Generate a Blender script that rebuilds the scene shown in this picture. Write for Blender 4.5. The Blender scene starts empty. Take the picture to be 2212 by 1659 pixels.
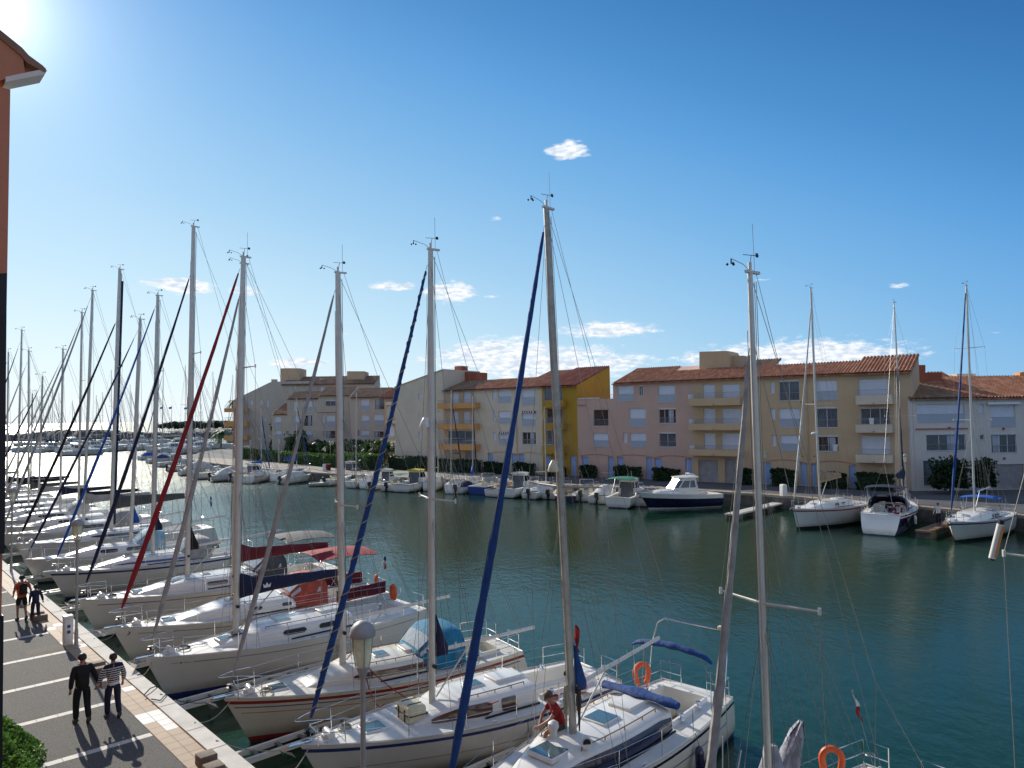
import bpy, bmesh, math, random
from mathutils import Vector, Matrix
R=math.radians; PI=math.pi
C=bpy.context.scene.collection
SC=bpy.context.scene
random.seed(7)
# ---------------------------------------------------------------- camera
FP,CXP,CYP=1560.0,1106.0,829.5          # focal length and centre on a 2212 px wide frame
PITCH=math.atan(70/FP); ROLL=.0145; CH=9.3
cp,sp=math.cos(PITCH),math.sin(PITCH)
_f=Vector((0,cp,sp)); _r0=Vector((1,0,0)); _u0=Vector((0,-sp,cp))
_u=_u0*math.cos(ROLL)+_r0*math.sin(ROLL); _r=_r0*math.cos(ROLL)-_u0*math.sin(ROLL)
CAM=Vector((0,0,CH))
cd=bpy.data.cameras.new('camera'); cam=bpy.data.objects.new('camera',cd); C.objects.link(cam)
cd.sensor_width=36; cd.lens=36*FP/2212; cd.clip_start=.1; cd.clip_end=60000
cam.matrix_world=Matrix(((_r.x,_u.x,-_f.x,0),(_r.y,_u.y,-_f.y,0),(_r.z,_u.z,-_f.z,CH),(0,0,0,1)))
SC.camera=cam
# ---------------------------------------------------------------- light
SUN_AZ,SUN_EL=R(-37.3),R(25.8)
W=bpy.data.worlds.new('World'); SC.world=W; W.use_nodes=True
nt=W.node_tree; N=nt.nodes; Lk=nt.links
for n in list(N): N.remove(n)
def nd(nt,t,**k):
    n=nt.nodes.new(t)
    for a,b in k.items():
        if a.startswith('i_'):
            key=a[2:]; key=int(key) if key.isdigit() else key.replace('_',' ')
            n.inputs[key].default_value=b
        else: setattr(n,a,b)
    return n
sky=nd(nt,'ShaderNodeTexSky',sky_type='NISHITA',sun_disc=False,sun_elevation=SUN_EL,sun_rotation=SUN_AZ,altitude=0,air_density=1.0,dust_density=.55,ozone_density=2.2)
bg=nd(nt,'ShaderNodeBackground'); bg.inputs[1].default_value=.088
out=nd(nt,'ShaderNodeOutputWorld')
tc=nd(nt,'ShaderNodeTexCoord')
def math_(nt,op,a,b=None,clamp=False):
    n=nt.nodes.new('ShaderNodeMath'); n.operation=op; n.use_clamp=clamp
    for i,x in enumerate((a,b)):
        if x is None: continue
        if isinstance(x,(int,float)): n.inputs[i].default_value=x
        else: nt.links.new(x,n.inputs[i])
    return n.outputs[0]
def pdir(x,y):
    d=_f+_r*((x-CXP)/FP)-_u*((y-CYP)/FP); return d.normalized()
# small cumulus clouds: world directions with their angular half sizes
clouds=[(1225,324,42,17,1),(1073,474,14,6,.7),(852,619,50,12,.8),(972,632,52,22,1),(1048,640,30,6,.6),(392,618,60,15,1),(530,627,34,11,.8),
 (1315,713,96,17,1),(642,785,66,13,.9),(1075,770,130,42,1),(1200,790,190,40,.95),(1010,778,150,20,.7),(1720,770,210,32,1),(1620,778,140,22,.9),(1330,775,90,16,.8),
 (1940,617,20,6,.6),(2010,764,22,6,.7),(2155,715,36,6,.5),(60,803,46,9,.5),(720,718,60,8,.5),(1425,735,14,5,.5),(1655,604,22,4,.5),(628,581,9,3,.6),(1365,770,26,6,.7)]
nz=nd(nt,'ShaderNodeTexNoise'); nz.inputs['Scale'].default_value=42; nz.inputs['Detail'].default_value=8; nz.inputs['Roughness'].default_value=.62
mp=nd(nt,'ShaderNodeMapping'); mp.inputs['Scale'].default_value=(1,1,3.0)
Lk.new(tc.outputs['Generated'],mp.inputs[0]); Lk.new(mp.outputs[0],nz.inputs['Vector'])
acc=None; shade=None
for (x,y,a,b,k) in clouds:
    c=pdir(x,y); h=Vector((c.y,-c.x,0)).normalized(); v=h.cross(c).normalized()
    dh=nd(nt,'ShaderNodeVectorMath',operation='DOT_PRODUCT'); dh.inputs[1].default_value=h/(a/FP)
    dv=nd(nt,'ShaderNodeVectorMath',operation='DOT_PRODUCT'); dv.inputs[1].default_value=v/(b/FP)
    off=c.dot(v)/(b/FP)
    df=nd(nt,'ShaderNodeVectorMath',operation='DOT_PRODUCT'); df.inputs[1].default_value=c
    for q in (dh,dv,df): Lk.new(tc.outputs['Generated'],q.inputs[0])
    hh=math_(nt,'SUBTRACT',dh.outputs['Value'],c.dot(h)/(a/FP)); vv=math_(nt,'SUBTRACT',dv.outputs['Value'],off)
    e=math_(nt,'ADD',math_(nt,'MULTIPLY',hh,hh),math_(nt,'MULTIPLY',vv,vv))
    e=math_(nt,'SUBTRACT',1.0,e); e=math_(nt,'MAXIMUM',e,-1.5)
    e=math_(nt,'MULTIPLY',e,math_(nt,'GREATER_THAN',df.outputs['Value'],0.2))
    e=math_(nt,'MULTIPLY',math_(nt,'ADD',e,1.5),k)
    acc=e if acc is None else math_(nt,'MAXIMUM',acc,e)
den=math_(nt,'ADD',math_(nt,'SUBTRACT',acc,1.12),math_(nt,'MULTIPLY',math_(nt,'SUBTRACT',nz.outputs[0],.5),3.9))
mr=nd(nt,'ShaderNodeMapRange',interpolation_type='SMOOTHSTEP'); mr.inputs['From Min'].default_value=0; mr.inputs['From Max'].default_value=1.15
Lk.new(den,mr.inputs[0])
nz2=nd(nt,'ShaderNodeTexNoise'); nz2.inputs['Scale'].default_value=90; nz2.inputs['Detail'].default_value=4
Lk.new(mp.outputs[0],nz2.inputs['Vector'])
cr=nd(nt,'ShaderNodeValToRGB'); cr.color_ramp.elements[0].position=.36; cr.color_ramp.elements[0].color=(.50,.58,.68,1); cr.color_ramp.elements[1].position=.62; cr.color_ramp.elements[1].color=(.80,.82,.85,1)
Lk.new(nz2.outputs[0],cr.inputs[0])
# clear-air gradient: paler towards the horizon and the sun, deep blue away from it; a share of the Nishita sky is mixed in
SDv=Vector((math.sin(SUN_AZ)*math.cos(SUN_EL),math.cos(SUN_AZ)*math.cos(SUN_EL),math.sin(SUN_EL)))
sx=nd(nt,'ShaderNodeSeparateXYZ'); Lk.new(tc.outputs['Generated'],sx.inputs[0])
dt=nd(nt,'ShaderNodeVectorMath',operation='DOT_PRODUCT'); dt.inputs[1].default_value=SDv; Lk.new(tc.outputs['Generated'],dt.inputs[0])
omc=math_(nt,'MAXIMUM',math_(nt,'SUBTRACT',1.0,dt.outputs['Value']),0.0)
bl=math_(nt,'ADD',math_(nt,'MULTIPLY',math_(nt,'MAXIMUM',sx.outputs[2],0.),1.25),math_(nt,'MULTIPLY',math_(nt,'MINIMUM',omc,.9),.55))
rp=nd(nt,'ShaderNodeValToRGB'); els=rp.color_ramp.elements
def sl(h):
    c=[int(h[i:i+2],16)/255 for i in(0,2,4)]; return tuple((x/12.92 if x<=.04045 else ((x+.055)/1.055)**2.4)/1.30 for x in c)+(1,)
stops=[(.06,'eaf8ff'),(.14,'def4ff'),(.25,'bfe3f8'),(.37,'9dcdf1'),(.5,'7bb7e9'),(.62,'5ca1df'),(.69,'4b91d1'),(.77,'3d82c2'),(.86,'306fb2'),(1.,'265c9a')]
els[0].position=stops[0][0]; els[0].color=sl(stops[0][1]); els[1].position=1.; els[1].color=sl(stops[-1][1])
for p_,h_ in stops[1:-1]: e_=els.new(p_); e_.color=sl(h_)
Lk.new(bl,rp.inputs[0])
gl=math_(nt,'DIVIDE',.0013,math_(nt,'ADD',omc,.0010))
glc=nd(nt,'ShaderNodeMix',data_type='RGBA',blend_type='ADD'); glc.inputs[0].default_value=1
gv=nd(nt,'ShaderNodeVectorMath',operation='SCALE'); gv.inputs[0].default_value=(1,.97,.93); Lk.new(gl,gv.inputs['Scale'])
Lk.new(rp.outputs[0],glc.inputs[6]); Lk.new(gv.outputs[0],glc.inputs[7])
ns=nd(nt,'ShaderNodeVectorMath',operation='SCALE'); ns.inputs['Scale'].default_value=.088; Lk.new(sky.outputs[0],ns.inputs[0])
m1=nd(nt,'ShaderNodeMix',data_type='RGBA'); m1.inputs[0].default_value=.05; Lk.new(glc.outputs[2],m1.inputs[6]); Lk.new(ns.outputs[0],m1.inputs[7])
mx=nd(nt,'ShaderNodeMix',data_type='RGBA')
Lk.new(mr.outputs[0],mx.inputs[0]); Lk.new(m1.outputs[2],mx.inputs[6]); Lk.new(cr.outputs[0],mx.inputs[7]); bg.inputs[1].default_value=1.
Lk.new(mx.outputs[2],bg.inputs[0]); Lk.new(bg.outputs[0],out.inputs[0])
sd=bpy.data.lights.new('sun','SUN'); sd.energy=4.2; sd.angle=R(.55); sd.color=(1,.93,.82)
so=bpy.data.objects.new('sun',sd); C.objects.link(so)
SD=Vector((math.sin(SUN_AZ)*math.cos(SUN_EL),math.cos(SUN_AZ)*math.cos(SUN_EL),math.sin(SUN_EL)))
so.rotation_euler=SD.to_track_quat('Z','Y').to_euler(); so.location=SD*200
SC.view_settings.view_transform='Standard'; SC.view_settings.look='None'; SC.view_settings.exposure=.38; SC.view_settings.gamma=1
# ---------------------------------------------------------------- pixel measurements -> points of the place
def ray(x,y): return _f+_r*((x-CXP)/FP)-_u*((y-CYP)/FP)
def G(x,y,z=0.):
    d=ray(x,y); return CAM+d*((z-CH)/d.z)
def atdepth(x,y,Y):
    d=ray(x,y); return CAM+d*(Y/d.y)
def PL(x,y,A,D):
    n=Vector((D.y,-D.x)); d=ray(x,y); t=n.dot(Vector((A.x,A.y)))/n.dot(Vector((d.x,d.y))); return CAM+d*t
# ---------------------------------------------------------------- mesh helper
class MB:
    def __init__(s): s.v=[];s.f=[];s.m=[];s.mi=0
    def add(s,vs,fs,mi=None):
        o=len(s.v); s.v.extend([tuple(v) for v in vs]); mi=s.mi if mi is None else mi
        for f in fs: s.f.append(tuple(i+o for i in f)); s.m.append(mi)
        return s
    def poly(s,pts,mi=None): return s.add(pts,[tuple(range(len(pts)))],mi)
    def box(s,x0,x1,y0,y1,z0,z1,mi=None):
        v=[(x,y,z) for z in(z0,z1) for y in(y0,y1) for x in(x0,x1)]
        return s.add(v,[(0,2,3,1),(4,5,7,6),(0,1,5,4),(2,6,7,3),(0,4,6,2),(1,3,7,5)],mi)
    def rbox(s,x0,x1,y0,y1,z0,z1,r=.03,mi=None,n=3):
        def ring(z,ins):
            pts=[];q=max(r-ins,.0005)
            for (cx,cy,a) in((x1-r,y1-r,0),(x0+r,y1-r,90),(x0+r,y0+r,180),(x1-r,y0+r,270)):
                for k in range(n+1):
                    t=R(a+90*k/n); pts.append((cx+q*math.cos(t),cy+q*math.sin(t),z))
            return pts
        secs=[ring(z0,0)]
        for k in range(n+1):
            t=PI/2*k/n; secs.append(ring(z1-r+r*math.sin(t),r*(1-math.cos(t))))
        s.loft(secs,closed=True,cap=True,mi=mi); return s
    def loft(s,secs,closed=False,cap=False,mi=None,rowmi=None):
        n=len(secs[0]); vs=[p for q in secs for p in q]; mi=s.mi if mi is None else mi
        o=len(s.v); s.v.extend([tuple(v) for v in vs])
        for i in range(len(secs)-1):
            for j in range(n if closed else n-1):
                k=(j+1)%n; s.f.append((o+i*n+j,o+i*n+k,o+(i+1)*n+k,o+(i+1)*n+j)); s.m.append(rowmi[j] if rowmi else mi)
        if cap:
            s.f.append(tuple(o+j for j in range(n))[::-1]); s.m.append(mi)
            s.f.append(tuple(o+(len(secs)-1)*n+j for j in range(n))); s.m.append(mi)
        return s
    def tube(s,pts,r,n=6,mi=None,cap=True,flat=1.0,side=None):
        pts=[Vector(p) for p in pts]; rr=r if isinstance(r,(list,tuple)) else [r]*len(pts); secs=[]
        a=None
        for i,p in enumerate(pts):
            t=(pts[min(i+1,len(pts)-1)]-pts[max(i-1,0)]); 
            if t.length<1e-9: t=Vector((0,0,1))
            t.normalize()
            if a is None:
                a=Vector(side) if side else (Vector((0,0,1)) if abs(t.z)<.9 else Vector((1,0,0)))
            a=(a-t*a.dot(t)).normalized(); b=t.cross(a)
            secs.append([p+a*(math.cos(2*PI*k/n)*rr[i])+b*(math.sin(2*PI*k/n)*rr[i]*flat) for k in range(n)])
        return s.loft(secs,closed=True,cap=cap,mi=mi)
    def cyl(s,p0,p1,r0,r1=None,n=8,mi=None): return s.tube([p0,p1],[r0,r0 if r1 is None else r1],n,mi)
    def lathe(s,prof,c=(0,0,0),n=16,mi=None,cap=True):
        return s.loft([[(c[0]+r*math.cos(2*PI*k/n),c[1]+r*math.sin(2*PI*k/n),c[2]+z) for k in range(n)] for r,z in prof],closed=True,cap=cap,mi=mi)
    def prism(s,p2,z0,z1,mi=None):
        n=len(p2); v=[(x,y,z0) for x,y in p2]+[(x,y,z1) for x,y in p2]
        return s.add(v,[tuple(range(n))[::-1],tuple(range(n,2*n))]+[(i,(i+1)%n,n+(i+1)%n,n+i) for i in range(n)],mi)
    def torus(s,c,R1,r,ax,n=20,m=8,mi=None,a0=0,a1=360):
        ax=Vector(ax).normalized(); u=ax.orthogonal().normalized(); w=ax.cross(u)
        full=abs(a1-a0)>=360; N_=n if full else n+1; secs=[]
        for i in range(N_+(1 if full else 0)):
            t=R(a0+(a1-a0)*i/n); d=u*math.cos(t)+w*math.sin(t)
            secs.append([Vector(c)+d*(R1+r*math.cos(2*PI*k/m))+ax*(r*math.sin(2*PI*k/m)) for k in range(m)])
        return s.loft(secs,closed=True,cap=not full,mi=mi)
    def leaves(s,fn,n,size,flat=.45,up=0,mi=None):
        rd=random.random
        for _ in range(n):
            p=Vector(fn()); a=Vector((rd()-.5,rd()-.5,rd()-.5+up)).normalized(); b=a.orthogonal().normalized(); b.rotate(Matrix.Rotation(rd()*6.3,3,a))
            k=size*(.6+.8*rd()); q=a*k; w=b*k*flat
            s.add([p-q*.5,p+w*.5,p+q*.5,p-w*.5],[(0,1,2,3)],mi)
        return s
    def build(s,name,mats,parent=None,loc=None,smooth=.6):
        me=bpy.data.meshes.new(name); me.from_pydata(s.v,[],s.f)
        for m in (mats if isinstance(mats,(list,tuple)) else [mats]): me.materials.append(m)
        me.polygons.foreach_set('material_index',[min(i,len(me.materials)-1) for i in s.m])
        if smooth:
            me.polygons.foreach_set('use_smooth',[True]*len(s.f)); me.set_sharp_from_angle(angle=smooth)
        me.update()
        o=bpy.data.objects.new(name,me); C.objects.link(o)
        if parent is not None: o.parent=parent
        if loc is not None: o.location=loc
        return o
def tag(o,label=None,cat=None,group=None,kind=None):
    if label:o['label']=label
    if cat:o['category']=cat
    if group:o['group']=group
    if kind:o['kind']=kind
    return o
def empty(name,loc,rz=0,label=None,cat=None,group=None):
    o=bpy.data.objects.new(name,None); C.objects.link(o); o.location=loc; o.rotation_euler=(0,0,rz); o.empty_display_size=.2
    return tag(o,label,cat,group)
def copy_tree(o,parent=None):
    c=o.copy(); C.objects.link(c)
    if parent is not None: c.parent=parent
    for ch in list(o.children): copy_tree(ch,c)
    return c
# ---------------------------------------------------------------- materials
def srgb(h): 
    h=h.lstrip('#'); c=[int(h[i:i+2],16)/255 for i in(0,2,4)]; return tuple(x/12.92 if x<=.04045 else ((x+.055)/1.055)**2.4 for x in c)+(1,)
def mat(name,col,rough=.5,metal=0,var=.12,vscale=3.,bump=0,bscale=20.,streak=0,spec=.5,coat=0,col2=None,alpha=1,trans=0,sheen=0,dirt=None,sscale=(6,6,.35),grime=0):
    m=bpy.data.materials.new(name); m.use_nodes=True; t=m.node_tree; b=t.nodes['Principled BSDF']
    if isinstance(col,str): col=srgb(col)
    if len(col)==3: col=tuple(col)+(1,)
    b.inputs['Roughness'].default_value=rough; b.inputs['Metallic'].default_value=metal; b.inputs['Specular IOR Level'].default_value=spec
    b.inputs['Coat Weight'].default_value=coat; b.inputs['Alpha'].default_value=alpha; b.inputs['Transmission Weight'].default_value=trans
    co=t.nodes.new('ShaderNodeTexCoord')
    n=t.nodes.new('ShaderNodeTexNoise'); n.inputs['Scale'].default_value=vscale; n.inputs['Detail'].default_value=6; n.inputs['Roughness'].default_value=.6
    t.links.new(co.outputs['Object'],n.inputs['Vector'])
    c2=srgb(col2) if isinstance(col2,str) else (col2 or tuple(c*(1-var) for c in col[:3])+(1,))
    if len(c2)==3: c2=tuple(c2)+(1,)
    r=t.nodes.new('ShaderNodeValToRGB'); r.color_ramp.elements[0].position=.35; r.color_ramp.elements[1].position=.65
    r.color_ramp.elements[0].color=c2; r.color_ramp.elements[1].color=col
    t.links.new(n.outputs[0],r.inputs[0]); last=r.outputs[0]
    if streak:
        mp=t.nodes.new('ShaderNodeMapping'); mp.inputs['Scale'].default_value=sscale; t.links.new(co.outputs['Object'],mp.inputs[0])
        n2=t.nodes.new('ShaderNodeTexNoise'); n2.inputs['Scale'].default_value=2.2; n2.inputs['Detail'].default_value=7; t.links.new(mp.outputs[0],n2.inputs['Vector'])
        r2=t.nodes.new('ShaderNodeMapRange'); r2.inputs['From Min'].default_value=.5; r2.inputs['From Max'].default_value=1.15; r2.inputs['To Max'].default_value=streak
        t.links.new(n2.outputs[0],r2.inputs[0])
        mxx=t.nodes.new('ShaderNodeMix'); mxx.data_type='RGBA'; t.links.new(r2.outputs[0],mxx.inputs[0]); t.links.new(last,mxx.inputs[6])
        mxx.inputs[7].default_value=dirt or tuple(c*.42 for c in col[:3])+(1,); last=mxx.outputs[2]
    if grime:   # scum band on the hull above the waterline and faint scuffs
        sp=t.nodes.new('ShaderNodeSeparateXYZ'); t.links.new(co.outputs['Object'],sp.inputs[0])
        zr=t.nodes.new('ShaderNodeMapRange'); zr.inputs['From Min'].default_value=.5; zr.inputs['From Max'].default_value=.08; t.links.new(sp.outputs[2],zr.inputs[0])
        gn=t.nodes.new('ShaderNodeTexNoise'); gn.inputs['Scale'].default_value=2.4; gn.inputs['Detail'].default_value=8; gn.inputs['Roughness'].default_value=.7; t.links.new(co.outputs['Object'],gn.inputs['Vector'])
        gm=math_(t,'MULTIPLY',math_(t,'MULTIPLY',zr.outputs[0],math_(t,'MULTIPLY',gn.outputs[0],1.8)),grime,True)
        mg=t.nodes.new('ShaderNodeMix'); mg.data_type='RGBA'; t.links.new(gm,mg.inputs[0]); t.links.new(last,mg.inputs[6]); mg.inputs[7].default_value=(.30,.24,.13,1); last=mg.outputs[2]
    t.links.new(last,b.inputs['Base Color'])
    if bump:
        n3=t.nodes.new('ShaderNodeTexNoise'); n3.inputs['Scale'].default_value=bscale; n3.inputs['Detail'].default_value=5; t.links.new(co.outputs['Object'],n3.inputs['Vector'])
        bp=t.nodes.new('ShaderNodeBump'); bp.inputs['Strength'].default_value=bump; bp.inputs['Distance'].default_value=.05; t.links.new(n3.outputs[0],bp.inputs['Height']); t.links.new(bp.outputs[0],b.inputs['Normal'])
    return m
M={}
def mm(k,*a,**kw):
    M[k]=mat(k,*a,**kw); return M[k]
mm('gelcoat',(.79,.77,.71),.22,var=.06,vscale=1.2,streak=.13,grime=.8,coat=.3,dirt=(.45,.40,.30,1))
mm('gelcoat_old',(.68,.66,.58),.32,var=.1,vscale=1.,streak=.3,grime=.9,dirt=(.36,.32,.24,1))
mm('gelcoat_cream',(.72,.68,.57),.3,var=.08,vscale=1.,streak=.2,grime=.9,dirt=(.4,.36,.25,1))
mm('deck_white',(.74,.72,.66),.5,var=.12,vscale=2.5,bump=.15,bscale=60)
mm('deck_cream',(.66,.63,.54),.55,var=.16,vscale=2.2,bump=.15,bscale=60)
mm('nonskid_blue',(.32,.40,.50),.7,var=.18,vscale=3,bump=.2,bscale=90)
mm('navy_gel',(.008,.012,.05),.15,var=.1,coat=.5)
mm('blue_gel',(.015,.06,.30),.2,var=.15,coat=.4)
mm('red_stripe',(.30,.03,.03),.35); mm('blue_stripe',(.03,.05,.22),.35,var=.25,vscale=5); mm('orange_stripe',(.5,.12,.03),.4)
mm('antifoul_red',(.16,.02,.02),.7,var=.4,vscale=4); mm('antifoul_blue',(.01,.03,.12),.7,var=.4); mm('antifoul_black',(.015,.015,.02),.7,var=.4)
mm('alu',(.66,.63,.56),.36,metal=.25,var=.12,vscale=3,streak=.25,dirt=(.3,.26,.2,1)); mm('alu_white',(.74,.72,.66),.35,var=.08,streak=.15)
mm('alu_dirty',(.50,.47,.40),.5,metal=.3,var=.35,vscale=4,streak=.6)
mm('steel',(.75,.75,.77),.14,metal=1,var=.05); mm('wire',(.30,.29,.27),.4,metal=.6); mm('black',(.012,.012,.014),.5)
mm('glass_dark',(.02,.02,.024),.06,var=.3,spec=.8,coat=.3); mm('glass_brown',(.10,.045,.03),.08,spec=.8,coat=.3); mm('glass_teal',(.06,.11,.125),.1,spec=.8,coat=.4)
mm('vinyl_clear',(.5,.55,.58),.12,var=.3,vscale=6,spec=.8)
mm('teak',(.28,.17,.09),.6,var=.35,vscale=8); mm('rope',(.42,.38,.28),.8,var=.3,vscale=30); mm('rope_red',(.35,.04,.03),.8,var=.3,vscale=20); mm('rope_dark',(.06,.05,.045),.8)
for k,c in dict(blue=(.006,.058,.235),navy=(.010,.014,.055),red=(.32,.012,.018),darkred=(.16,.012,.02),grey=(.42,.40,.37),white=(.66,.64,.58),sky=(.01,.21,.37),black=(.008,.008,.009),charcoal=(.09,.09,.09),tan=(.38,.27,.17),green=(.0,.20,.13),orange=(.62,.10,.02),coral=(.50,.09,.05),yellow=(.75,.6,.02),lightblue=(.3,.55,.68),midblue=(.012,.1,.42)).items():
    mm('canvas_'+k,c,.8,var=.32,vscale=3,bump=.6,bscale=7)
mm('skin',(.38,.19,.12),.55,var=.12,vscale=12); mm('rubber',(.03,.03,.03),.7); mm('plastic_white',(.75,.74,.70),.35,var=.1,streak=.2); mm('plastic_cream',(.72,.66,.42),.4,streak=.3)
mm('orange_buoy',(.75,.11,.02),.5,var=.2,vscale=8)
def fac(k,c,streak=.22): mm(k,(c[0]*1.06,c[1]*.97,c[2]*.88),.85,var=.12,vscale=.35,sscale=(1.1,1.1,.12),bump=.12,bscale=14,streak=streak)
fac('wall_cream',(.60,.46,.30)); fac('wall_tan',(.58,.45,.31)); fac('wall_pink',(.60,.43,.37)); fac('wall_yellow',(.46,.28,.03)); fac('wall_ivory',(.68,.62,.52)); fac('wall_white',(.66,.66,.66))
fac('wall_greyish',(.55,.51,.45)); fac('wall_rose',(.58,.50,.44)); fac('wall_orange',(.62,.33,.12)); fac('wall_terracotta',(.36,.11,.065)); fac('wall_lightorange',(.66,.36,.13)); fac('wall_near',(.52,.25,.16))
mm('shutter',(.72,.74,.80),.55,var=.06); mm('glass_win',(.03,.035,.04),.05,var=.5,vscale=.8,spec=.9); mm('glass_mid',(.12,.14,.17),.2,var=.4,vscale=.7,spec=.5); mm('frame_white',(.72,.72,.72),.5); mm('door_blue',(.32,.44,.72),.6,var=.1)
mm('rail',(.34,.34,.36),.5,metal=.3); mm('panel_frost',(.42,.46,.52),.3,var=.1); mm('garage',(.40,.37,.36),.7,var=.25,vscale=1.5,streak=.4); mm('pinkline',(.5,.18,.12),.8); mm('recess',(.45,.27,.13),.85)
def tilemat(k,c1,c2,c3):
    m=bpy.data.materials.new(k); m.use_nodes=True; t=m.node_tree; b=t.nodes['Principled BSDF']; b.inputs['Roughness'].default_value=.85
    co=t.nodes.new('ShaderNodeTexCoord'); mp=t.nodes.new('ShaderNodeMapping'); mp.inputs['Scale'].default_value=(3.03,1.3,.001); t.links.new(co.outputs['Object'],mp.inputs[0])
    vo=t.nodes.new('ShaderNodeTexWhiteNoise'); vo.noise_dimensions='2D'
    fl=t.nodes.new('ShaderNodeVectorMath'); fl.operation='FLOOR'; t.links.new(mp.outputs[0],fl.inputs[0]); t.links.new(fl.outputs[0],vo.inputs[0])
    r=t.nodes.new('ShaderNodeValToRGB'); e=r.color_ramp.elements; e[0].color=srgb(c1); e[1].color=srgb(c3); x=e.new(.5); x.color=srgb(c2)
    t.links.new(vo.outputs[0],r.inputs[0])
    n=t.nodes.new('ShaderNodeTexNoise'); n.inputs['Scale'].default_value=.7; n.inputs['Detail'].default_value=6; t.links.new(co.outputs['Object'],n.inputs['Vector'])
    r2=t.nodes.new('ShaderNodeMapRange'); r2.inputs['From Min'].default_value=.45; r2.inputs['From Max'].default_value=1.15; r2.inputs['To Max'].default_value=.6; t.links.new(n.outputs[0],r2.inputs[0])
    x=t.nodes.new('ShaderNodeMix'); x.data_type='RGBA'; t.links.new(r2.outputs[0],x.inputs[0]); t.links.new(r.outputs[0],x.inputs[6]); x.inputs[7].default_value=srgb('6b4a3c')
    t.links.new(x.outputs[2],b.inputs['Base Color']); M[k]=m
tilemat('tiles','92593f','a2694c','b58060'); tilemat('tiles_red','7d4235','8f4b3a','a1664f'); tilemat('tiles_brown','77604c','876a53','98785f')
def leafmat(k,c1,c2):
    m=mat(k,c1,.55,var=.3,vscale=2.5,col2=c2,spec=.4); b=m.node_tree.nodes['Principled BSDF']
    t=m.node_tree; o=t.nodes['Material Output']; tr=t.nodes.new('ShaderNodeBsdfTranslucent'); ms=t.nodes.new('ShaderNodeMixShader'); ms.inputs[0].default_value=.35
    src=b.inputs['Base Color'].links[0].from_socket; t.links.new(src,tr.inputs[0]); t.links.new(b.outputs[0],ms.inputs[1]); t.links.new(tr.outputs[0],ms.inputs[2]); t.links.new(ms.outputs[0],o.inputs[0]); M[k]=m
leafmat('leaf_dark',(.035,.07,.022,1),(.015,.035,.012,1)); leafmat('leaf_hedge',(.10,.20,.03,1),(.04,.09,.02,1)); leafmat('leaf_near',(.12,.26,.035,1),(.05,.12,.02,1)); leafmat('leaf_palm',(.10,.17,.05,1),(.04,.09,.03,1)); leafmat('leaf_pine',(.045,.065,.035,1),(.02,.035,.02,1))
mm('bark',(.10,.07,.05),.9,var=.4,vscale=8)
mm('concrete',(.70,.67,.59),.85,var=.22,vscale=1.5,bump=.3,bscale=25,streak=.1); mm('quay_wall',(.16,.14,.12),.9,var=.5,vscale=1.5,bump=.5,bscale=8,streak=.6); mm('rock',(.16,.14,.12),.9,var=.5,vscale=.3,bump=.6,bscale=2)
mm('tile_tan',(.46,.34,.23),.75,var=.25,vscale=.7); mm('tile_white',(.72,.70,.66),.65,var=.12,vscale=2); mm('paint_line',(.66,.63,.56),.75,var=.22,vscale=5); mm('brownstone',(.20,.15,.11),.8,var=.3,vscale=5,bump=.3)
mm('lamp_grey',(.40,.40,.38),.5,metal=.1,var=.2); mm('lamp_glass',(.80,.84,.60),.15,var=.15,vscale=14,alpha=.78,spec=.8)
# asphalt
def ground_mat(k,col,col2,sc,bump,speck=0):
    m=mat(k,col,.9,col2=col2,vscale=sc,bump=bump,bscale=70); 
    return m
M['asphalt']=mat('asphalt',(.17,.166,.148),.85,col2=(.075,.073,.067),vscale=26,bump=.9,bscale=45,streak=.45,sscale=(.5,.5,.5),dirt=(.075,.072,.065,1))
M['road_far']=mat('road_far',(.10,.10,.105),.9,col2=(.07,.07,.075),vscale=.4)
mm('concrete_far',(.36,.33,.27),.85,var=.3,vscale=.5)
M['promenade']=mat('promenade',(.27,.24,.20),.85,col2=(.19,.17,.14),vscale=.5)
M['promenade_orange']=mat('promenade_orange',(.42,.24,.11),.85,col2=(.3,.18,.1),vscale=1.)
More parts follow.
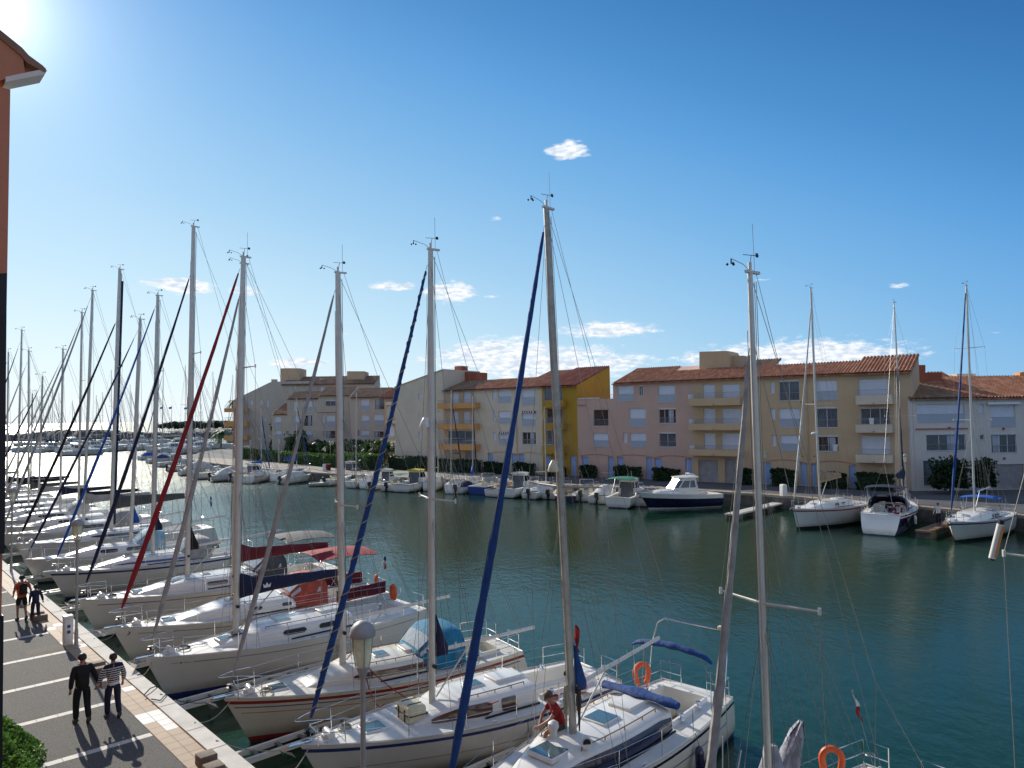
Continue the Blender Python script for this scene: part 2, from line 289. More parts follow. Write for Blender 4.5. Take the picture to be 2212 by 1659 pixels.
# ---------------------------------------------------------------- water, land
def water_mat():
    m=bpy.data.materials.new('water'); m.use_nodes=True; t=m.node_tree; b=t.nodes['Principled BSDF']
    b.inputs['Base Color'].default_value=(.008,.045,.038,1); b.inputs['Roughness'].default_value=.06; b.inputs['IOR'].default_value=1.333; b.inputs['Specular IOR Level'].default_value=.5; b.inputs['Specular Tint'].default_value=(.80,1,.56,1)
    g=t.nodes.new('ShaderNodeNewGeometry')
    def nz(sc,det,rough,st=(1,1,1),rot=0):
        mp=t.nodes.new('ShaderNodeMapping'); mp.inputs['Scale'].default_value=st; mp.inputs['Rotation'].default_value=(0,0,rot); t.links.new(g.outputs['Position'],mp.inputs[0])
        n=t.nodes.new('ShaderNodeTexNoise'); n.inputs['Scale'].default_value=sc; n.inputs['Detail'].default_value=det; n.inputs['Roughness'].default_value=rough; t.links.new(mp.outputs[0],n.inputs['Vector']); return n.outputs[0]
    a=nz(2.6,5,.6,(1,.55,1),.5); c=nz(.5,3,.5,(1,.6,1),-.3); d=nz(.06,2,.5)
    h=math_(t,'ADD',math_(t,'MULTIPLY',a,.6),math_(t,'MULTIPLY',c,1.0))
    k=math_(t,'ADD',math_(t,'MULTIPLY',d,1.0),.25)
    h=math_(t,'MULTIPLY',h,k)
    sp=t.nodes.new('ShaderNodeSeparateXYZ'); t.links.new(g.outputs['Position'],sp.inputs[0])
    q=math_(t,'SUBTRACT',math_(t,'MULTIPLY',sp.outputs[1],.7),math_(t,'MULTIPLY',sp.outputs[0],.7))
    mr_=t.nodes.new('ShaderNodeMapRange'); mr_.interpolation_type='SMOOTHSTEP'; mr_.inputs['From Min'].default_value=45; mr_.inputs['From Max'].default_value=125; mr_.inputs['To Min'].default_value=1.; mr_.inputs['To Max'].default_value=4.5
    t.links.new(q,mr_.inputs[0]); rr_=t.nodes.new('ShaderNodeMapRange'); rr_.interpolation_type='SMOOTHSTEP'; rr_.inputs['From Min'].default_value=50; rr_.inputs['From Max'].default_value=130; rr_.inputs['To Min'].default_value=.09; rr_.inputs['To Max'].default_value=.42; t.links.new(q,rr_.inputs[0]); t.links.new(rr_.outputs[0],b.inputs['Roughness']); h=math_(t,'MULTIPLY',h,mr_.outputs[0])
    bp=t.nodes.new('ShaderNodeBump'); bp.inputs['Strength'].default_value=1.; bp.inputs['Distance'].default_value=.06
    t.links.new(h,bp.inputs['Height']); t.links.new(bp.outputs[0],b.inputs['Normal'])
    # slightly varied water body colour
    r=t.nodes.new('ShaderNodeValToRGB'); r.color_ramp.elements[0].color=(.007,.033,.014,1); r.color_ramp.elements[1].color=(.007,.037,.021,1); r.color_ramp.elements[0].position=.35; r.color_ramp.elements[1].position=.65
    t.links.new(d,r.inputs[0]); t.links.new(r.outputs[0],b.inputs['Base Color'])
    return m
M['water']=water_mat()
b=MB(); b.poly([(-25000,-200,0),(25000,-200,0),(25000,45000,0),(-25000,45000,0)]); tag(b.build('water',M['water'],smooth=0),kind='structure')
QP=Vector((-6.19,17.22,0)); QT=Vector((-.682,.732,0)); QN=Vector((.732,.682,0))   # quay: a point, along, towards the water
def Q(t,w,z=1.2): return QP+QT*t-QN*w+Vector((0,0,z))
def qsheet(b,t0,t1,w0,w1,z,mi=None): b.poly([Q(t0,w0,z),Q(t1,w0,z),Q(t1,w1,z),Q(t0,w1,z)],mi)
QA=math.atan2(QT.y,QT.x)
b=MB(); qsheet(b,-30,110,1.1,40,1.2); tag(b.build('pavement',M['asphalt'],smooth=0),kind='structure')
b=MB()
for (w0,w1,z0,z1) in((0,.45,.78,1.26),(.0,1.1,-1,.78)):
    v=[Q(t,w,z) for z in(z0,z1) for w in(w0,w1) for t in(-30,110)]
    b.add(v,[(0,1,3,2),(4,5,7,6),(0,1,5,4),(2,3,7,6),(0,2,6,4),(1,3,7,5)],0 if z1>1 else 1)
k=b.build('quay',[M['concrete'],M['quay_wall']],smooth=0); tag(k,kind='structure')
b=MB(); random.seed(14); t=-12.
while t<60: qsheet(b,t,t+.03,.0,.45,1.264); t+=random.choice((1.5,3.,3.,2.2))
tag(b.build('quay_joints',M['brownstone'],smooth=0),kind='structure')
# band of slabs between kerb and asphalt, laid as single slabs
b=MB(); random.seed(3)
t=-12.
while t<70:
    for (w0,w1) in((.45,.78),(.78,1.1)):
        L=.42; wt=0
        ph=(t-4.25)%9.45
        if ph<.75: wt=1
        if 2.7<ph<3.4 and ((w0>.7)^(ph>3.0)): wt=1
        if 8.6<ph<9.3 and w0<.7: wt=1
        qsheet(b,t+.006,t+L-.006,w0+.006,w1-.006,1.212,wt)
    t+=.42
tag(b.build('paved_band',[M['tile_tan'],M['tile_white']],smooth=0),kind='structure')
b=MB(); qsheet(b,-30,110,.45,1.1,1.206); tag(b.build('paved_bed',M['brownstone'],smooth=0),kind='structure')
b=MB()
for i in range(-2,24):
    t=.35+3.15*i; L=.5; w=1.12
    while w<12: 
        qsheet(b,t,t+.24,w,w+L-.01,1.205); w+=L
tag(b.build('road_markings',M['paint_line'],smooth=0),kind='structure')
# dark grout grooves of the slabs near the pedestal
b=MB()
for i in range(4): qsheet(b,13.6+i*.16,13.66+i*.16,1.15,2.2,1.206)
tag(b.build('drain_strips',M['brownstone'],smooth=0),kind='structure')
# ---- far quay
FQ=[G(300,985,1.2),G(400,992,1.2),G(480,1003,1.2),G(560,1012,1.2),G(730,1024,1.2),G(1100,1042,1.2),G(1523,1060,1.2),G(1649,1068,1.2),G(2002,1096,1.2),G(2196,1113,1.2),G(2700,1160,1.2)]
FQ=FQ[1:]
back=[Vector((140,300,1.2)),Vector((-90,300,1.2)),Vector((-82,190,1.2))]
pl=[(p.x,p.y) for p in FQ+back]
b=MB(); b.poly([(x,y,1.2) for x,y in pl]); tag(b.build('promenade',M['road_far'],smooth=0),kind='structure')
b=MB()
for i in range(len(FQ)-1):
    p,q=FQ[i],FQ[i+1]; b.poly([(p.x,p.y,-1),(q.x,q.y,-1),(q.x,q.y,1.0),(p.x,p.y,1.0)],0)
    n=Vector((-(q.y-p.y),q.x-p.x,0)).normalized(); n=n if n.y>0 else -n
    b.poly([(p.x,p.y,1.),(q.x,q.y,1.),(q.x,q.y,1.22),(p.x,p.y,1.22)],1)
    a,c=p+n*.5,q+n*.5; b.poly([(p.x,p.y,1.22),(q.x,q.y,1.22),(c.x,c.y,1.22),(a.x,a.y,1.22)],1)
    a2,c2=p+n*1.1,q+n*1.1; b.poly([(a.x,a.y,1.212),(c.x,c.y,1.212),(c2.x,c2.y,1.212),(a2.x,a2.y,1.212)],2)
    if i<4:
        a3,c3=p+n*(9 if i else 6),q+n*9; b.poly([(a2.x,a2.y,1.208),(c2.x,c2.y,1.208),(c3.x,c3.y,1.208),(a3.x,a3.y,1.208)],3)
p=FQ[0]; q=Vector((-82,190,0)); b.poly([(p.x,p.y,-1),(q.x,q.y,-1),(q.x,q.y,1.2),(p.x,p.y,1.2)],0)
p=q; q=Vector((-90,300,0)); b.poly([(p.x,p.y,-1),(q.x,q.y,-1),(q.x,q.y,1.2),(p.x,p.y,1.2)],0)
tag(b.build('far_quay',[M['quay_wall'],M['concrete_far'],M['promenade_orange'],M['promenade']],smooth=0),kind='structure')
# ---- breakwater with rocks and far wooded shore
def mound(name,pts,m,segs,jit):
    b=MB(); random.seed(11); rows=[]
    for i in range(segs+1):
        f=i/segs*(len(pts)-1); k=min(int(f),len(pts)-2); u=f-k; p=[a*(1-u)+c*u for a,c in zip(pts[k],pts[k+1])]
        x,y,h,w=p; row=[]
        for j,(dy,hz) in enumerate(((-1.,-.6),(-.7,.25),(-.3,.85),(0,1),(.4,.8),(1,-.5))):
            row.append((x+random.uniform(-jit,jit),y+dy*w+random.uniform(-jit,jit),max(-1,h*hz+random.uniform(-jit,jit)*.35)))
        rows.append(row)
    b.loft(rows); return b.build(name,m,smooth=.3)
tag(mound('breakwater',[(-330,385,3.2,9),(-262,385,3.6,9),(-240,380,5.6,12),(-215,378,5.4,12),(-195,378,3.6,9),(-140,395,3.2,9),(-60,430,3.,9)],M['rock'],150,1.1),kind='structure')
b=MB(); random.seed(5)
for _ in range(900):
    x=random.uniform(-330,-70); y=385+(max(0,x+150)*.25)+random.uniform(-11,5); s=random.uniform(.5,1.7); z=random.uniform(.2,3.)
    pts=[(x+random.uniform(-s,s),y+random.uniform(-s,s),z+random.uniform(-s,s)*.8) for _ in range(6)]
    b.add(pts,[(0,1,2),(0,2,3),(0,3,4),(1,2,5),(2,3,5),(3,4,5),(0,1,4),(1,4,5)])
tag(b.build('breakwater_rocks',M['rock'],smooth=0),'grey boulders piled along the far breakwater','rocks',kind='stuff')
tag(mound('far_shore',[(-330,720,1.,20),(-250,700,3,30),(-120,660,3.2,40),(40,640,3.2,40)],M['rock'],60,1.),kind='structure')
b=MB(); random.seed(8)
def fw():
    x=random.uniform(-325,-120); h=max(2.,9*(.55+.45*math.sin(x*.045)*math.sin(x*.11+1)))*(.6 if x<-300 else 1); return (x,680+random.uniform(-22,10),3+random.uniform(0,1)**.6*h)
b.leaves(fw,5200,3.0,.8); tag(b.build('far_wood',M['leaf_pine'],smooth=0),'low dark pine wood along the horizon beyond the marina','wood',kind='stuff')
# ---------------------------------------------------------------- buildings
T1=lambda X,Y:((540+X*.2291)*.864,(880+Y*.2291)*.864)
T2=lambda X,Y:((960+X*.22904)*.864,(880+Y*.22904)*.864)
T3=lambda X,Y:((1400+X*.25914)*.864,(860+Y*.25914)*.864)
R1=lambda X,Y:((2200+X*.22305)*.864,(880+Y*.22305)*.864)
R2=lambda X,Y:((1880+X*.22305)*.864,(880+Y*.22305)*.864)
R3=lambda X,Y:((560+X*.19293)*.864,(900+Y*.19293)*.864)
R4=lambda X,Y:((1340+X*.22305)*.864,(880+Y*.22305)*.864)
T5=lambda X,Y:((1900+X*.2984)*.864,(1100+Y*.2984)*.864)
class Frame:
    def __init__(s,ax,ay,dx,dy):
        s.A=Vector((ax,ay,0)); s.X=Vector((dx,dy,0)).normalized(); s.Y=Vector((-s.X.y,s.X.x,0)); s.rz=math.atan2(s.X.y,s.X.x)
        if s.Y.y<0: s.Y=-s.Y
    def px(s,p,back=0):
        q=PL(p[0],p[1],s.A+s.Y*back,s.X)-s.A; return q.dot(s.X),q.z
GZ=1.2
def railing(parent,s0,s1,y,z0,z1,step=.13,m='rail',ends=0,name='railing'):
    b=MB(); b.box(s0,s1,y-.02,y+.02,z1-.04,z1); b.box(s0,s1,y-.015,y+.015,z0+.05,z0+.08)
    n=max(2,int((s1-s0)/step))
    for i in range(n+1):
        x=s0+(s1-s0)*i/n; b.box(x-.01,x+.01,y-.01,y+.01,z0,z1-.04)
    if ends:
        for x in(s0,s1): b.box(x-.02,x+.02,y,0,z1-.04,z1)
    return b.build(name,M[m],parent,smooth=0)
def opening_parts(root,o,kind):
    s0,s1,z0,z1=o; h=z1-z0; w=s1-s0; D=.2
    if kind in 'bG':
        b=MB(); y=D-.03
        if kind=='b': b.box(s0,s1,y,y+.05,z0,z1); b.box(s0+.08,s1-.08,y-.015,y,z0+.1,z1-.1); d=b.build('door',M['door_blue'],root,smooth=0); k=MB(); k.box(s1-.16,s1-.12,y-.07,y-.016,z0+h*.45,z0+h*.45+.12); k.build('handle',M['rail'],d,smooth=0)
        else:
            b.box(s0,s1,y,y+.05,z0,z1)
            for i in range(1,8): b.box(s0+w*i/8-.015,s0+w*i/8+.015,y-.012,y,z0,z1)
            b.build('garage_door',M['garage'],root,smooth=0)
        return
    fr=MB(); t=.05
    fr.box(s0,s0+t,D-.08,D-.01,z0,z1); fr.box(s1-t,s1,D-.08,D-.01,z0,z1); fr.box(s0+t,s1-t,D-.08,D-.01,z1-t,z1); fr.box(s0+t,s1-t,D-.08,D-.01,z0,z0+t)
    if kind in 'dg':
        for k in range(1,2 if w<2.2 else 3): x=s0+w*k/(2 if w<2.2 else 3); fr.box(x-.03,x+.03,D-.078,D-.012,z0+t,z1-t)
        fr.box(s0,s1,-.03,.04,z1+.003,z1+.12)
    if kind!='S' or w<.8: fr.box(s0-.05,s1+.05,-.05,.06,z0-.05,z0-.002)
    f=fr.build('window',M['frame_white'],root,smooth=0)
    if kind in 'sSnac':
        b=MB(); zt=z1-t; zb=z0+t; n=max(3,int((zt-zb)/.12))
        for i in range(n):
            a=zb+(zt-zb)*i/n; c=zb+(zt-zb)*(i+1)/n
            b.poly([(s0+t,D-.04,a),(s1-t,D-.04,a),(s1-t,D-.055,a+(c-a)*.8),(s0+t,D-.055,a+(c-a)*.8)]); b.poly([(s0+t,D-.055,a+(c-a)*.8),(s1-t,D-.055,a+(c-a)*.8),(s1-t,D-.04,c),(s0+t,D-.04,c)])
        b.build('shutter',M['shutter'],f,smooth=0)
    else:
        b=MB(); b.poly([(s0+t,D-.03,z0+t),(s1-t,D-.03,z0+t),(s1-t,D-.03,z1-t),(s0+t,D-.03,z1-t)]); b.build('pane',M['glass_win' if kind in 'do' else 'glass_mid'],f,smooth=0)
        if kind=='d' and w>1.2:   # a drawn curtain behind one leaf
            b=MB(); n=8; x0=s0+w*random.choice((.08,.55)); x1=x0+w*.3
            b.loft([[(x0+(x1-x0)*i/n,D-.037+.006*(i%2),z) for i in range(n+1)] for z in(z0+.1,z1-.1)]); b.build('curtain',M['panel_frost'],f,smooth=0)
    if kind in 'sdgo' and w>1.0:
        hh=min(1.0,h*.42)
        if kind in 's': 
            b=MB(); b.box(s0,s1,.0,.03,z0+.02,z0+hh); b.box(s0,s1,-.02,.05,z0+hh,z0+hh+.04); b.build('balustrade',M['panel_frost'],f,smooth=0)
        else: railing(f,s0,s1,.02,z0,z0+hh,.14)
def wall(root,fr,wm,s0,s1,zt,ops,depth=10,rise=0,prof=None,name='wall',z0=GZ,extra=None,recess=None):
    """front wall with real openings; zt top, prof=[(s,z)...] sloping top line"""
    ops=[o for o in ops]
    rects=[o[:4] for o in ops]
    zm=zt if prof is None else min(z for _,z in prof)
    xs=sorted({s0,s1}|{v for r in rects for v in r[:2] if s0<v<s1}); zs=sorted({z0,zm}|{v for r in rects for v in r[2:] if z0<v<zm})
    b=MB(); D=.2
    for i in range(len(xs)-1):
        for j in range(len(zs)-1):
            cx=(xs[i]+xs[i+1])/2; cz=(zs[j]+zs[j+1])/2
            if any(r[0]<cx<r[1] and r[2]<cz<r[3] for r in rects): continue
            b.poly([(xs[i],0,zs[j]),(xs[i+1],0,zs[j]),(xs[i+1],0,zs[j+1]),(xs[i],0,zs[j+1])])
    for (a,c,e,f) in rects:
        f=min(f,zm)
        b.poly([(a,0,e),(a,D,e),(a,D,f),(a,0,f)]); b.poly([(c,0,e),(c,0,f),(c,D,f),(c,D,e)]); b.poly([(a,0,f),(a,D,f),(c,D,f),(c,0,f)]); b.poly([(a,0,e),(c,0,e),(c,D,e),(a,D,e)])
        b.poly([(a,D,e),(c,D,e),(c,D,f),(a,D,f)])
    if prof:
        b.poly([(s0,0,zm)]+[(s1,0,zm)]+[(s,0,z) for s,z in reversed(prof) if z>zm+1e-4 or (s not in(s0,s1))])
        pf=prof
    else: pf=[(s0,zt),(s1,zt)]
    zl,zr=pf[0][1],pf[-1][1]
    b.poly([(s0,0,z0),(s0,0,zl),(s0,depth,zl+rise),(s0,depth,z0)]); b.poly([(s1,0,z0),(s1,depth,z0),(s1,depth,zr+rise),(s1,0,zr)])
    b.poly([(s0,depth,z0)]+[(s,depth,z+rise) for s,z in pf]+[(s1,depth,z0)])
    for i in range(len(pf)-1): b.poly([(pf[i][0],0,pf[i][1]-.004),(pf[i+1][0],0,pf[i+1][1]-.004),(pf[i+1][0],depth,pf[i+1][1]+rise-.004),(pf[i][0],depth,pf[i][1]+rise-.004)])
    w=b.build(name,M[wm],root,smooth=0)
    for o in ops: opening_parts(root,o[:4],o[4])
    return w
def roof(root,s0,s1,ze,d,rise,m='tiles',over=.35,y0=0,z_tilt=0,name='roof'):
    """corrugated tile sheet rising backwards; eave at ze"""
    b=MB(); P=.33; n=max(2,int((s1-s0)/P)); sl=rise/d; rows=max(2,int((d+over)/.42)); pts=[]
    for r in range(rows+1):
        for lip in((0,) if r==rows else (0,1)):
            y=-over+(d+over)*(r/rows if not lip else (r+.93)/rows); row=[]
            for i in range(n*4+1):
                s=s0+(s1-s0)*i/(n*4); ph=i%4; hz=(0.0,.10,.14,.10)[ph]
                row.append((s,y0+y,ze+sl*y+.05+hz+(.0 if lip else .028)+z_tilt*(s-s0)))
            pts.append(row)
    b.loft(pts)
    yb=y0+d; zz=ze+sl*d
    b.box(s0,s1,y0-over-.02,y0-over+.04,ze-sl*over-.1,ze-sl*over+.04) if not z_tilt else None
    b.poly([(s0,y0-over,ze-sl*over-.02),(s1,y0-over,ze-sl*over-.02+z_tilt*(s1-s0)),(s1,yb,zz-.02+z_tilt*(s1-s0)),(s0,yb,zz-.02)])
    return b.build(name,M[m],root,smooth=.9)
def balcony(root,fr,T,x0,y0,x1,y1,m,rail_top=None,out=1.1,rm='rail'):
    a,zt=fr.px(T(x0,y0),-out); c,zb=fr.px(T(x1,y1),-out)
    b=MB(); b.box(a,c,-out,-out+.12,zb,zt); b.box(a,a+.12,-out+.12,-.002,zb,zt); b.box(c-.12,c,-out+.12,-.002,zb,zt); b.box(a+.12,c-.12,-out+.12,-.002,zb,zb+.15)
    k=b.build('balcony',M[m],root,smooth=0)
    b=MB(); b.cyl(((a+c)/2,-out-.02,zb+.12),((a+c)/2,-out-.1,zb+.12),.05,n=8); b.build('drain_spout',M['black'],k)
    if rail_top is not None:
        _,zr=fr.px(T(x0,rail_top),-out); railing(k,a+.04,c-.04,-out+.06,zt,max(zt+.3,zr),.13,rm,ends=0)
def arch(root,fr,a,c,zt,zs,m,lm='pinkline',infill='recess'):
    """shallow arched moulding over a garage bay"""
    b=MB(); n=16; w=.07; prev=None
    for i in range(n+1):
        s=a+(c-a)*i/n; u=(i/n-.5)*2; z=zs+(zt-zs)*(1-u*u)
        cur=[(s,-.05,z),(s,-.05,z+w),(s,.0,z+w),(s,0,z)]
        if prev: b.loft([prev,cur],closed=True,mi=0)
        prev=cur
    b.build('arch_moulding',M[lm],root,smooth=0)
def ops(fr,T,L,back=0):
    r=[]
    for (x0,y0,x1,y1,k) in L:
        ym=(y0+y1)/2; xm=(x0+x1)/2
        a,_=fr.px(T(x0,ym),back); c,_=fr.px(T(x1,ym),back); _,zt=fr.px(T(xm,y0),back); _,zb=fr.px(T(xm,y1),back)
        if k in 'bG': zb=GZ+.02
        r.append((a,c,max(zb,GZ+.02),zt,k))
    return r
def building(name,label,fr,loc=None):
    return empty(name,fr.A.copy(),fr.rz,label,'building')
ML=Frame(28.6,82,.809,-.588)
def aline(fr,T,X,Y=700): return fr.px(T(X,Y))[0]
random.seed(21)
# ivory block with orange balconies
bd=building('apartment_building','ivory apartment block with a sloping blank gable and stacked orange balconies',ML)
g0,g1,g2,g3=aline(ML,T2,125),aline(ML,T2,650),aline(ML,T2,985),aline(ML,T2,1728)
EZ=13.35
_,za=ML.px(T2(115,390)); _,zb_=ML.px(T2(640,197)); zc=zb_-.1
wall(bd,ML,'wall_ivory',g0,g1,0,ops(ML,T2,[(375,452,402,520,'S'),(378,663,405,730,'S'),(376,870,403,942,'S'),(378,1088,405,1160,'S')]),depth=9,prof=[(g0,za),(g1,zb_)])
b=MB(); b.box(g0-.1,g0,-.1,9.1,za-.1,za+.02); 
b.add([(g0-.1,-.12,za+.02),(g1,-.12,zb_+.02),(g1,9.1,zb_+.02),(g0-.1,9.1,za+.02),(g0-.1,-.12,za+.16),(g1,-.12,zb_+.16),(g1,9.1,zb_+.16),(g0-.1,9.1,za+.16)],[(0,1,5,4),(4,5,6,7),(0,3,2,1),(1,2,6,5),(0,4,7,3)]); b.build('roof_edge',M['wall_ivory'],bd,smooth=0)
o2=ops(ML,T2,[(748,440,815,562,'S'),(868,432,950,562,'S'),(748,655,810,785,'S'),(868,655,940,785,'S'),(700,860,975,1003,'g'),(890,1090,975,1210,'G'),(750,1095,822,1120,'d')])
wall(bd,ML,'wall_tan',g1,g2,EZ,o2,depth=5,rise=1.5,name='bay_wall')
for y0,y1,rt in((565,612,528),(785,845,745),(1005,1075,968)): balcony(bd,ML,T2,582,y0,992,y1,'wall_lightorange',rt,out=1.3)
roof(bd,g1,g2,EZ,5,1.5,'tiles_brown')
o3=ops(ML,T2,[(1183,415,1222,518,'S'),(1190,645,1222,745,'S'),(1190,875,1222,972,'S'),(1245,412,1388,550,'s'),(1248,645,1385,780,'s'),(1253,875,1392,1008,'s'),(1503,395,1650,575,'s'),(1505,645,1653,808,'s'),(1510,875,1657,1008,'d'),(1133,1108,1193,1255,'b'),(1395,1112,1450,1285,'b'),(1470,1112,1533,1260,'b')])
wall(bd,ML,'wall_ivory',g2,g3,EZ,o3,depth=6,rise=1.8,name='front_wall')
for x0,x1,y in((1128,1452,1092),(1462,1722,1098)):
    a,z=ML.px(T2(x0,y+18)); c,_=ML.px(T2(x1,y)); _,zt=ML.px(T2((x0+x1)/2,y)); arch(bd,ML,a,c,zt,z,'wall_ivory','wall_lightorange')
roof(bd,g2,g2+(g3-g2)*.66,EZ,5,1.5); roof(bd,g2+(g3-g2)*.66,g3,EZ,8.5,2.6)
for X0,X1 in((1503,1655),(1253,1392)):   # striped window awnings
    a,z=ML.px(T2(X0,668 if X0>1400 else 896)); c,zt=ML.px(T2(X1,645 if X0>1400 else 873)); b=MB(); n=12
    for i in range(n): b.box(a+(c-a)*i/n,a+(c-a)*(i+1)/n,-.22,-.03,z,zt,i%2)
    b.build('awning',[M['frame_white'],M['canvas_darkred']],bd,smooth=0)
# downpipe
b=MB(); x,_=ML.px(T2(1452,900)); b.cyl((x,-.07,GZ),(x,-.07,EZ-.2),.05); b.build('downpipe',M['wall_tan'],bd)
def boxpart(bd,fr,T,pts,y0,dep,m,name,zbase=None):
    P=[fr.px(T(*p),y0) for p in pts]; zb=zbase if zbase is not None else min(p[1] for p in P)
    b=MB(); n=len(P)
    b.add([(s,y0,z) for s,z in P]+[(s,y0+dep,z) for s,z in P],[tuple(range(n)),tuple(range(n,2*n))[::-1]]+[(i,(i+1)%n,n+(i+1)%n,n+i) for i in range(n)]); return b.build(name,M[m],bd,smooth=0)
boxpart(bd,ML,T2,[(845,330),(845,216),(1000,220),(1000,330)],5.2,3,'wall_terracotta','rooftop_block')
ch=boxpart(bd,ML,T2,[(770,330),(770,160),(845,160),(845,330)],4.9,1.6,'wall_terracotta','chimney')
boxpart(ch,ML,T2,[(770,150),(770,157),(845,157),(845,150)],4.8,1.8,'concrete','chimney_cap')
# yellow block
bd=building('apartment_building','mustard yellow apartment block with loggias at its left corner and a red tiled roof',ML)
y0_,y1_=g3,aline(ML,T3,168); ym=aline(ML,R4,300)
wall(bd,ML,'wall_yellow',y0_,ym,EZ,ops(ML,R4,[(92,385,292,548,'o'),(120,632,292,800,'o'),(120,880,292,1050,'g'),(105,1160,168,1350,'b')]),depth=9,rise=2.8)
wall(bd,ML,'wall_yellow',ym,y1_,EZ,ops(ML,R4,[(385,1165,456,1355,'b')]),depth=9.3,rise=2.9,name='side_wall')
for a,c,rt in((550,620,505),(800,870,750),(1050,1150,1005)): balcony(bd,ML,R4,70,a,305,c,'wall_yellow',rt,out=1.0)
roof(bd,y0_,y1_,EZ,9.3,2.9,'tiles_red')
# pink block
bd=building('apartment_building','salmon pink apartment block with arched garage bays and a roof terrace',ML)
p1,p2=aline(ML,T3,517),aline(ML,T3,1275)
_,zt=ML.px(T3(300,532))
wall(bd,ML,'wall_pink',y1_,p1,zt,ops(ML,T3,[(322,632,466,793,'o'),(322,858,468,988,'s'),(213,1088,275,1240,'b'),(465,1088,515,1255,'b')]),depth=9,name='terrace_wall')
wall(bd,ML,'wall_pink',p1,p2,EZ,ops(ML,T3,[(558,405,712,548,'s'),(765,405,798,500,'d'),(948,400,1110,560,'s'),(672,622,828,795,'s'),(955,630,1117,765,'d'),(613,855,648,955,'S'),(678,858,832,993,'s'),(958,862,1118,993,'g'),(553,1092,613,1250,'b'),(832,1097,890,1265,'b'),(912,1102,980,1260,'b'),(1210,1107,1270,1280,'b')]),depth=7,rise=2.2)
for x0,x1,y in((197,510,1066),(547,900,1072),(914,1268,1080)):
    a,z=ML.px(T3(x0,y+18)); c,_=ML.px(T3(x1,y)); _,z2=ML.px(T3((x0+x1)/2,y)); arch(bd,ML,a,c,z2,z,'wall_pink')
pm=aline(ML,T3,960)
roof(bd,p1,pm,EZ,7,2.15); roof(bd,pm,p2,EZ,4.6,1.4)
boxpart(bd,ML,T3,[(1010,300),(1010,278),(1300,268),(1300,300)],4.7,2.,'wall_orange','parapet')
a,z=ML.px(T3(380,525),3); c,z2=ML.px(T3(512,487),3); railing(bd,a,c,3,z,z2,.2,'wall_orange',name='terrace_railing')
b=MB(); a,z=ML.px(T3(172,530)); c,_=ML.px(T3(380,530)); b.box(a,c,-.08,.1,z-.03,z+.1); b.build('coping',M['frame_white'],bd,smooth=0)
b=MB(); a,z=ML.px(T3(172,592)); c,_=ML.px(T3(250,592)); b.box(a,c,-.1,-.003,z-.06,z+.06); b.build('moulding',M['pinkline'],bd,smooth=0)
# cream block
bd=building('apartment_building','long cream apartment block with balconies and an angular rooftop stair tower',ML)
c1_,c2_,c3_=aline(ML,T3,1762),aline(ML,R2,1172,500),aline(ML,R2,1600,500)
wall(bd,ML,'wall_cream',p2,c1_,EZ,ops(ML,T3,[(1380,390,1495,525,'S'),(1562,387,1735,525,'S'),(1385,625,1500,770,'S'),(1562,625,1750,770,'S'),(1390,862,1500,1015,'S'),(1562,862,1755,1018,'S'),(1335,1118,1525,1295,'G'),(1592,1105,1755,1310,'G')]),depth=5,rise=1.5,name='bay_wall')
for y0,y1,rt in((530,588,475),(770,832,722),(1015,1085,975)): balcony(bd,ML,T3,1240,y0,1735,y1,'wall_cream',rt,out=1.3)
wall(bd,ML,'wall_cream',c1_,c2_,EZ,ops(ML,R2,[(205,335,255,462,'S'),(215,630,262,757,'S'),(225,928,272,1055,'S'),(305,330,530,545,'g'),(305,630,540,845,'s'),(318,930,540,1105,'s'),(715,318,955,535,'s'),(722,632,960,848,'g'),(742,948,968,1113,'d'),(122,1240,215,1460,'b'),(545,1240,620,1480,'b'),(665,1255,720,1480,'b'),(1090,1272,1165,1500,'b')]),depth=5,rise=1.5,name='front_wall')
for x0,x1,y in((118,622,1212),(664,1168,1226)):
    a,z=ML.px(R2(x0,y+30)); c,_=ML.px(R2(x1,y)); _,z2=ML.px(R2((x0+x1)/2,y)); arch(bd,ML,a,c,z2,z,'wall_cream')
wall(bd,ML,'wall_tan',c2_,c3_+1.6,EZ,ops(ML,R2,[(1195,300,1535,490,'S'),(1220,632,1545,815,'g'),(1222,942,1550,1145,'S')]),depth=6,rise=1.8,name='end_wall')
for y0,y1,rt in((490,583,428),(815,905,755),(1150,1248,1085)): balcony(bd,ML,R2,1160,y0,1572,y1,'wall_ivory',rt,out=1.3)
roof(bd,p2,c2_,EZ,5,1.5); roof(bd,c2_-.3,c3_+1.7,EZ+.05,6,1.9,over=.6)
boxpart(bd,ML,T3,[(1345,300),(1345,75),(1612,66),(1640,110),(1640,300)],5.1,4,'wall_cream','stair_tower')
boxpart(bd,ML,T3,[(1641,300),(1641,112),(1770,112),(1770,300)],6.1,4,'wall_tan','stair_tower')
b=MB(); a,z=ML.px(T3(1640,240),5.1); c,_=ML.px(T3(2050,240),5.1); roof(bd,a,c,z-.2,4,1.3,'tiles_brown',y0=5.1,over=.1)
for X,Y in((552,560),(685,560),(572,1168),(700,1168)):
    a,z=ML.px(R2(X,Y)); b=MB(); b.cyl((a,-.02,z),(a,-.1,z),.06); b.build('wall_light',M['black'],bd)
b=MB(); x,_=ML.px(R2(622,800)); b.cyl((x,-.07,GZ),(x,-.07,EZ-.2),.06); x,_=ML.px(R2(1590,800)); b.build('downpipe',M['wall_tan'],bd)
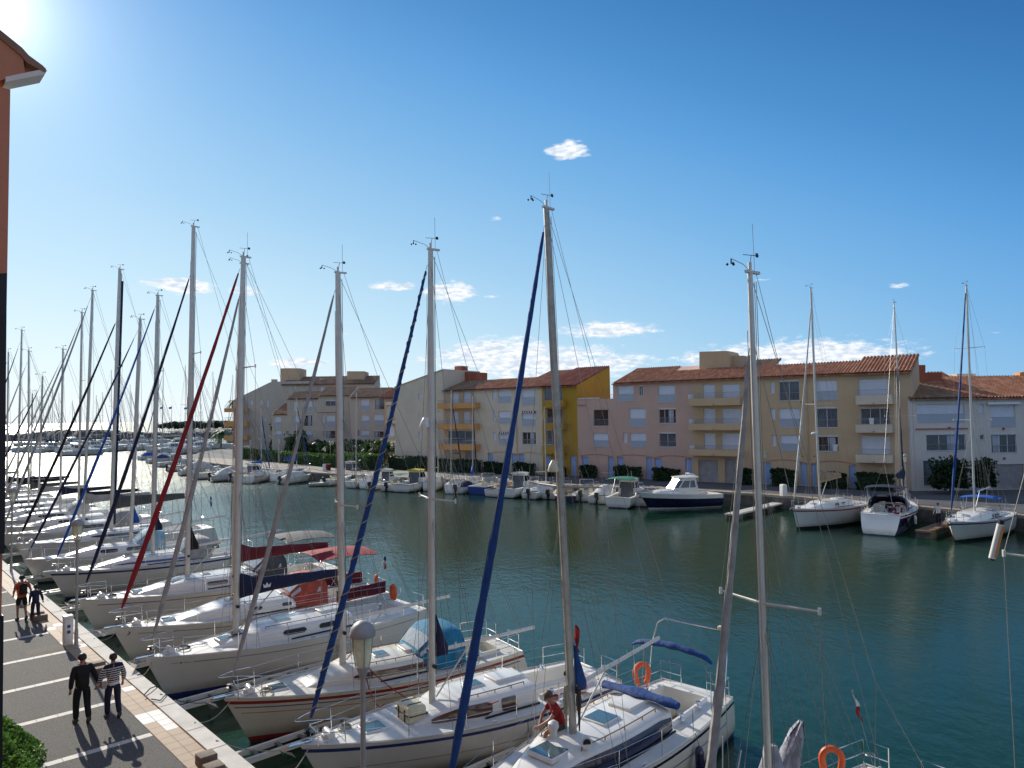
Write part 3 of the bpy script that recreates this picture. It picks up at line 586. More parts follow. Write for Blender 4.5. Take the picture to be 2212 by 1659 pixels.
# laundry on the cream block
for T,(x0,y0,x1,y1),lab in((R2,(900,1035,968,1110),'white top drying on the lowest window railing of the cream block'),(R2,(1310,740,1372,812),'pale trousers and shirt hung over the middle balcony railing')):
    a,z1=ML.px(T(x0,y0),-.05 if x0<1000 else -1.34); c,z0=ML.px(T(x1,y1),-.05 if x0<1000 else -1.34); y=-.09 if x0<1000 else -1.36
    b=MB(); b.loft([[(a+(c-a)*(i/8)*(1 if j<1 else .8)+(c-a)*.1*(j>0),y-.02*(i%2),z1+(z0-z1)*j/2) for i in range(9)] for j in range(3)])
    o=b.build('laundry',M['plastic_white'],smooth=0); o.location=ML.A; o.rotation_euler=(0,0,ML.rz); tag(o,lab,'laundry')
# white block (frontal)
MW=Frame(40.5,73.3,1,0.0)
bd=building('apartment_building','white apartment block with wide terraces and an orange tiled roof at the right edge',MW)
_,ez=MW.px(R1(800,515)); w0=MW.px(R1(395,700))[0]; wm=MW.px(R1(985,700))[0]; w1=wm+16
wall(bd,MW,'wall_white',w0-.6,wm,ez,ops(MW,R1,[(415,582,950,785,'s'),(522,925,960,1106,'d'),(490,1215,900,1500,'g')]),depth=5.7,rise=1.7)
wall(bd,MW,'wall_white',wm,w1,ez,ops(MW,R1,[(1238,592,1520,835,'s'),(1250,925,1530,1130,'d'),(1108,585,1168,683,'S'),(1122,928,1168,985,'o'),(1252,1258,1620,1520,'G')]),depth=8,rise=2.4,name='front_wall')
roof(bd,w0-.6,wm-.4,ez,5.7,1.7,'tiles_brown'); roof(bd,wm-.4,w1,ez,8,2.4)
b=MB(); a,z=MW.px(R1(400,865)); c,_=MW.px(R1(982,865)); b.box(a,c,-.1,-.003,z-.07,z+.07); b.build('moulding',M['pinkline'],bd,smooth=0)
b=MB(); a,z=MW.px(R1(1195,580)); c,z2=MW.px(R1(1560,568)); b.rbox(a,c,-.3,-.04,z-.1,z2+.08,.04); b.build('rolled_awning',M['plastic_white'],bd)
for X,Y in((775,850),(790,1165),(1383,860),(1392,1192)):
    a,z=MW.px(R1(X,Y)); b=MB(); b.cyl((a,-.02,z),(a,-.14,z),.13,.1,10); b.build('wall_light',M['wall_terracotta'],bd)
boxpart(bd,MW,R1,[(385,400),(385,145),(510,145),(510,230),(695,230),(695,400)],5.9,5,'wall_terracotta','rooftop_block')
boxpart(bd,MW,R1,[(862,330),(862,243),(1075,243),(1075,330)],12,3,'wall_greyish','rooftop_block')
a,z=MW.px(R1(695,335),11); c,_=MW.px(R1(880,335),11); roof(bd,a,c,z,3,1.2,'tiles',y0=11,over=.1)
# small chimney at right
boxpart(bd,MW,R1,[(1570,275),(1570,232),(1650,215),(1650,275)],8.2,1,'wall_orange','chimney')
# ---- grey stepped block far left
LF=Frame(-43,146,1,-.0)
LA=Frame(-53,158,1,0)
bd=building('apartment_building','tall grey stepped apartment block with two rooftop towers beyond the hedge',LA)
a0,a1=LA.px(R3(120,700))[0],LA.px(R3(622,700))[0]
zl=LA.px(R3(120,520))[1]; zr=LA.px(R3(612,277))[1]
wall(bd,LA,'wall_greyish',a0,a1,0,ops(LA,R3,[(470,515,497,585,'S'),(548,512,580,610,'s'),(355,690,372,755,'S'),(470,740,500,790,'S'),(518,740,545,790,'S'),(355,870,372,930,'S'),(475,870,497,950,'S'),(518,870,532,950,'S'),(548,365,580,410,'S'),(340,515,375,575,'S')]),depth=9,prof=[(a0,zl),(a1,zr)],name='gable_wall')
for y0,y1,rt in((628,672,592),(800,862,745),(985,1035,900)): balcony(bd,LA,R3,2,y0,300,y1,'wall_lightorange',rt,out=1.5,rm='rail')
zt=LA.px(R3(800,278))[1]; b1,b2=a1,LA.px(R3(1102,500))[0]
wall(bd,LA,'wall_greyish',b1,b2,zt,ops(LA,R3,[(908,330,930,380,'S')]),depth=9,name='upper_wall')
zt2=LA.px(R3(1300,312))[1]; b3=LA.px(T1(1735,400))[0]
wall(bd,LA,'wall_rose',b2,b3,zt2,ops(LA,R3,[(1203,340,1222,395,'d'),(1252,345,1292,415,'S')]),depth=6,rise=1.8,name='attic_wall')
roof(bd,b2-6,b3,zt2,6,1.9,'tiles_brown')
boxpart(bd,LA,R3,[(730,300),(730,110),(805,106),(985,108),(985,300)],3,5,'wall_tan','rooftop_tower')
boxpart(bd,LA,T1,[(1430,330),(1430,210),(1618,210),(1618,330)],3,5,'wall_tan','rooftop_tower')
boxpart(bd,LA,R3,[(612,277),(612,250),(675,250),(675,277)],1,1,'wall_greyish','chimney'); boxpart(bd,LA,R3,[(1245,275),(1245,230),(1300,240),(1300,275)],3,1,'wall_greyish','chimney')
bd2=building('apartment_building','row of pale grey flats with small tiled roofs in front of the taller stepped block',LF)
c0,c1,c2,c3=[LF.px(R3(x,800))[0] for x in(622,818,1224,1470)]
zt=LF.px(R3(720,708))[1]
wall(bd2,LF,'wall_greyish',c0,c1,zt,ops(LF,R3,[(660,735,740,865,'s'),(660,912,745,1000,'s'),(760,912,778,1000,'S')]),depth=8,rise=2.2,name='low_wall'); roof(bd2,c0,c1,zt,8,2.3,'tiles_brown',over=.1)
zt=LF.px(R3(1000,500))[1]
wall(bd2,LF,'wall_greyish',c1,c2,zt,ops(LF,R3,[(870,540,885,620,'S'),(905,545,955,660,'s'),(1032,530,1145,665,'s'),(1165,525,1182,610,'S'),(908,725,990,860,'s'),(1032,715,1143,858,'d'),(1165,722,1180,810,'S'),(905,915,1018,1022,'g'),(1060,910,1145,1020,'s'),(1165,910,1180,990,'S'),(850,1085,1020,1165,'G')]),depth=5,rise=1.5,name='front_wall'); roof(bd2,c1,c2,zt,5,1.5,'tiles_brown',over=.3)
zt=LF.px(T1(1290,475))[1]
wall(bd2,LF,'wall_greyish',c2,LF.px(T1(1462,700))[0],zt,ops(LF,T1,[(1195,535,1305,590,'g'),(1165,690,1185,770,'S'),(1205,690,1300,810,'s'),(1168,855,1185,930,'d'),(1200,858,1302,945,'d'),(1330,690,1400,800,'s'),(1330,858,1400,945,'s')]),depth=6,rise=1.8,name='end_wall')
roof(bd2,c2,LF.px(T1(1462,700))[0],zt,6,1.9,'tiles_brown',over=.3)
b=MB(); a,z=LF.px(T1(1120,660)); c,_=LF.px(T1(1310,660)); b.box(a,c,-.1,-.003,z-.08,z+.08); b.build('moulding',M['pinkline'],bd2,smooth=0)
for X0,X1,Y in((850,1020,1082),(1250,1430,1082)):
    a,z=LF.px(R3(X0,Y)); c,_=LF.px(R3(X1,Y)); b=MB(); b.box(a,c,-.9,-.003,z-.06,z+.1); b.build('canopy',M['shutter'],bd2,smooth=0)
LG=Frame(-34,140,1,-.08)
bd3=building('apartment_building','rose grey apartment block between the pale grey flats and the ivory gable',LG)
f0,f1=LG.px(T1(1465,700))[0],LG.px(T1(1845,700))[0]; zt=LG.px(T1(1640,492))[1]
wall(bd3,LG,'wall_rose',f0,f1,zt,ops(LG,T1,[(1583,515,1672,640,'s'),(1735,512,1838,630,'d'),(1585,685,1672,800,'s'),(1725,677,1830,800,'s'),(1545,845,1565,920,'d'),(1585,847,1673,945,'s'),(1725,865,1830,935,'d')]),depth=6,rise=1.8); roof(bd3,f0,f1,zt,6,1.9,'tiles_brown')
LH=Frame(-20,128,1,-.2); h0,h1=LH.px(T1(1845,700))[0],LH.px(T1(1990,700))[0]; zt=LH.px(T1(1900,500))[1]
bd4=building('apartment_building','narrow beige block of stacked balconies beside the blank ivory gable',LH)
wall(bd4,LH,'wall_tan',h0,h1,zt,ops(LH,T1,[(1865,590,1950,730,'S'),(1865,790,1950,940,'S'),(1865,1000,1950,1100,'o')]),depth=6,rise=2); roof(bd4,h0-1,h1,zt,6,1.9,'tiles_red')
for y0,y1,rt in((545,578,510),(750,780,715),(955,990,920)): balcony(bd4,LH,T1,1850,y0,1985,y1,'wall_ivory',rt,out=.9)
# ---- near building at the left edge of the frame
cn=Vector((-5.62,8.0,0)); e1=QT; e2=-QN
rt=empty('apartment_building',cn,0,'orange rendered house corner with a tiled eave at the left edge','building')
def lv(a,c,z): v=e1*a+e2*c; return (v.x,v.y,z)
ztop=CH+ (892-176)/FP*8.0
def obox(b,a0,a1,c0,c1,z0,z1,mi=None):
    v=[lv(a,c,z) for z in(z0,z1) for c in(c0,c1) for a in(a0,a1)]
    b.add(v,[(0,1,3,2),(4,5,7,6),(0,1,5,4),(2,3,7,6),(0,2,6,4),(1,3,7,5)],mi)
b=MB(); obox(b,0,5,0,4,GZ-.2,ztop+.1); b.build('wall',M['wall_near'],rt,smooth=0)
# the long housing block the balcony belongs to, unseen behind and beside the camera, added to cut sky light
b=MB()
for (t0,t1,w0,w1,z1) in((-75,-12.5,8.3,20,14.2),(-1.9,95,8.0,20,13.5)):
    v=[Q(t,w,z) for z in(GZ,z1) for w in(w0,w1) for t in(t0,t1)]; b.add([tuple(p-cn) for p in v],[(0,1,3,2),(4,5,7,6),(0,1,5,4),(2,3,7,6),(0,2,6,4),(1,3,7,5)])
b.build('long_wall',M['wall_near'],rt,smooth=0)
def epoly(pts,dep,m,name,off=0,parent=rt):
    P=[PL(x,y,cn-e1*off,e2)-cn for x,y in pts]; n=len(P); b=MB()
    b.add([tuple(p) for p in P]+[tuple(p+e1*dep) for p in P],[tuple(range(n)),tuple(range(n,2*n))[::-1]]+[(i,(i+1)%n,n+(i+1)%n,n+i) for i in range(n)]); return b.build(name,M[m],parent,smooth=0)
k=epoly([(-90,-18),(0,64),(48,103),(62,119),(92,141),(100,149),(98,156),(60,136),(46,120),(0,82),(-90,2)],.35,'tiles_brown','roof',.05)
epoly([(-90,10),(0,84),(44,121),(50,128),(54,158),(12,170),(-90,200)],.3,'wall_near','gable',.03)
epoly([(12,166),(50,158),(93,149),(102,152),(97,160),(12,177)],.3,'alu_white','gutter',.04,k)
epoly([(-60,592),(15,590),(13,830),(11,1140),(9,1196),(-60,1196)],.12,'black','window_shutter',.13)
epoly([(-60,1332),(8,1330),(5,1660),(-60,1660)],.12,'black','balcony_panel',.13)
# ---------------------------------------------------------------- hedges and plants of the far bank
def hedge(label,p,q,w,h,n,leaf,size,z0=GZ,group=None,core=True):
    p=Vector(p);q=Vector(q); d=(q-p); L=d.length; X=d.normalized(); Y=Vector((-X.y,X.x,0))
    b=MB()
    def fn():
        s=random.random()*L; f=random.random()
        if f<.45: y=random.choice((-1,1))*w/2*(1+.1*random.gauss(0,1)); z=random.random()*h
        else: y=random.uniform(-w/2,w/2); z=h*(1+.05*random.gauss(0,1)) if f<.9 else random.random()*h
        return X*s+Y*y+Vector((0,0,z+.12*math.sin(s*1.7)*math.sin(s*.6)))
    b.leaves(fn,n,size,.7)
    o=b.build('hedge',M[leaf],smooth=0,loc=(p.x,p.y,z0))
    c=MB(); a1=math.atan2(X.y,X.x); c.rbox(.1,L-.1,-w/2+.12,w/2-.12,0,h-.1,.15); k=c.build('dark_core',M['leaf_dark'],o,smooth=.6); k.rotation_euler=(0,0,a1)  # solid core added in a dark colour, standing in for shade inside the leaves
    return tag(o,label,'hedge',group)
random.seed(31)
hp=[G(524,990,1.2),G(630,1001,1.2),G(730,1010,1.2),G(812,1015,1.2)]
hedge('long clipped green hedge in front of the grey stepped block',hp[0],hp[1],1.4,1.9,2600,'leaf_hedge',.42)
hedge('long clipped green hedge on the promenade below the grey flats',hp[1],hp[2],1.4,1.9,2400,'leaf_hedge',.40)
hedge('thick round-topped hedge between the lamp posts left of the ivory gable',hp[2]+Vector((1,1.5,0)),hp[3],2.6,2.2,2600,'leaf_hedge',.40)
def mainpt(T,X,Y,out): 
    s,_=ML.px(T(X,Y)); p=ML.A+ML.X*s-ML.Y*out; return Vector((p.x,p.y,GZ))
for (T,xa,xb,h,lab) in((T2,110,640,2.0,'dark hedge along the foot of the blank ivory gable'),(T2,650,1110,1.7,'dark hedge under the orange balconies'),(T2,1155,1350,1.5,'dark box hedge in front of the left garage bay of the ivory block'),(T2,1478,1700,1.5,'dark box hedge in front of the right garage bay of the ivory block'),
    (R4,200,380,1.2,'low dark hedge at the foot of the mustard yellow block'),(R4,553,715,1.4,'dark box hedge in the left arched bay of the pink block'),(R4,935,1215,1.5,'dark box hedge in the middle arched bay of the pink block'),(T3,945,1190,1.4,'dark box hedge in the right arched bay of the pink block'),
    (T3,1745,1880,1.6,'dark hedge beside the brown garage door of the cream block'),(R2,250,505,1.7,'dark box hedge in the left arched bay of the cream block'),(R2,800,1080,1.5,'dark hedge in the right arched bay of the cream block'),(R2,1190,1600,1.6,'dark hedge under the right balconies of the cream block')):
    p,q=mainpt(T,xa,1300,1.2),mainpt(T,xb,1300,1.2); hedge(lab,p,q,1.0,h,700,'leaf_dark',.32)
def bush(name,label,c,rx,ry,rz,n,leaf,size,cat='shrub',group=None,up=0):
    b=MB()
    def fn():
        while 1:
            v=Vector((random.uniform(-1,1),random.uniform(-1,1),random.uniform(-.4,1)))
            l=v.length
            if .45<l<1 or random.random()<.15: break
        w=1+.12*math.sin(v.x*5+v.y*3)+.08*math.sin(v.z*7+v.x*4)
        return (v.x*rx*w,v.y*ry*w,rz*.45+v.z*rz*.6*w)
    b.leaves(fn,n,size,.7,up); o=b.build(name,M[leaf],smooth=0,loc=c)
    t=MB(); t.tube([(0,0,-.1),(.05,0,rz*.3),(0,.05,rz*.6)],[.12,.09,.04],6); t.build('trunk',M['bark'],o)
    return tag(o,label,cat,group)
def wp(M_,T,X,Y,out):
    s,_=M_.px(T(X,Y)); p=M_.A+M_.X*s-M_.Y*out; return (p.x,p.y,GZ)
bush('shrub','big dark round shrub in front of the white block beside the dark blue sailboat',wp(MW,R1,575,1300,3),1.55,1.2,3.1,4200,'leaf_dark',.30)
bush('shrub','narrow dark cypress-like shrub behind the blue sail cover at right',wp(MW,R1,1020,1300,2),0.8,.9,3.0,2200,'leaf_dark',.34)
bush('shrub','small dark shrub at the right end of the white block',wp(MW,R1,1625,1400,2),0.6,.8,2.4,900,'leaf_dark',.3)
def hb_(x,y,off=1.5): 
    p=G(x,y,1.2); return (p.x+off*.6,p.y+off*.8,GZ)
bush('shrub','dark bushy shrub at the left end of the long hedge',hb_(545,988,5),3.2,2.4,5.6,1500,'leaf_dark',.62)
bush('shrub','tall loose green shrub rising behind the hedge',hb_(578,992,4),2.6,2.,7.4,1500,'leaf_palm',.62)
bush('shrub','green shrub behind the hedge beside the double-armed lamp',hb_(604,996,4),2.2,1.8,5.4,1200,'leaf_palm',.62)
bush('shrub','dark spreading shrub below the white garage canopy',hb_(705,1003,4),5.,2.2,3.8,1500,'leaf_dark',.62)
bush('shrub','dark shrub between the two yuccas',hb_(755,1005,4),4.,2.,3.6,1200,'leaf_dark',.62)
bush('shrub','shaded shrub behind the hedge near the grey lamp',hb_(640,999,4),3,2,3.6,900,'leaf_dark',.62)
def yucca(label,c,h,r,n,trunks=3):
    o=empty('yucca_plant',c,0,label,'plant'); b=MB(); t=MB()
    for k in range(trunks):
        a=k*2.1; top=Vector((math.cos(a)*r*.45,math.sin(a)*r*.45,h*(.55+.15*k/trunks)))
        t.tube([(0,0,0),top*.5,top],[.16,.13,.1],6)
        for i in range(n):
            az=random.random()*6.3; el=random.uniform(-.5,1.4); L=r*random.uniform(.6,1.); d=Vector((math.cos(az)*math.cos(el),math.sin(az)*math.cos(el),math.sin(el))); s=Vector((-math.sin(az),math.cos(az),0))*.09
            m_=top+d*L*.55; e=top+d*L-Vector((0,0,L*.25)); b.add([top-s*.5,top+s*.5,m_+s,m_-s,e],[(0,1,2,3),(3,2,4)])
    b.build('leaves',M['leaf_palm'],o,smooth=0); t.build('trunk',M['bark'],o)
yucca('bright green yucca with spiky leaves behind the hedge, left of the tall mast',hb_(690,1004,3),4.6,1.9,90)
yucca('low green yucca in front of the bright taller one',hb_(712,1006,2),2.6,1.7,70)
yucca('large spiky yucca at the corner of the rose grey block',hb_(788,1010,4),5.2,2.2,110)
yucca('spiky yucca partly hidden behind the tall middle mast',hb_(762,1008,4),4.6,1.9,90)
# palm and leaning palms by the marina at left
def palm(label,c,h,r,n=26):
    o=empty('palm_tree',c,0,label,'palm'); t=MB(); t.tube([(0,0,0),(.2,0,h*.5),(.1,0,h)],[.22,.17,.15],7); t.build('trunk',M['bark'],o); b=MB()
    for i in range(n):
        az=i*2.4; el=random.uniform(-.2,1.2); d=Vector((math.cos(az),math.sin(az),0)); P=[Vector((.1,0,h))+d*(r*u*math.cos(el*(1-u*.5)))+Vector((0,0,r*(math.sin(el)*u-u*u*.8))) for u in(0,.25,.5,.75,1)]
        s=Vector((-d.y,d.x,0))
        for j in range(4):
            for k in range(3):
                q=P[j]+(P[j+1]-P[j])*k/3
                for sg in(-1,1): b.add([q,q+(P[j+1]-P[j])*.3,q+s*sg*r*.22+(P[j+1]-P[j])*.5-Vector((0,0,r*.12))],[(0,1,2)])
    b.build('crown',M['leaf_palm'],o,smooth=0)
p=G(477,968,1.2); palm('palm tree on the quay below the orange balconies at the marina end',(p.x,p.y,GZ),4.5,3.2)
p=G(462,958,1.2); palm('distant tall palm standing out against the sky',(-112,290,GZ),15.5,3.)
# near bush bottom left
b=MB(); 
def nb():
    while 1:
        v=Vector((random.uniform(-1,1),random.uniform(-1,1),random.uniform(-.2,1)))
        if .62<v.length<1.02: break
    w=1+.10*math.sin(v.x*9+v.y*7)+.08*math.sin(v.z*11+v.x*6)
    return (v.x*1.15*w,v.y*3.4*w,.1+v.z*.85*w)
b.leaves(nb,42000,.085,.65,.25); p=Q(4.4,4.75)
o=b.build('shrub',M['leaf_near'],smooth=0,loc=(p.x,p.y,GZ)); o.rotation_euler=(0,0,QA-PI/2); tag(o,'bright green leafy bush on the pavement in the bottom left corner','shrub')
c=MB(); c.lathe([(.2,0),(.85,.1),(.98,.45),(.8,.7),(.45,.84),(.02,.88)],n=20); k=c.build('dark_core',M['leaf_dark'],o); k.scale=(.72,2.4,.72)  # added dark filler body, its colour plays the shaded inside of the bush
# ---------------------------------------------------------------- sailing boats
def tube1(b,p,q,r=.006,n=4,mi=None): b.tube([p,q],r,n,mi)
class Boat: pass
def sailboat(name,label,bow,az,L,B,fb,hull='gelcoat',stripe=None,stripe2=None,bottom='antifoul_blue',boot=None,deck='deck_white',cabin='gelcoat',top=None,mx=.40,
             cab=(.22,.70,.42),win='glass_dark',wins=((.38,.62),),wv=(.25,.75),genoa=None,gtop=.93,gpx=None,gr=.085,strap=None,bowh=None,boom=None,cover=None,boom_up=.06,boomang=0,spread=(.5,),sw=1.15,
             hood=None,hoodx=None,bimini=None,masth=None,hatches=((.16,.5,.0),),lod=0,group=None,cat='sailboat',rev=.5,rake=.75,mast='alu',wheel=False,mastr=.085,rail=True,vane=1,side_stripe=False,well=True,rigm='wire',backstay=True,stack=False,blue_deck=False,collar=None,transom=None):
    azr=R(az); X=Vector((math.sin(azr),math.cos(azr),0)); rz=math.atan2(X.y,X.x); Y=Vector((-X.y,X.x,0))
    root=empty(name,(bow[0],bow[1],0),rz,label,cat,group); O=Vector((bow[0],bow[1],0))
    loc=lambda p:Vector(((p-O).dot(X),(p-O).dot(Y),p.z))
    tw=.74
    def hbf(t):
        t=min(max(t,0),1)
        return B/2*(max(0,math.sin(PI/2*min(1,t/.58)))**.82 if t<.58 else 1-(1-tw)*((t-.58)/.42)**1.9)
    sh=lambda t: fb*(1.17-.32*t+.22*t*t)
    def hp(t,h):
        z=sh(t)*h; x0=rake*(1-h); x1=L+ (rev*(1-h) if rev>0 else rev*(1-h)); x=x0+(x1-x0)*t
        e=.20+.55*max(0,1-t)**2.2; hh=max(0,(h+.42)/1.42); y=hbf(t)*hh**e*(1-.12*max(0,.3-h))
        if t==0: y=0.02
        return x,y,z
    nt_=22 if lod==0 else (14 if lod==1 else 9)
    H=[1,.93,.86,.80,.55,.3,.13,.06,-.05,-.35] if lod<2 else [1,.9,.8,.4,.1,-.2]
    rm=[]
    for i in range(len(H)-1):
        a,c=H[i],H[i+1]; k=0
        if stripe and a<=.94 and c>=.84: k=1
        if stripe2 and .79<=c and a<=.87: k=2
        if stripe=='wide' : k=0
        if a<=.14 and c>=.05 and lod<2: k=3 if boot else 0
        if a<=.07 or (lod>=2 and a<=.1): k=4
        rm.append(k)
    ts=[(i/nt_)**1.15 for i in range(nt_+1)]
    b=MB()
    mats=[M[hull],M[stripe or hull],M[stripe2 or hull],M[boot or hull],M[bottom],M[transom or hull]]
    for sg in(-1,1):
        secs=[[(p[0],sg*p[1],p[2]) for p in (hp(t,h) for h in H)] for t in ts]
        if sg==1: secs=[q[::-1] for q in secs]
        b.loft(secs,rowmi=rm if sg<0 else rm[::-1])
    tr=[hp(1,h) for h in H]
    for i in range(len(H)-1):
        a,c=tr[i],tr[i+1]; b.poly([(a[0],-a[1],a[2]),(a[0],a[1],a[2]),(c[0],c[1],c[2]),(c[0],-c[1],c[2])],5 if H[i]>.07 else 4)
    b.build('hull',mats,root,smooth=.7)
    dz=lambda t,yf: sh(t)-.02+.05*(1-yf*yf)
    ca,cb,ch=cab
    wx0,wx1=cb+.02,.93
    # deck with sunk cockpit
    yfs=[-1,-.8,-.52,-.2,.2,.52,.8,1]; td=sorted(set([round(t,4) for t in ts]+([wx0,wx1] if well else [])))
    b=MB(); Lx=lambda t:t*L
    for i in range(len(td)-1):
        t0,t1=td[i],td[i+1]
        for j in range(len(yfs)-1):
            if well and t0>=wx0-1e-6 and t1<=wx1+1e-6 and -.53<yfs[j]<.5: continue
            b.poly([(Lx(t),hbf(t)*yf*.985,dz(t,yf)) for t,yf in((t0,yfs[j]),(t1,yfs[j]),(t1,yfs[j+1]),(t0,yfs[j+1]))],1 if blue_deck and ca<t0<cb and abs(yfs[j]+yfs[j+1])>.9 else 0)
    b.build('deck',[M[deck],M['nonskid_blue']],root,smooth=.5)
    if well:
        b=MB(); tt=[t for t in td if wx0-1e-6<=t<=wx1+1e-6]; f=.52
        for (y,z0,z1,ff) in((0,0,-.28,f),):
            for sg in(-1,1):
                b.loft([[(Lx(t),sg*hbf(t)*f,dz(t,f)+.12) ,(Lx(t),sg*hbf(t)*f*.98,dz(t,f)-.28),(Lx(t),sg*hbf(t)*.24,dz(t,f)-.28),(Lx(t),sg*hbf(t)*.24,dz(t,f)-.66)] for t in tt])
                b.loft([[(Lx(t),sg*hbf(t)*(f+.06),dz(t,f)-.01),(Lx(t),sg*hbf(t)*(f+.04),dz(t,f)+.12),(Lx(t),sg*hbf(t)*f,dz(t,f)+.12)] for t in tt])
            b.loft([[(Lx(t),-hbf(t)*.24,dz(t,f)-.66),(Lx(t),hbf(t)*.24,dz(t,f)-.66)] for t in tt],mi=1)
            for t in(tt[0],tt[-1]): b.poly([(Lx(t),-hbf(t)*.56,dz(t,f)+.1),(Lx(t),hbf(t)*.56,dz(t,f)+.1),(Lx(t),hbf(t)*.56,dz(t,f)-.66),(Lx(t),-hbf(t)*.56,dz(t,f)-.66)])
        b.build('cockpit',[M[cabin],M['teak'] if lod==0 else M[deck]],root,smooth=.4)
    if lod<2:
        b=MB()
        for sg in(-1,1): b.tube([(Lx(t),sg*hbf(t)*.985,sh(t)+.015) for t in ts],.02 if lod==0 else .025,4)
        b.tube([(L,-hbf(1)*.98,sh(1)+.015),(L,hbf(1)*.98,sh(1)+.015)],.02,4)
        b.build('toe_rail',M['alu'],root)
    # coachroof
    cw=lambda t: min(hbf(t)*.66, B*.34)*(.62+.38*min(1,(t-ca)/(.45*(cb-ca))))
    chh=lambda t: ch*(min(1,max(0.02,(t-ca)/(.38*(cb-ca))))**.75)*(1+.12*(t-ca)/(cb-ca))
    N2=14 if lod==0 else 8; cts=[ca+(cb-ca)*i/N2 for i in range(N2+1)]
    def csec(t):
        w,h,z=cw(t),chh(t),dz(t,.5)-.02; r=[]
        pr=[(1,0),(.97,.6),(.93,.84),(.86,.95),(.55,1.06),(0,1.12)]
        L_=[(Lx(t),-w*a,z+h*c) for a,c in pr]; return L_+[(x,-y,zz) for x,y,zz in L_[-2::-1]]
    b=MB(); secs=[csec(t) for t in cts]; b.loft(secs)
    b.poly(secs[-1]); b.poly(secs[0][::-1])
    cabo=b.build('cabin',M[cabin],root,smooth=.75)
    ctop=lambda t,yf=0: dz(t,.5)-.02+chh(t)*(1.12-.1*abs(yf))
    def cpoly(f,t):
        i=min(max((t-ca)/(cb-ca)*N2,0),N2-1e-6); k=int(i); return f(cts[k])+(f(cts[k+1])-f(cts[k]))*(i-k)
    def sidep(t,v,sg,o=.014):
        w,h,z=cpoly(cw,t),cpoly(chh,t),cpoly(lambda q:dz(q,.5)-.02,t)
        if v<.6: u=v/.6; y=w*(1-.03*u); zz=h*.6*u
        else: u=(v-.6)/.24; y=w*(.97-.04*u); zz=h*(.6+.24*u)
        return (Lx(t),sg*(y+o),z+zz)
    for (a,c) in wins:
        for sg in(-1,1):
            b=MB(); n=10; tt=[ca+(cb-ca)*(a+(c-a)*i/n) for i in range(n+1)]
            lo=[wv[0]+(.12 if i in(0,n) else 0) for i in range(n+1)]; hi=[wv[1]-(.12 if i in(0,n) else 0) for i in range(n+1)]
            b.loft([[sidep(t,l,sg),sidep(t,min(h_,max(l,.6)),sg),sidep(t,max(h_,l),sg)] for t,l,h_ in zip(tt,lo,hi)]); b.build('window',M[win],cabo,smooth=0)
            if lod>=1 and sg==1 and lod>1: pass
    if lod<2:
        for (t,s,y) in hatches:
            on=ca<t<cb; z=(ctop(t) if on else dz(t,0))+.0; b=MB(); x=Lx(t); s2=s/2
            b.rbox(x-s2,x+s2,y-s2,y+s2,z-.06,z+.035,.03); h=b.build('hatch',M['plastic_white'] if lod==0 else M[cabin],root)
            b=MB(); b.box(x-s2+.05,x+s2-.05,y-s2+.05,y+s2-.05,z+.03,z+.045); b.build('pane',M['glass_teal'],h,smooth=0)
    if lod==0:
        b=MB()
        for sg in(-1,1):
            P=[(Lx(ca+(cb-ca)*u),sg*cw(ca+(cb-ca)*u)*.72,ctop(ca+(cb-ca)*u)+(.0 if k%2 else .05)) for k,u in enumerate((.35,.36,.5,.51,.65,.66,.8,.81,.92))]
            P=[(Lx(ca+(cb-ca)*u),sg*cw(ca+(cb-ca)*u)*.72,ctop(ca+(cb-ca)*u,.7)+.05) for u in(.35,.5,.65,.8,.92)]
            b.tube(P,.014,5)
            for p in P: b.cyl((p[0],p[1],p[2]-.09),p,.014,n=5)
        b.build('handrail',M['teak'],root)
        b=MB() # companionway slider and garage
        t=cb; z=ctop(cb-.02); b.rbox(Lx(cb)-.95,Lx(cb)+.02,-.34,.34,z-.05,z+.06,.03); b.box(Lx(cb)+.005,Lx(cb)+.02,-.3,.3,z-.6,z-.02,1)
        b.build('companionway',[M[cabin],M['glass_dark']],root)
        for sg in(-1,1):
            for (t,w) in((cb+.06,.6),(cb+.16,.6)):
                b=MB(); x,y=Lx(t),sg*hbf(t)*w; z=dz(t,.6)+.1; b.lathe([(.09,0),(.08,.03),(.055,.06),(.07,.13),(.07,.16),(.03,.17)],(x,y,z-.02),12); b.build('winch',M['steel'],root)
            b=MB()
            t0_,t1_=ca+(cb-ca)*.5,cb; b.box(Lx(t0_),Lx(t1_),sg*hbf(t0_)*.72-.02,sg*hbf(t0_)*.72+.02,dz(t0_,.7)+.0,dz(t0_,.7)+.04); b.build('genoa_track',M['black'],root,smooth=0)
        b=MB(); b.rbox(Lx(.075)-.16,Lx(.075)+.16,-.1,.1,dz(.075,0)-.01,dz(.075,0)+.12,.04); b.cyl((Lx(.075),-.2,dz(.075,0)+.12),(Lx(.075),.2,dz(.075,0)+.12),.085,n=12); b.build('windlass',M['plastic_white'],root)
        # bow roller and anchor
        b=MB(); z=sh(0)+.03; b.box(-.3,.3,-.05,.05,z-.03,z+.02); b.tube([(.35,0,z+.05),(-.25,0,z+.05),(-.42,0,z-.12)],.02,5)
        b.add([(-.15,-.16,z-.22),(-.5,0,z-.02),(-.15,.16,z-.22),(-.30,0,z-.30)],[(0,1,3),(1,2,3),(0,3,2),(0,2,1)]); b.build('anchor',M['steel'],root,smooth=.3)
        b=MB()
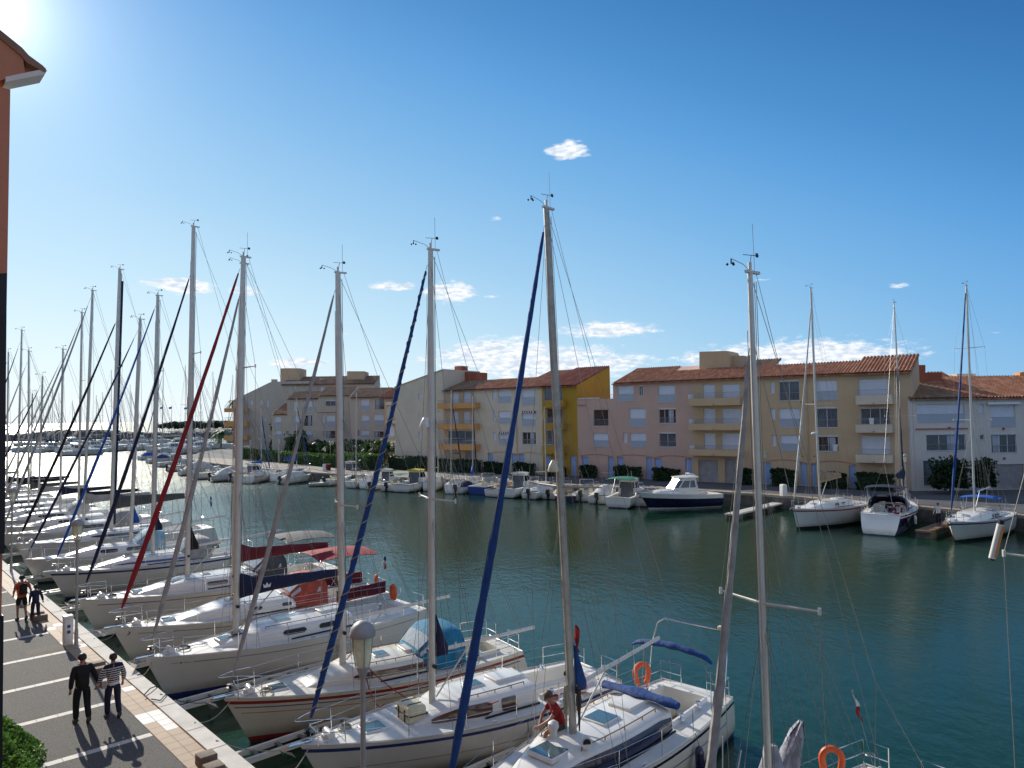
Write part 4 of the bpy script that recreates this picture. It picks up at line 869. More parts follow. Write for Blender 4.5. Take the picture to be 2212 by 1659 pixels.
        for t,y in((.06,.7),(.06,-.7),(.95,.85),(.95,-.85),(.5,.93),(.5,-.93)):
            x,yy,z=Lx(t),hbf(t)*y,dz(t,abs(y)); b.cyl((x-.1,yy,z+.06),(x+.1,yy,z+.06),.014,n=5); b.cyl((x-.03,yy,z),(x-.03,yy,z+.06),.012,n=5); b.cyl((x+.03,yy,z),(x+.03,yy,z+.06),.012,n=5)
        b.build('cleat',M['steel'],root)
    # mast
    rg=Boat(); rg.root=root; rg.X=X; rg.Y=Y; rg.O=O; rg.L=L; rg.hb=hbf; rg.dz=dz; rg.ctop=ctop; rg.sh=sh; rg.rz=rz
    mt=mx; mz=ctop(mt) if ca<mt<cb else dz(mt,0)
    mb=Vector((Lx(mt),0,mz-.03)); rg.mb=mb
    if top is not None or masth is not None:
        if top is not None:
            wb=O+X*mb.x; topw=atdepth(top[0],top[1],wb.y+.15); tl=loc(topw)
            tl.x=max(min(tl.x,mb.x+.9),mb.x-.4); tl.y=max(min(tl.y,.7),-.7)
        else: tl=mb+Vector((.15,0,masth))
        Hm=tl.z-mb.z; mp=lambda u: mb+(tl-mb)*u; rg.top=tl; rg.mp=mp
        b=MB(); n=10 if lod<2 else 6
        k=8; b.tube([mp(i/k) for i in range(k+1)],[mastr*(1 if i<k-1 else (.9 if i<k else .8)) for i in range(k+1)],n,flat=.68,side=(1,0,0))
        mo=b.build('mast',M[mast],root)
        if lod<2:
            b=MB(); q=mp(1); b.box(q.x-.12,q.x+.28,q.y-.035,q.y+.035,q.z,q.z+.05); b.cyl(q+Vector((0,0,.05)),q+Vector((0,0,.2)),.035,n=8); b.build('masthead',M['alu'],mo)
            b=MB()
            for i in range(3 if lod==0 else 1): 
                o=Vector((.11+.02*i,.05*(i-1),0)); tube1(b,mp(.06)+o,mp(.985)+o,.008)
            if lod==0: tube1(b,mp(.05)+Vector((-.12,.03,0)),mp(.9)+Vector((-.1,.03,0)),.008)
            b.build('halyard',M[rigm],mo)
        else:
            pass
        if vane:
            b=MB(); q=mp(1)+Vector((0,0,.04)); r_=.008 if lod==0 else .012
            b.tube([q,q+Vector((-.2,0,.1)),q+Vector((-.5,.05,.18))],r_*.8,4); c=q+Vector((-.5,.05,.18))
            b.cyl(c,c+Vector((0,0,-.1)),r_*1.6,n=5)
            for a in range(3):
                b.lathe([(.001,-.03),(.03,0),(.001,.03)],c+Vector((.07*math.cos(a*2.1),.07*math.sin(a*2.1),-.1)),6)
            b.build('anemometer',M['black'],mo)
            b=MB(); b.cyl(q,q+Vector((.05,0,.3)),r_,n=4); c=q+Vector((.05,0,.3)); b.tube([c+Vector((-.18,.05,0)),c+Vector((.18,-.05,0))],r_*.8,4); b.box(c.x+.1,c.x+.18,c.y-.035,c.y-.03,c.z-.03,c.z+.05)
            b.build('wind_vane',M['black'],mo)
            if vane>1: b=MB(); q2=mp(1)+Vector((.15,0,.05)); b.tube([q2,q2+Vector((0,.02,.9+.5*vane-1))],.006,4); b.build('antenna',M['wire'],mo)
        wr=.0068 if lod==0 else (.008 if lod==1 else .012)
        tips=[]
        for i,f in enumerate(spread):
            s=mp(f); w=sw*(1-.2*i); up=.03
            for sg in(-1,1):
                e=s+Vector((.16,sg*w,up)); tips.append((i,sg,e)); b=MB(); b.tube([s,e],[.032,.02] if lod<2 else .04,5,flat=.5); b.build('spreader',M[mast],mo)
                if lod==0: b=MB(); b.tube([e-Vector((0,0,.06)),e+Vector((0,0,.06))],.03,6); b.build('spreader_cap',M['plastic_white'],mo)
        b=MB(); cpx=mb.x+.25
        for sg in(-1,1):
            cpl=Vector((cpx,sg*hbf(cpx/L)*.93,dz(cpx/L,.9)))
            ee=[e for i,s_,e in tips if s_==sg]; ht=mp(gtop+.02)
            P=[cpl]+ee+[ht if ee else mp(.97)]
            for a,c in zip(P[:-1],P[1:]): tube1(b,a,c,wr)
            if lod<2 and spread:
                tube1(b,cpl+Vector((.1,0,0)),mp(spread[0]-.02),wr); 
                if lod==0: tube1(b,cpl+Vector((-.35,0,0)),mp(spread[0]-.03),wr)
        b.build('shrouds',M[rigm],root)
        if backstay:
            b=MB(); st=Vector((L-.1,0,sh(1)+.05)); sp_=mp(1)+(st-mp(1))*.78
            tube1(b,mp(1),sp_,wr)
            for sg in(-1,1): tube1(b,sp_,Vector((L-.1,sg*hbf(1)*.7,sh(1))),wr)
            b.build('backstay',M[rigm],root)
        # forestay + furled headsail
        fs=Vector((.12,0,sh(0)+.05)); ft=mp(gtop)+Vector((-.1,0,0))
        b=MB(); tube1(b,fs,ft,wr*1.2); b.build('forestay',M[rigm],root)
        if genoa:
            a,c=(.045,.985) if lod==0 else (.03,.96); b=MB(); n=44 if lod==0 else 10
            P=[];rr=[]
            for i in range(n+1):
                u=i/n; sag=Vector((.18,0,0))*math.sin(PI*u)*.5; P.append(fs+(ft-fs)*(a+(c-a)*u)+sag); rr.append(gr*((.55+.45*min(1,u/.12))*(1-.55*max(0,u-.2)/.8))*(1+.07*math.sin(i*2.3)+.05*math.sin(i*.9+az)))
            rr[0]*=.6; rr[-1]*=.6
            b.tube(P,rr,8); g=b.build('furled_sail',M['canvas_'+genoa],root)
            if strap:
                b=MB(); turns=strap[1]; pts=[]
                for i in range(int(turns*10)+1):
                    u=i/(turns*10); f=u*(n); k=min(int(f),n-1); w=f-k; p=P[k]+(P[k+1]-P[k])*w; r0=rr[k]+(rr[k+1]-rr[k])*w+.006
                    d=(P[k+1]-P[k]).normalized(); s1=d.orthogonal().normalized(); s2=d.cross(s1); an=u*turns*2*PI; pts.append(p+s1*r0*math.cos(an)+s2*r0*math.sin(an))
                b.tube(pts,.012,4); b.build('lashing',M[strap[0]],g)
            if lod==0: b=MB(); q=fs+(ft-fs)*.02; b.lathe([(.09,-.05),(.1,-.03),(.04,-.02),(.04,.03),(.1,.05),(.09,.06)],q,12); b.build('furling_drum',M['black'],g)
        # boom
        if boom:
            bl,bz=boom; bm0=mb+Vector((.12,0,bz)); an=R(boomang); d=Vector((math.cos(an),math.sin(an),boom_up)); tip=bm0+d*bl; rg.boomtip=tip
            b=MB(); b.tube([bm0,tip],.055 if lod<2 else .06,8,flat=.7,side=(0,0,1)); bo=b.build('boom',M['alu_white'],root)
            if lod==0:
                b=MB(); tube1(b,bm0+d*bl*.32+Vector((0,0,-.05)),mb+Vector((.12,0,.12)),.025,5); b.build('vang',M['alu'],bo)
                b=MB()
                for o in(-.05,.05): tube1(b,bm0+d*bl*.8,Vector(((bm0+d*bl*.8).x,o*3,dz(.75,0)+.1)),.008)
                b.build('mainsheet',M['rope'],bo)
            if backstay or lod==0:
                b=MB(); tube1(b,tip,mp(1)+Vector((.2,0,0)),wr*.9); b.build('topping_lift',M[rigm],bo)
            if lod==0:
                b=MB()
                for fb_ in(.35,.62,.85):
                    for sy in(-.12,.12): tube1(b,bm0+d*bl*fb_+Vector((0,sy*.6,0)),mp(.62)+Vector((.05,sy,0)),.006)
                b.build('lazy_jacks',M[rigm],bo)
            if cover:
                b=MB(); n=14 if lod==0 else 7; secs=[]; hgt=stack or .42
                for i in range(n+1):
                    u=i/n; c=bm0+d*(bl*(u*.97)); hh=hgt*(1-.55*u)+(.25*max(0,1-u*6)); ww=.17*(1-.4*u)+.012*math.sin(i*2.1)
                    sec=[]
                    for k in range(12):
                        a=2*PI*k/12; sec.append(c+Vector((-d.y,d.x,0))*(ww*math.sin(a)*(1 if math.cos(a)<.2 else .8))+Vector((0,0,hh*.42+hh*.58*math.cos(a)+(.01*math.sin(i*1.7+k)))))
                    secs.append(sec)
                b.loft(secs,closed=True,cap=True); cv=b.build('sail_cover',M['canvas_'+cover],bo,smooth=.9)
            elif collar:
                b=MB(); b.loft([[mb+Vector((.1+wd*(.5+.5*math.cos(2*PI*k/10)),.09*math.sin(2*PI*k/10)*(1 if wd>.2 else .5),bz+hz+.04*math.sin(k*2.))) for k in range(10)] for hz,wd in((-.12,.40),(.05,.42),(.35,.28),(.65,.17),(.95,.06))],closed=True,cap=True); b.build('mast_cover',M['canvas_'+collar],bo)
    # rails
    if rail:
        rr=.013 if lod==0 else .018; sth=.60; wl=.005 if lod==0 else .009
        b=MB(); z0=sh(0); x1=.1*L
        P=[Vector((x1,-hbf(.1)*.93,sh(.1)+sth)),Vector((.035*L,-hbf(.05)*.95,z0+sth+.02)),Vector((-.12,0,z0+sth)),Vector((.035*L,hbf(.05)*.95,z0+sth+.02)),Vector((x1,hbf(.1)*.93,sh(.1)+sth))]
        sm=[]
        for i in range(len(P)-1):
            for k in range(4): 
                u=k/4; p0=P[max(i-1,0)];p1=P[i];p2=P[i+1];p3=P[min(i+2,len(P)-1)]
                sm.append(.5*((2*p1)+(p2-p0)*u+(2*p0-5*p1+4*p2-p3)*u*u+(3*p1-p0-3*p2+p3)*u**3))
        sm.append(P[-1]); b.tube(sm,rr,5)
        for p in(P[0],P[1],P[3],P[4]): b.cyl(p,(p.x+.03,p.y*.98,sh(p.x/L)),rr,n=5)
        if lod==0: b.tube([P[0]-Vector((0,0,.3)),P[1]-Vector((0,0,.3)),P[3]-Vector((0,0,.3)),P[4]-Vector((0,0,.3))],rr*.8,5)
        b.build('pulpit',M['steel'],root)
        xs=[x1/L+(.88-x1/L)*k/(5 if L>8 else 4) for k in range(1,(5 if L>8 else 4))]
        b=MB(); 
        for sg in(-1,1):
            pts=[Vector((x1,sg*hbf(.1)*.93,sh(.1)+sth))]
            for t in xs: p=Vector((Lx(t),sg*hbf(t)*.95,sh(t)+sth)); b.cyl(p,(p.x,p.y,sh(t)),rr*.9,n=5); pts.append(p)
            pts.append(Vector((.88*L,sg*hbf(.88)*.95,sh(.88)+sth)))
            for a,c in zip(pts[:-1],pts[1:]):
                tube1(b,a,c,wl)
                if lod==0: tube1(b,a-Vector((0,0,.28)),c-Vector((0,0,.28)),wl)
        b.build('stanchions',M['steel'],root)
        for sg in(-1,1):
            b=MB(); a=Vector((.88*L,sg*hbf(.88)*.95,sh(.88))); c=Vector((.985*L,sg*hbf(.98)*.93,sh(1))); e=Vector((.985*L,sg*hbf(.98)*.35,sh(1)))
            U=Vector((0,0,sth)); b.tube([a,a+U,c+U,e+U,e],rr,5); b.cyl(c,c+U,rr,n=5)
            if lod==0: U2=Vector((0,0,.3)); b.tube([a+U2,c+U2,e+U2],rr*.8,5)
            b.build('pushpit',M['steel'],root)
    # spray hood
    if hood:
        x0=Lx(cb)-.75 if hoodx is None else Lx(hoodx); w=min(hbf(cb)*.72,B*.36)+.08; zb=dz(cb,.5)+.05; zt=ctop(cb-.03)-zb
        b=MB(); secs=[]; prof=[(0,zt+.02,.80),(.55,zt+.55,.95),(.75,zt+.66,1.),(1.25,zt+.68,1.0),(1.55,zt+.60,1.0)]
        for (dx,h,ww) in prof:
            secs.append([(x0+dx+(.25 if False else 0),-w*ww*math.cos(PI*k/12) if 0 else w*ww*(-1 if k<0 else 1)*math.copysign(abs(math.cos(PI*k/12))**.55,math.cos(PI*k/12)),zb+h*max(0,math.sin(PI*k/12))**.55) for k in range(13)])
        b.loft(secs); h=b.build('sprayhood',M['canvas_'+hood],root,smooth=.9)
        b=MB()
        def hs_(i,u,k0,k1,s):
            A=[Vector(p) for p in secs[i]]; Bq=[Vector(p) for p in secs[i+1]]; out_=[]
            for k in range(k0,k1+1):
                for uu in(u,1-u): pass
            rows=[]
            for uu in(.18,.85):
                rows.append([A[k]+(Bq[k]-A[k])*uu+Vector((-.012*s,0,.014)) for k in range(k0,k1+1)])
            return rows
        b.loft(hs_(0,.1,4,8,1)); b.loft(hs_(0,.1,9,10,1)); b.loft(hs_(0,.1,2,3,1)); b.build('window',M['vinyl_clear'],h,smooth=.9)
        for (k0,k1,sg) in((0,2,1),(10,12,-1)):
            b=MB()
            A=[Vector(p) for p in secs[1]]; Bq=[Vector(p) for p in secs[3]]
            kk=1 if k0==0 else 11; k2=2 if k0==0 else 10
            o=Vector((0,.02*(1 if A[kk].y>0 else -1),0)); b.poly([A[kk]+o+Vector((.05,0,.02)),Bq[kk]+o,Bq[k2]+o-Vector((0,0,.05)),A[k2]+o+Vector((.02,0,-.05))]); b.build('window',M['vinyl_clear'],h,smooth=0)
        rg.hood=h
    if bimini:
        col,xa,xb,zz=bimini; w=hbf(.85)*.85; b=MB(); secs=[]
        for i in range(7):
            u=i/6; x=Lx(xa)+(Lx(xb)-Lx(xa))*u; secs.append([(x,-w+2*w*k/8,dz(.85,0)+zz+.14*(1-((k-4)/4)**2)-.10*(2*u-1)**2) for k in range(9)])
        b.loft(secs); b.loft([[(p[0],p[1],p[2]-.02) for p in q] for q in secs]); bi=b.build('bimini',M['canvas_'+col],root,smooth=.9)
        for sg in(-1,1):
            b=MB()
            for x in(Lx(xa)+.05,Lx((xa+xb)/2),Lx(xb)-.05): b.tube([(Lx((xa+xb)/2)+(.15 if x>Lx((xa+xb)/2) else -.15),sg*w,dz(.85,1)+.05),(x,sg*w,dz(.85,0)+zz-.08)],.013,5)
            b.build('bimini_frame',M['steel'],bi)
    if wheel:
        b=MB(); x=Lx(.86); z=dz(.86,0)-.6; b.cyl((x,0,z),(x,0,z+.85),.07,n=8); b.torus((x+.08,0,z+.85),.38,.016,(1,0,.1),24,6)
        for k in range(5): a=k*2*PI/5; b.cyl((x+.08,0,z+.85),(x+.08,.38*math.cos(a),z+.85+.38*math.sin(a)),.008,n=4)
        b.build('steering_wheel',M['steel'],root)
    return rg
def wpt(rg,x,y,z): p=rg.O+rg.X*x+rg.Y*y; return Vector((p.x,p.y,z))
def rope(name,label,pts,r,m,cat='rope',parent=None,group=None):
    b=MB(); b.tube(pts,r,5); o=b.build(name,M[m],parent); 
    return tag(o,label,cat,group) if parent is None else o
def catenary(a,b_,sag,n=8):
    a=Vector(a);b_=Vector(b_); return [a+(b_-a)*i/n-Vector((0,0,sag*4*(i/n)*(1-i/n))) for i in range(n+1)]
def tfor(bow,az,px,py,z):
    """distance along the boat axis at which the centreline is seen at column px"""
    X=(math.sin(R(az)),math.cos(R(az)))
    best=None
    for k in range(0,160):
        s=k*.1; p=Vector((bow[0]+X[0]*s,bow[1]+X[1]*s,z))-CAM; w=p.dot(_f); u=CXP+FP*p.dot(_r)/w
        if best is None or abs(u-px)<best[0]: best=(abs(u-px),s)
    return best[1]
def bowpt(x,y,z): p=G(x,y,z); return (p.x,p.y)
def nearboat(bow,az,L,mxpx,**k):
    s=tfor(bow,az,mxpx,0,1.9); k.setdefault('mx',s/L); return sailboat(bow=bow,az=az,L=L,**k)
# --- the row along the near quay, nearest first
B1=nearboat((2.65,11.7),52,7.6,1668,name='sailboat',label='white sailboat at the bottom edge with a grey wrapped sail and grey furled headsail',B=2.6,fb=1.05,top=(1620,590),genoa='grey',gr=.085,gtop=.87,boom=(2.6,1.0),boom_up=.12,boomang=-16,cover=None,cab=(.3,.68,.35),spread=(.44,),sw=1.0,vane=2,mastr=.075)
B2=nearboat((-1.55,14.2),43,10.0,1240,name='sailboat',label='sailboat with navy band around its white cabin and a blue wrapped headsail',B=3.1,fb=1.2,stripe='navy_gel',stripe2='gelcoat',boot='blue_stripe',top=(1180,450),genoa='blue',gr=.095,gtop=.965,boom=(3.7,1.08),boom_up=.07,collar='blue',cab=(.20,.70,.50),wins=((.03,.99),),wv=(.02,.80),win='navy_gel',spread=(.46,),sw=1.15,hatches=((.335,.75,0),(.14,.5,0),(.53,.7,0)),vane=2,mastr=.11,blue_deck=False,mast='alu_dirty',strap=None,wheel=False)
B3=nearboat(bowpt(648,1606,1.45),56,9.4,936,name='sailboat',label='white sailboat with blue sheer stripe, big brown wedge windows and a raft box on deck',B=3.15,fb=1.2,stripe='blue_stripe',top=(930,540),genoa='blue',gr=.085,gtop=.965,strap=('rope',26),boom=(3.3,1.35),boom_up=.02,collar='navy',cab=(.30,.68,.45),win='glass_brown',wins=((.12,.58),(.66,.80),),wv=(.12,.80),spread=(.44,.0)[:1],sw=1.05,hatches=((.2,.62,0),(.52,.5,0)),vane=2,mastr=.1)
B4=nearboat(bowpt(482,1502,1.5),58,9.4,743,name='sailboat',label='cream sailboat with red and blue stripes and a turquoise sprayhood',B=3.1,fb=1.22,hull='gelcoat_cream',stripe='red_stripe',stripe2='gelcoat_cream',boot='red_stripe',bottom='antifoul_red',deck='deck_cream',cabin='gelcoat_cream',top=(730,590),genoa='grey',gr=.075,gtop=.955,boom=(3.6,1.35),boom_up=.06,cab=(.24,.68,.42),win='glass_brown',wins=((.32,.97),),wv=(.28,.72),spread=(.40,),sw=1.05,hood='sky',hatches=((.16,.55,0),(.50,.5,0)),vane=2,mastr=.11)
B5=nearboat(bowpt(312,1418,1.6),48,10.4,508,name='sailboat',label='white sailboat with thin blue line, navy boom cover and slim dark cabin windows',B=3.4,fb=1.32,stripe=None,boot='blue_stripe',top=(526,556),genoa='grey',gr=.085,gtop=.90,boom=(4.0,1.35),cover='navy',boom_up=.03,cab=(.20,.68,.42),win='black',wins=((.45,.62),(.72,.90)),wv=(.35,.75),spread=(.42,.70),sw=1.1,hatches=((.25,.55,0),(.45,.55,.0)),wheel=True,vane=2,stack=.55,mastr=.115,cabin='gelcoat')
B6=nearboat(bowpt(242,1352,1.6),54,10.9,505,name='sailboat',label='white sailboat dressed in red: furled headsail, boom cover, sprayhood and bimini',B=3.5,fb=1.3,stripe=None,boot='red_stripe',bottom='antifoul_red',top=(524,570),genoa='red',gr=.105,gtop=.985,boom=(4.1,1.6),cover='darkred',boom_up=.03,cab=(.20,.66,.42),win='black',wins=((.55,.62),(.78,.86)),wv=(.4,.7),spread=(.45,),hood='coral',bimini=('red',.70,.95,1.9),hatches=((.18,.55,0),(.4,.5,0)),stack=.5,vane=1,mastr=.09)
B7=nearboat(bowpt(168,1296,1.6),51,11.8,403,name='sailboat',label='large white sailboat with the tallest mast and a navy furled headsail',B=3.7,fb=1.35,stripe=None,boot='blue_stripe',top=(418,490),genoa='navy',gr=.085,gtop=.86,boom=(4.4,1.4),cover=None,collar='black',boom_up=.07,cab=(.18,.68,.42),win='glass_brown',wins=((.5,.66),(.74,.93)),wv=(.35,.75),spread=(.36,.63),sw=1.2,hatches=((.2,.55,0),(.34,.6,0),(.45,.4,0)),hood='charcoal',bimini=('charcoal',.74,.97,1.8),vane=1,mastr=.112)
B8=nearboat(bowpt(106,1232,1.6),50,10.4,331,name='sailboat',label='white sailboat with a blue cabin line, blue headsail and grey hood',B=3.4,fb=1.3,stripe='blue_stripe',top=(341,639),genoa='midblue',gr=.075,gtop=.96,boom=(4.,1.4),collar='navy',boom_up=.08,cab=(.18,.68,.4),win='blue_gel',wins=((.2,.95),),wv=(.3,.55),spread=(.42,.7),sw=1.,hatches=((.2,.5,0),(.36,.5,0)),hood='grey',lod=0,vane=1,mastr=.11)
B9=nearboat(bowpt(50,1204,1.6),50,9.6,284,name='sailboat',label='white sailboat with a bright blue triangular sail cover at its mast foot',B=3.2,fb=1.25,top=(303,690),genoa='navy',gr=.075,gtop=.95,boom=(3.6,1.3),collar='midblue',boom_up=.1,cab=(.2,.68,.4),wins=((.4,.6),(.7,.9)),spread=(.45,),hatches=((.2,.5,0),(.4,.5,0)),hood='lightblue',lod=1,vane=1,mastr=.11)
def rowboat(i,off,az,L,mpx,label,**k):
    p=Q(32.99+off,-1.2); return nearboat((p.x,p.y),az,L,mpx,name='sailboat',label=label,**k)
B10=rowboat(10,6.2,50,12.0,239,'long white sailboat with black boom cover and dark-edged mast',B=3.8,fb=1.35,top=(259,582),genoa='black',gr=.10,gtop=.80,boom=(4.8,1.5),cover='charcoal',cab=(.2,.68,.42),wins=((.3,.9),),wv=(.35,.7),spread=(.36,.62),sw=1.2,hatches=((.2,.5,0),),stack=.75,lod=0,vane=1,mastr=.13)
B11=rowboat(11,12.5,50,11.0,180,'white sailboat with a pale grey boom cover and two white headsails',B=3.6,fb=1.3,top=(200,628),genoa='grey',gr=.09,gtop=.97,boom=(4.6,1.4),cover='grey',cab=(.2,.68,.42),wins=((.4,.8),),spread=(.36,.62),hatches=((.2,.5,0),),stack=.5,lod=1,hood='grey',vane=1,mastr=.1)
B12=rowboat(12,17.0,50,11.0,169,'white sailboat with a black boom cover behind the pale grey covered one',B=3.5,fb=1.3,top=(177,676),genoa='grey',gr=.08,gtop=.96,boom=(4.4,1.4),cover='black',cab=(.2,.68,.42),wins=((.4,.8),),spread=(.38,.66),lod=1,vane=1)
B13=rowboat(13,22.5,50,10.0,129,'white sailboat with navy boom cover and slim white headsail further along the row',B=3.4,fb=1.25,top=(136,755),genoa='white',gr=.07,boom=(4.,1.4),cover='navy',cab=(.2,.68,.42),wins=((.4,.8),),lod=1,hood='white')
B14=rowboat(14,31,50,10.0,62,'white sailboat with dark boom cover near the left wall, mast with two slim headsails',B=3.4,fb=1.25,top=(62,759),genoa='white',gr=.07,boom=(4.,1.4),cover='charcoal',cab=(.2,.68,.42),wins=((.4,.8),),lod=1)
B15=rowboat(15,37,50,10.5,37,'white sailboat with the leftmost mast beside the orange wall',B=3.4,fb=1.25,top=(47,714),genoa='navy',gr=.07,boom=(4.,1.4),cover='black',cab=(.2,.68,.42),wins=((.4,.8),),lod=1)
random.seed(77)
for i,(off,top,mpx) in enumerate(((27,(92,812),84),(43,(18,760),14),(49,(70,850),66),(56,None,None),(63,None,None),(71,None,None),(80,None,None))):
    p=Q(32.99+off,-1.2); kw=dict(name='sailboat',label='small white sailboat far along the near quay beyond the masts',B=3.2,fb=1.2,cab=(.2,.68,.4),wins=((.4,.8),),lod=2,genoa=random.choice(('white','navy','grey')),gr=.08,boom=(3.8,1.4),cover=random.choice(('navy','grey','midblue')),group='small sailboats at the far end of the near quay')
    if top: nearboat((p.x,p.y),50,9.5,mpx,top=top,**kw)
    else: sailboat(bow=(p.x,p.y),az=50,L=9.5,mx=.4,masth=random.uniform(11,14),**kw)
# --- sailboats on the far quay
def az2(a,b_): return math.degrees(math.atan2(b_[0]-a[0],b_[1]-a[1]))
fb1=bowpt(1716,1140,.3); fs1=bowpt(1880,1096,.3)
F1=nearboat((22.0,57.4),az2((22.,57.4),(29.5,62.5)),9.2,1771,name='sailboat',label='white sailboat with red sheer line and cream sail on its boom at the far quay',B=3.3,fb=1.45,stripe='red_stripe',boot='black',bottom='antifoul_black',top=(1751,622),genoa='white',gr=.10,gtop=.90,boom=(3.,1.6),cover='tan',stack=.8,cab=(.2,.72,.42),wins=((.5,.6),(.68,.78)),wv=(.3,.8),spread=(.45,),sw=1.2,hatches=((.3,.5,0),),lod=0,rev=.0,rake=.5,vane=1,mastr=.1)
F2=nearboat((34.2,63.6),az2((34.2,63.6),(27.2,54.4)),10.6,1958,name='sailboat',label='sailboat with navy hull, white stern platform and navy boom cover facing stern-on',B=3.7,fb=1.35,hull='navy_gel',stripe='gelcoat',bottom='antifoul_blue',transom='gelcoat',top=(1931,655),genoa='navy',gr=.09,gtop=.95,boom=(3.6,1.9),cover='navy',stack=.8,cab=(.2,.66,.42),wins=((.3,.4),(.5,.6)),wv=(.3,.8),spread=(.42,.72),sw=1.2,hood='navy',bimini=('navy',.66,.84,1.9),lod=0,rev=.9,wheel=True,vane=1,mastr=.1)
F3=nearboat((30.3,50.6),az2((30.3,50.6),(38.5,57.3)),9.6,2106,name='sailboat',label='cream sailboat with bright blue headsail and blue covers at the right edge',B=3.4,fb=1.3,hull='gelcoat_old',stripe='blue_stripe',boot='black',bottom='antifoul_black',top=(2087,617),genoa='blue',gr=.10,gtop=.98,boom=(3.2,1.35),collar='midblue',cab=(.2,.7,.4),win='glass_dark',wins=((.6,.9),),wv=(.2,.8),spread=(.40,.72),sw=1.25,lod=0,vane=1,mastr=.1,hatches=((.3,.5,0),),bimini=('midblue',.58,.74,1.35))
F4=sailboat(name='sailboat',label='white sailboat with small mast and sagging blue boom cover beside a moored tender',bow=(-33.8,120.5),az=az2((-33.8,120.5),(-36.2,105.)),L=11.5,B=3.,fb=1.1,stripe=None,mx=.42,masth=11,top=(538+0,835) and None,genoa='blue',gr=.12,boom=(4.2,1.2),cover='midblue',stack=.9,cab=(.25,.7,.4),win='blue_gel',wins=((.1,.9),),wv=(.2,.6),lod=1)
F5=sailboat(name='sailboat',label='small cream sailboat with red sheer stripe left of the blue-covered one',bow=(-38.5,115),az=183,L=8.6,B=2.8,fb=1.0,hull='gelcoat_cream',stripe='red_stripe',mx=.42,masth=9.5,genoa='blue',gr=.12,boom=(3.4,1.2),cover='midblue',cab=(.25,.7,.4),lod=1)
F6=nearboat((-19.2,103.5),183,7.,769,name='sailboat',label='small white sailboat under a tan cockpit tent with red fenders',B=2.6,fb=1.,stripe='red_stripe',top=(770,850),genoa=None,boom=None,cab=(.25,.7,.4),lod=1,rail=True)
F7=nearboat((-6.6,96.5),186,8.,974,name='sailboat',label='small white sailboat with an outboard engine on its round stern',B=2.7,fb=1.,top=(975,846),genoa='navy',gr=.10,boom=(2.8,1.2),cab=(.25,.7,.4),lod=1)
F8=nearboat((-5.0,99.),180,7.6,1021,name='sailboat',label='little white sailboat with sagging blue boom cover behind the blue-hulled cruiser',B=2.6,fb=1.,top=(1021,858),genoa='navy',gr=.10,boom=(3.2,1.2),cover='midblue',stack=.8,cab=(.25,.7,.4),lod=1)
F9=sailboat(name='sailboat',label='small white sailboat with empty boom in front of the yellow block',bow=(5.2,89.6),az=205,L=7.6,B=2.7,fb=1.0,mx=.4,masth=8.8,boom=(3,1.2),cab=(.25,.7,.4),lod=1,hull='gelcoat')
F10=sailboat(name='sailboat',label='small white sailboat next to the yellow-topped cabin cruiser',bow=(-9.6,99.5),az=188,L=7.2,B=2.6,fb=1.0,mx=.4,masth=8.5,boom=(2.8,1.2),cab=(.25,.7,.4),lod=1,hull='gelcoat_old')
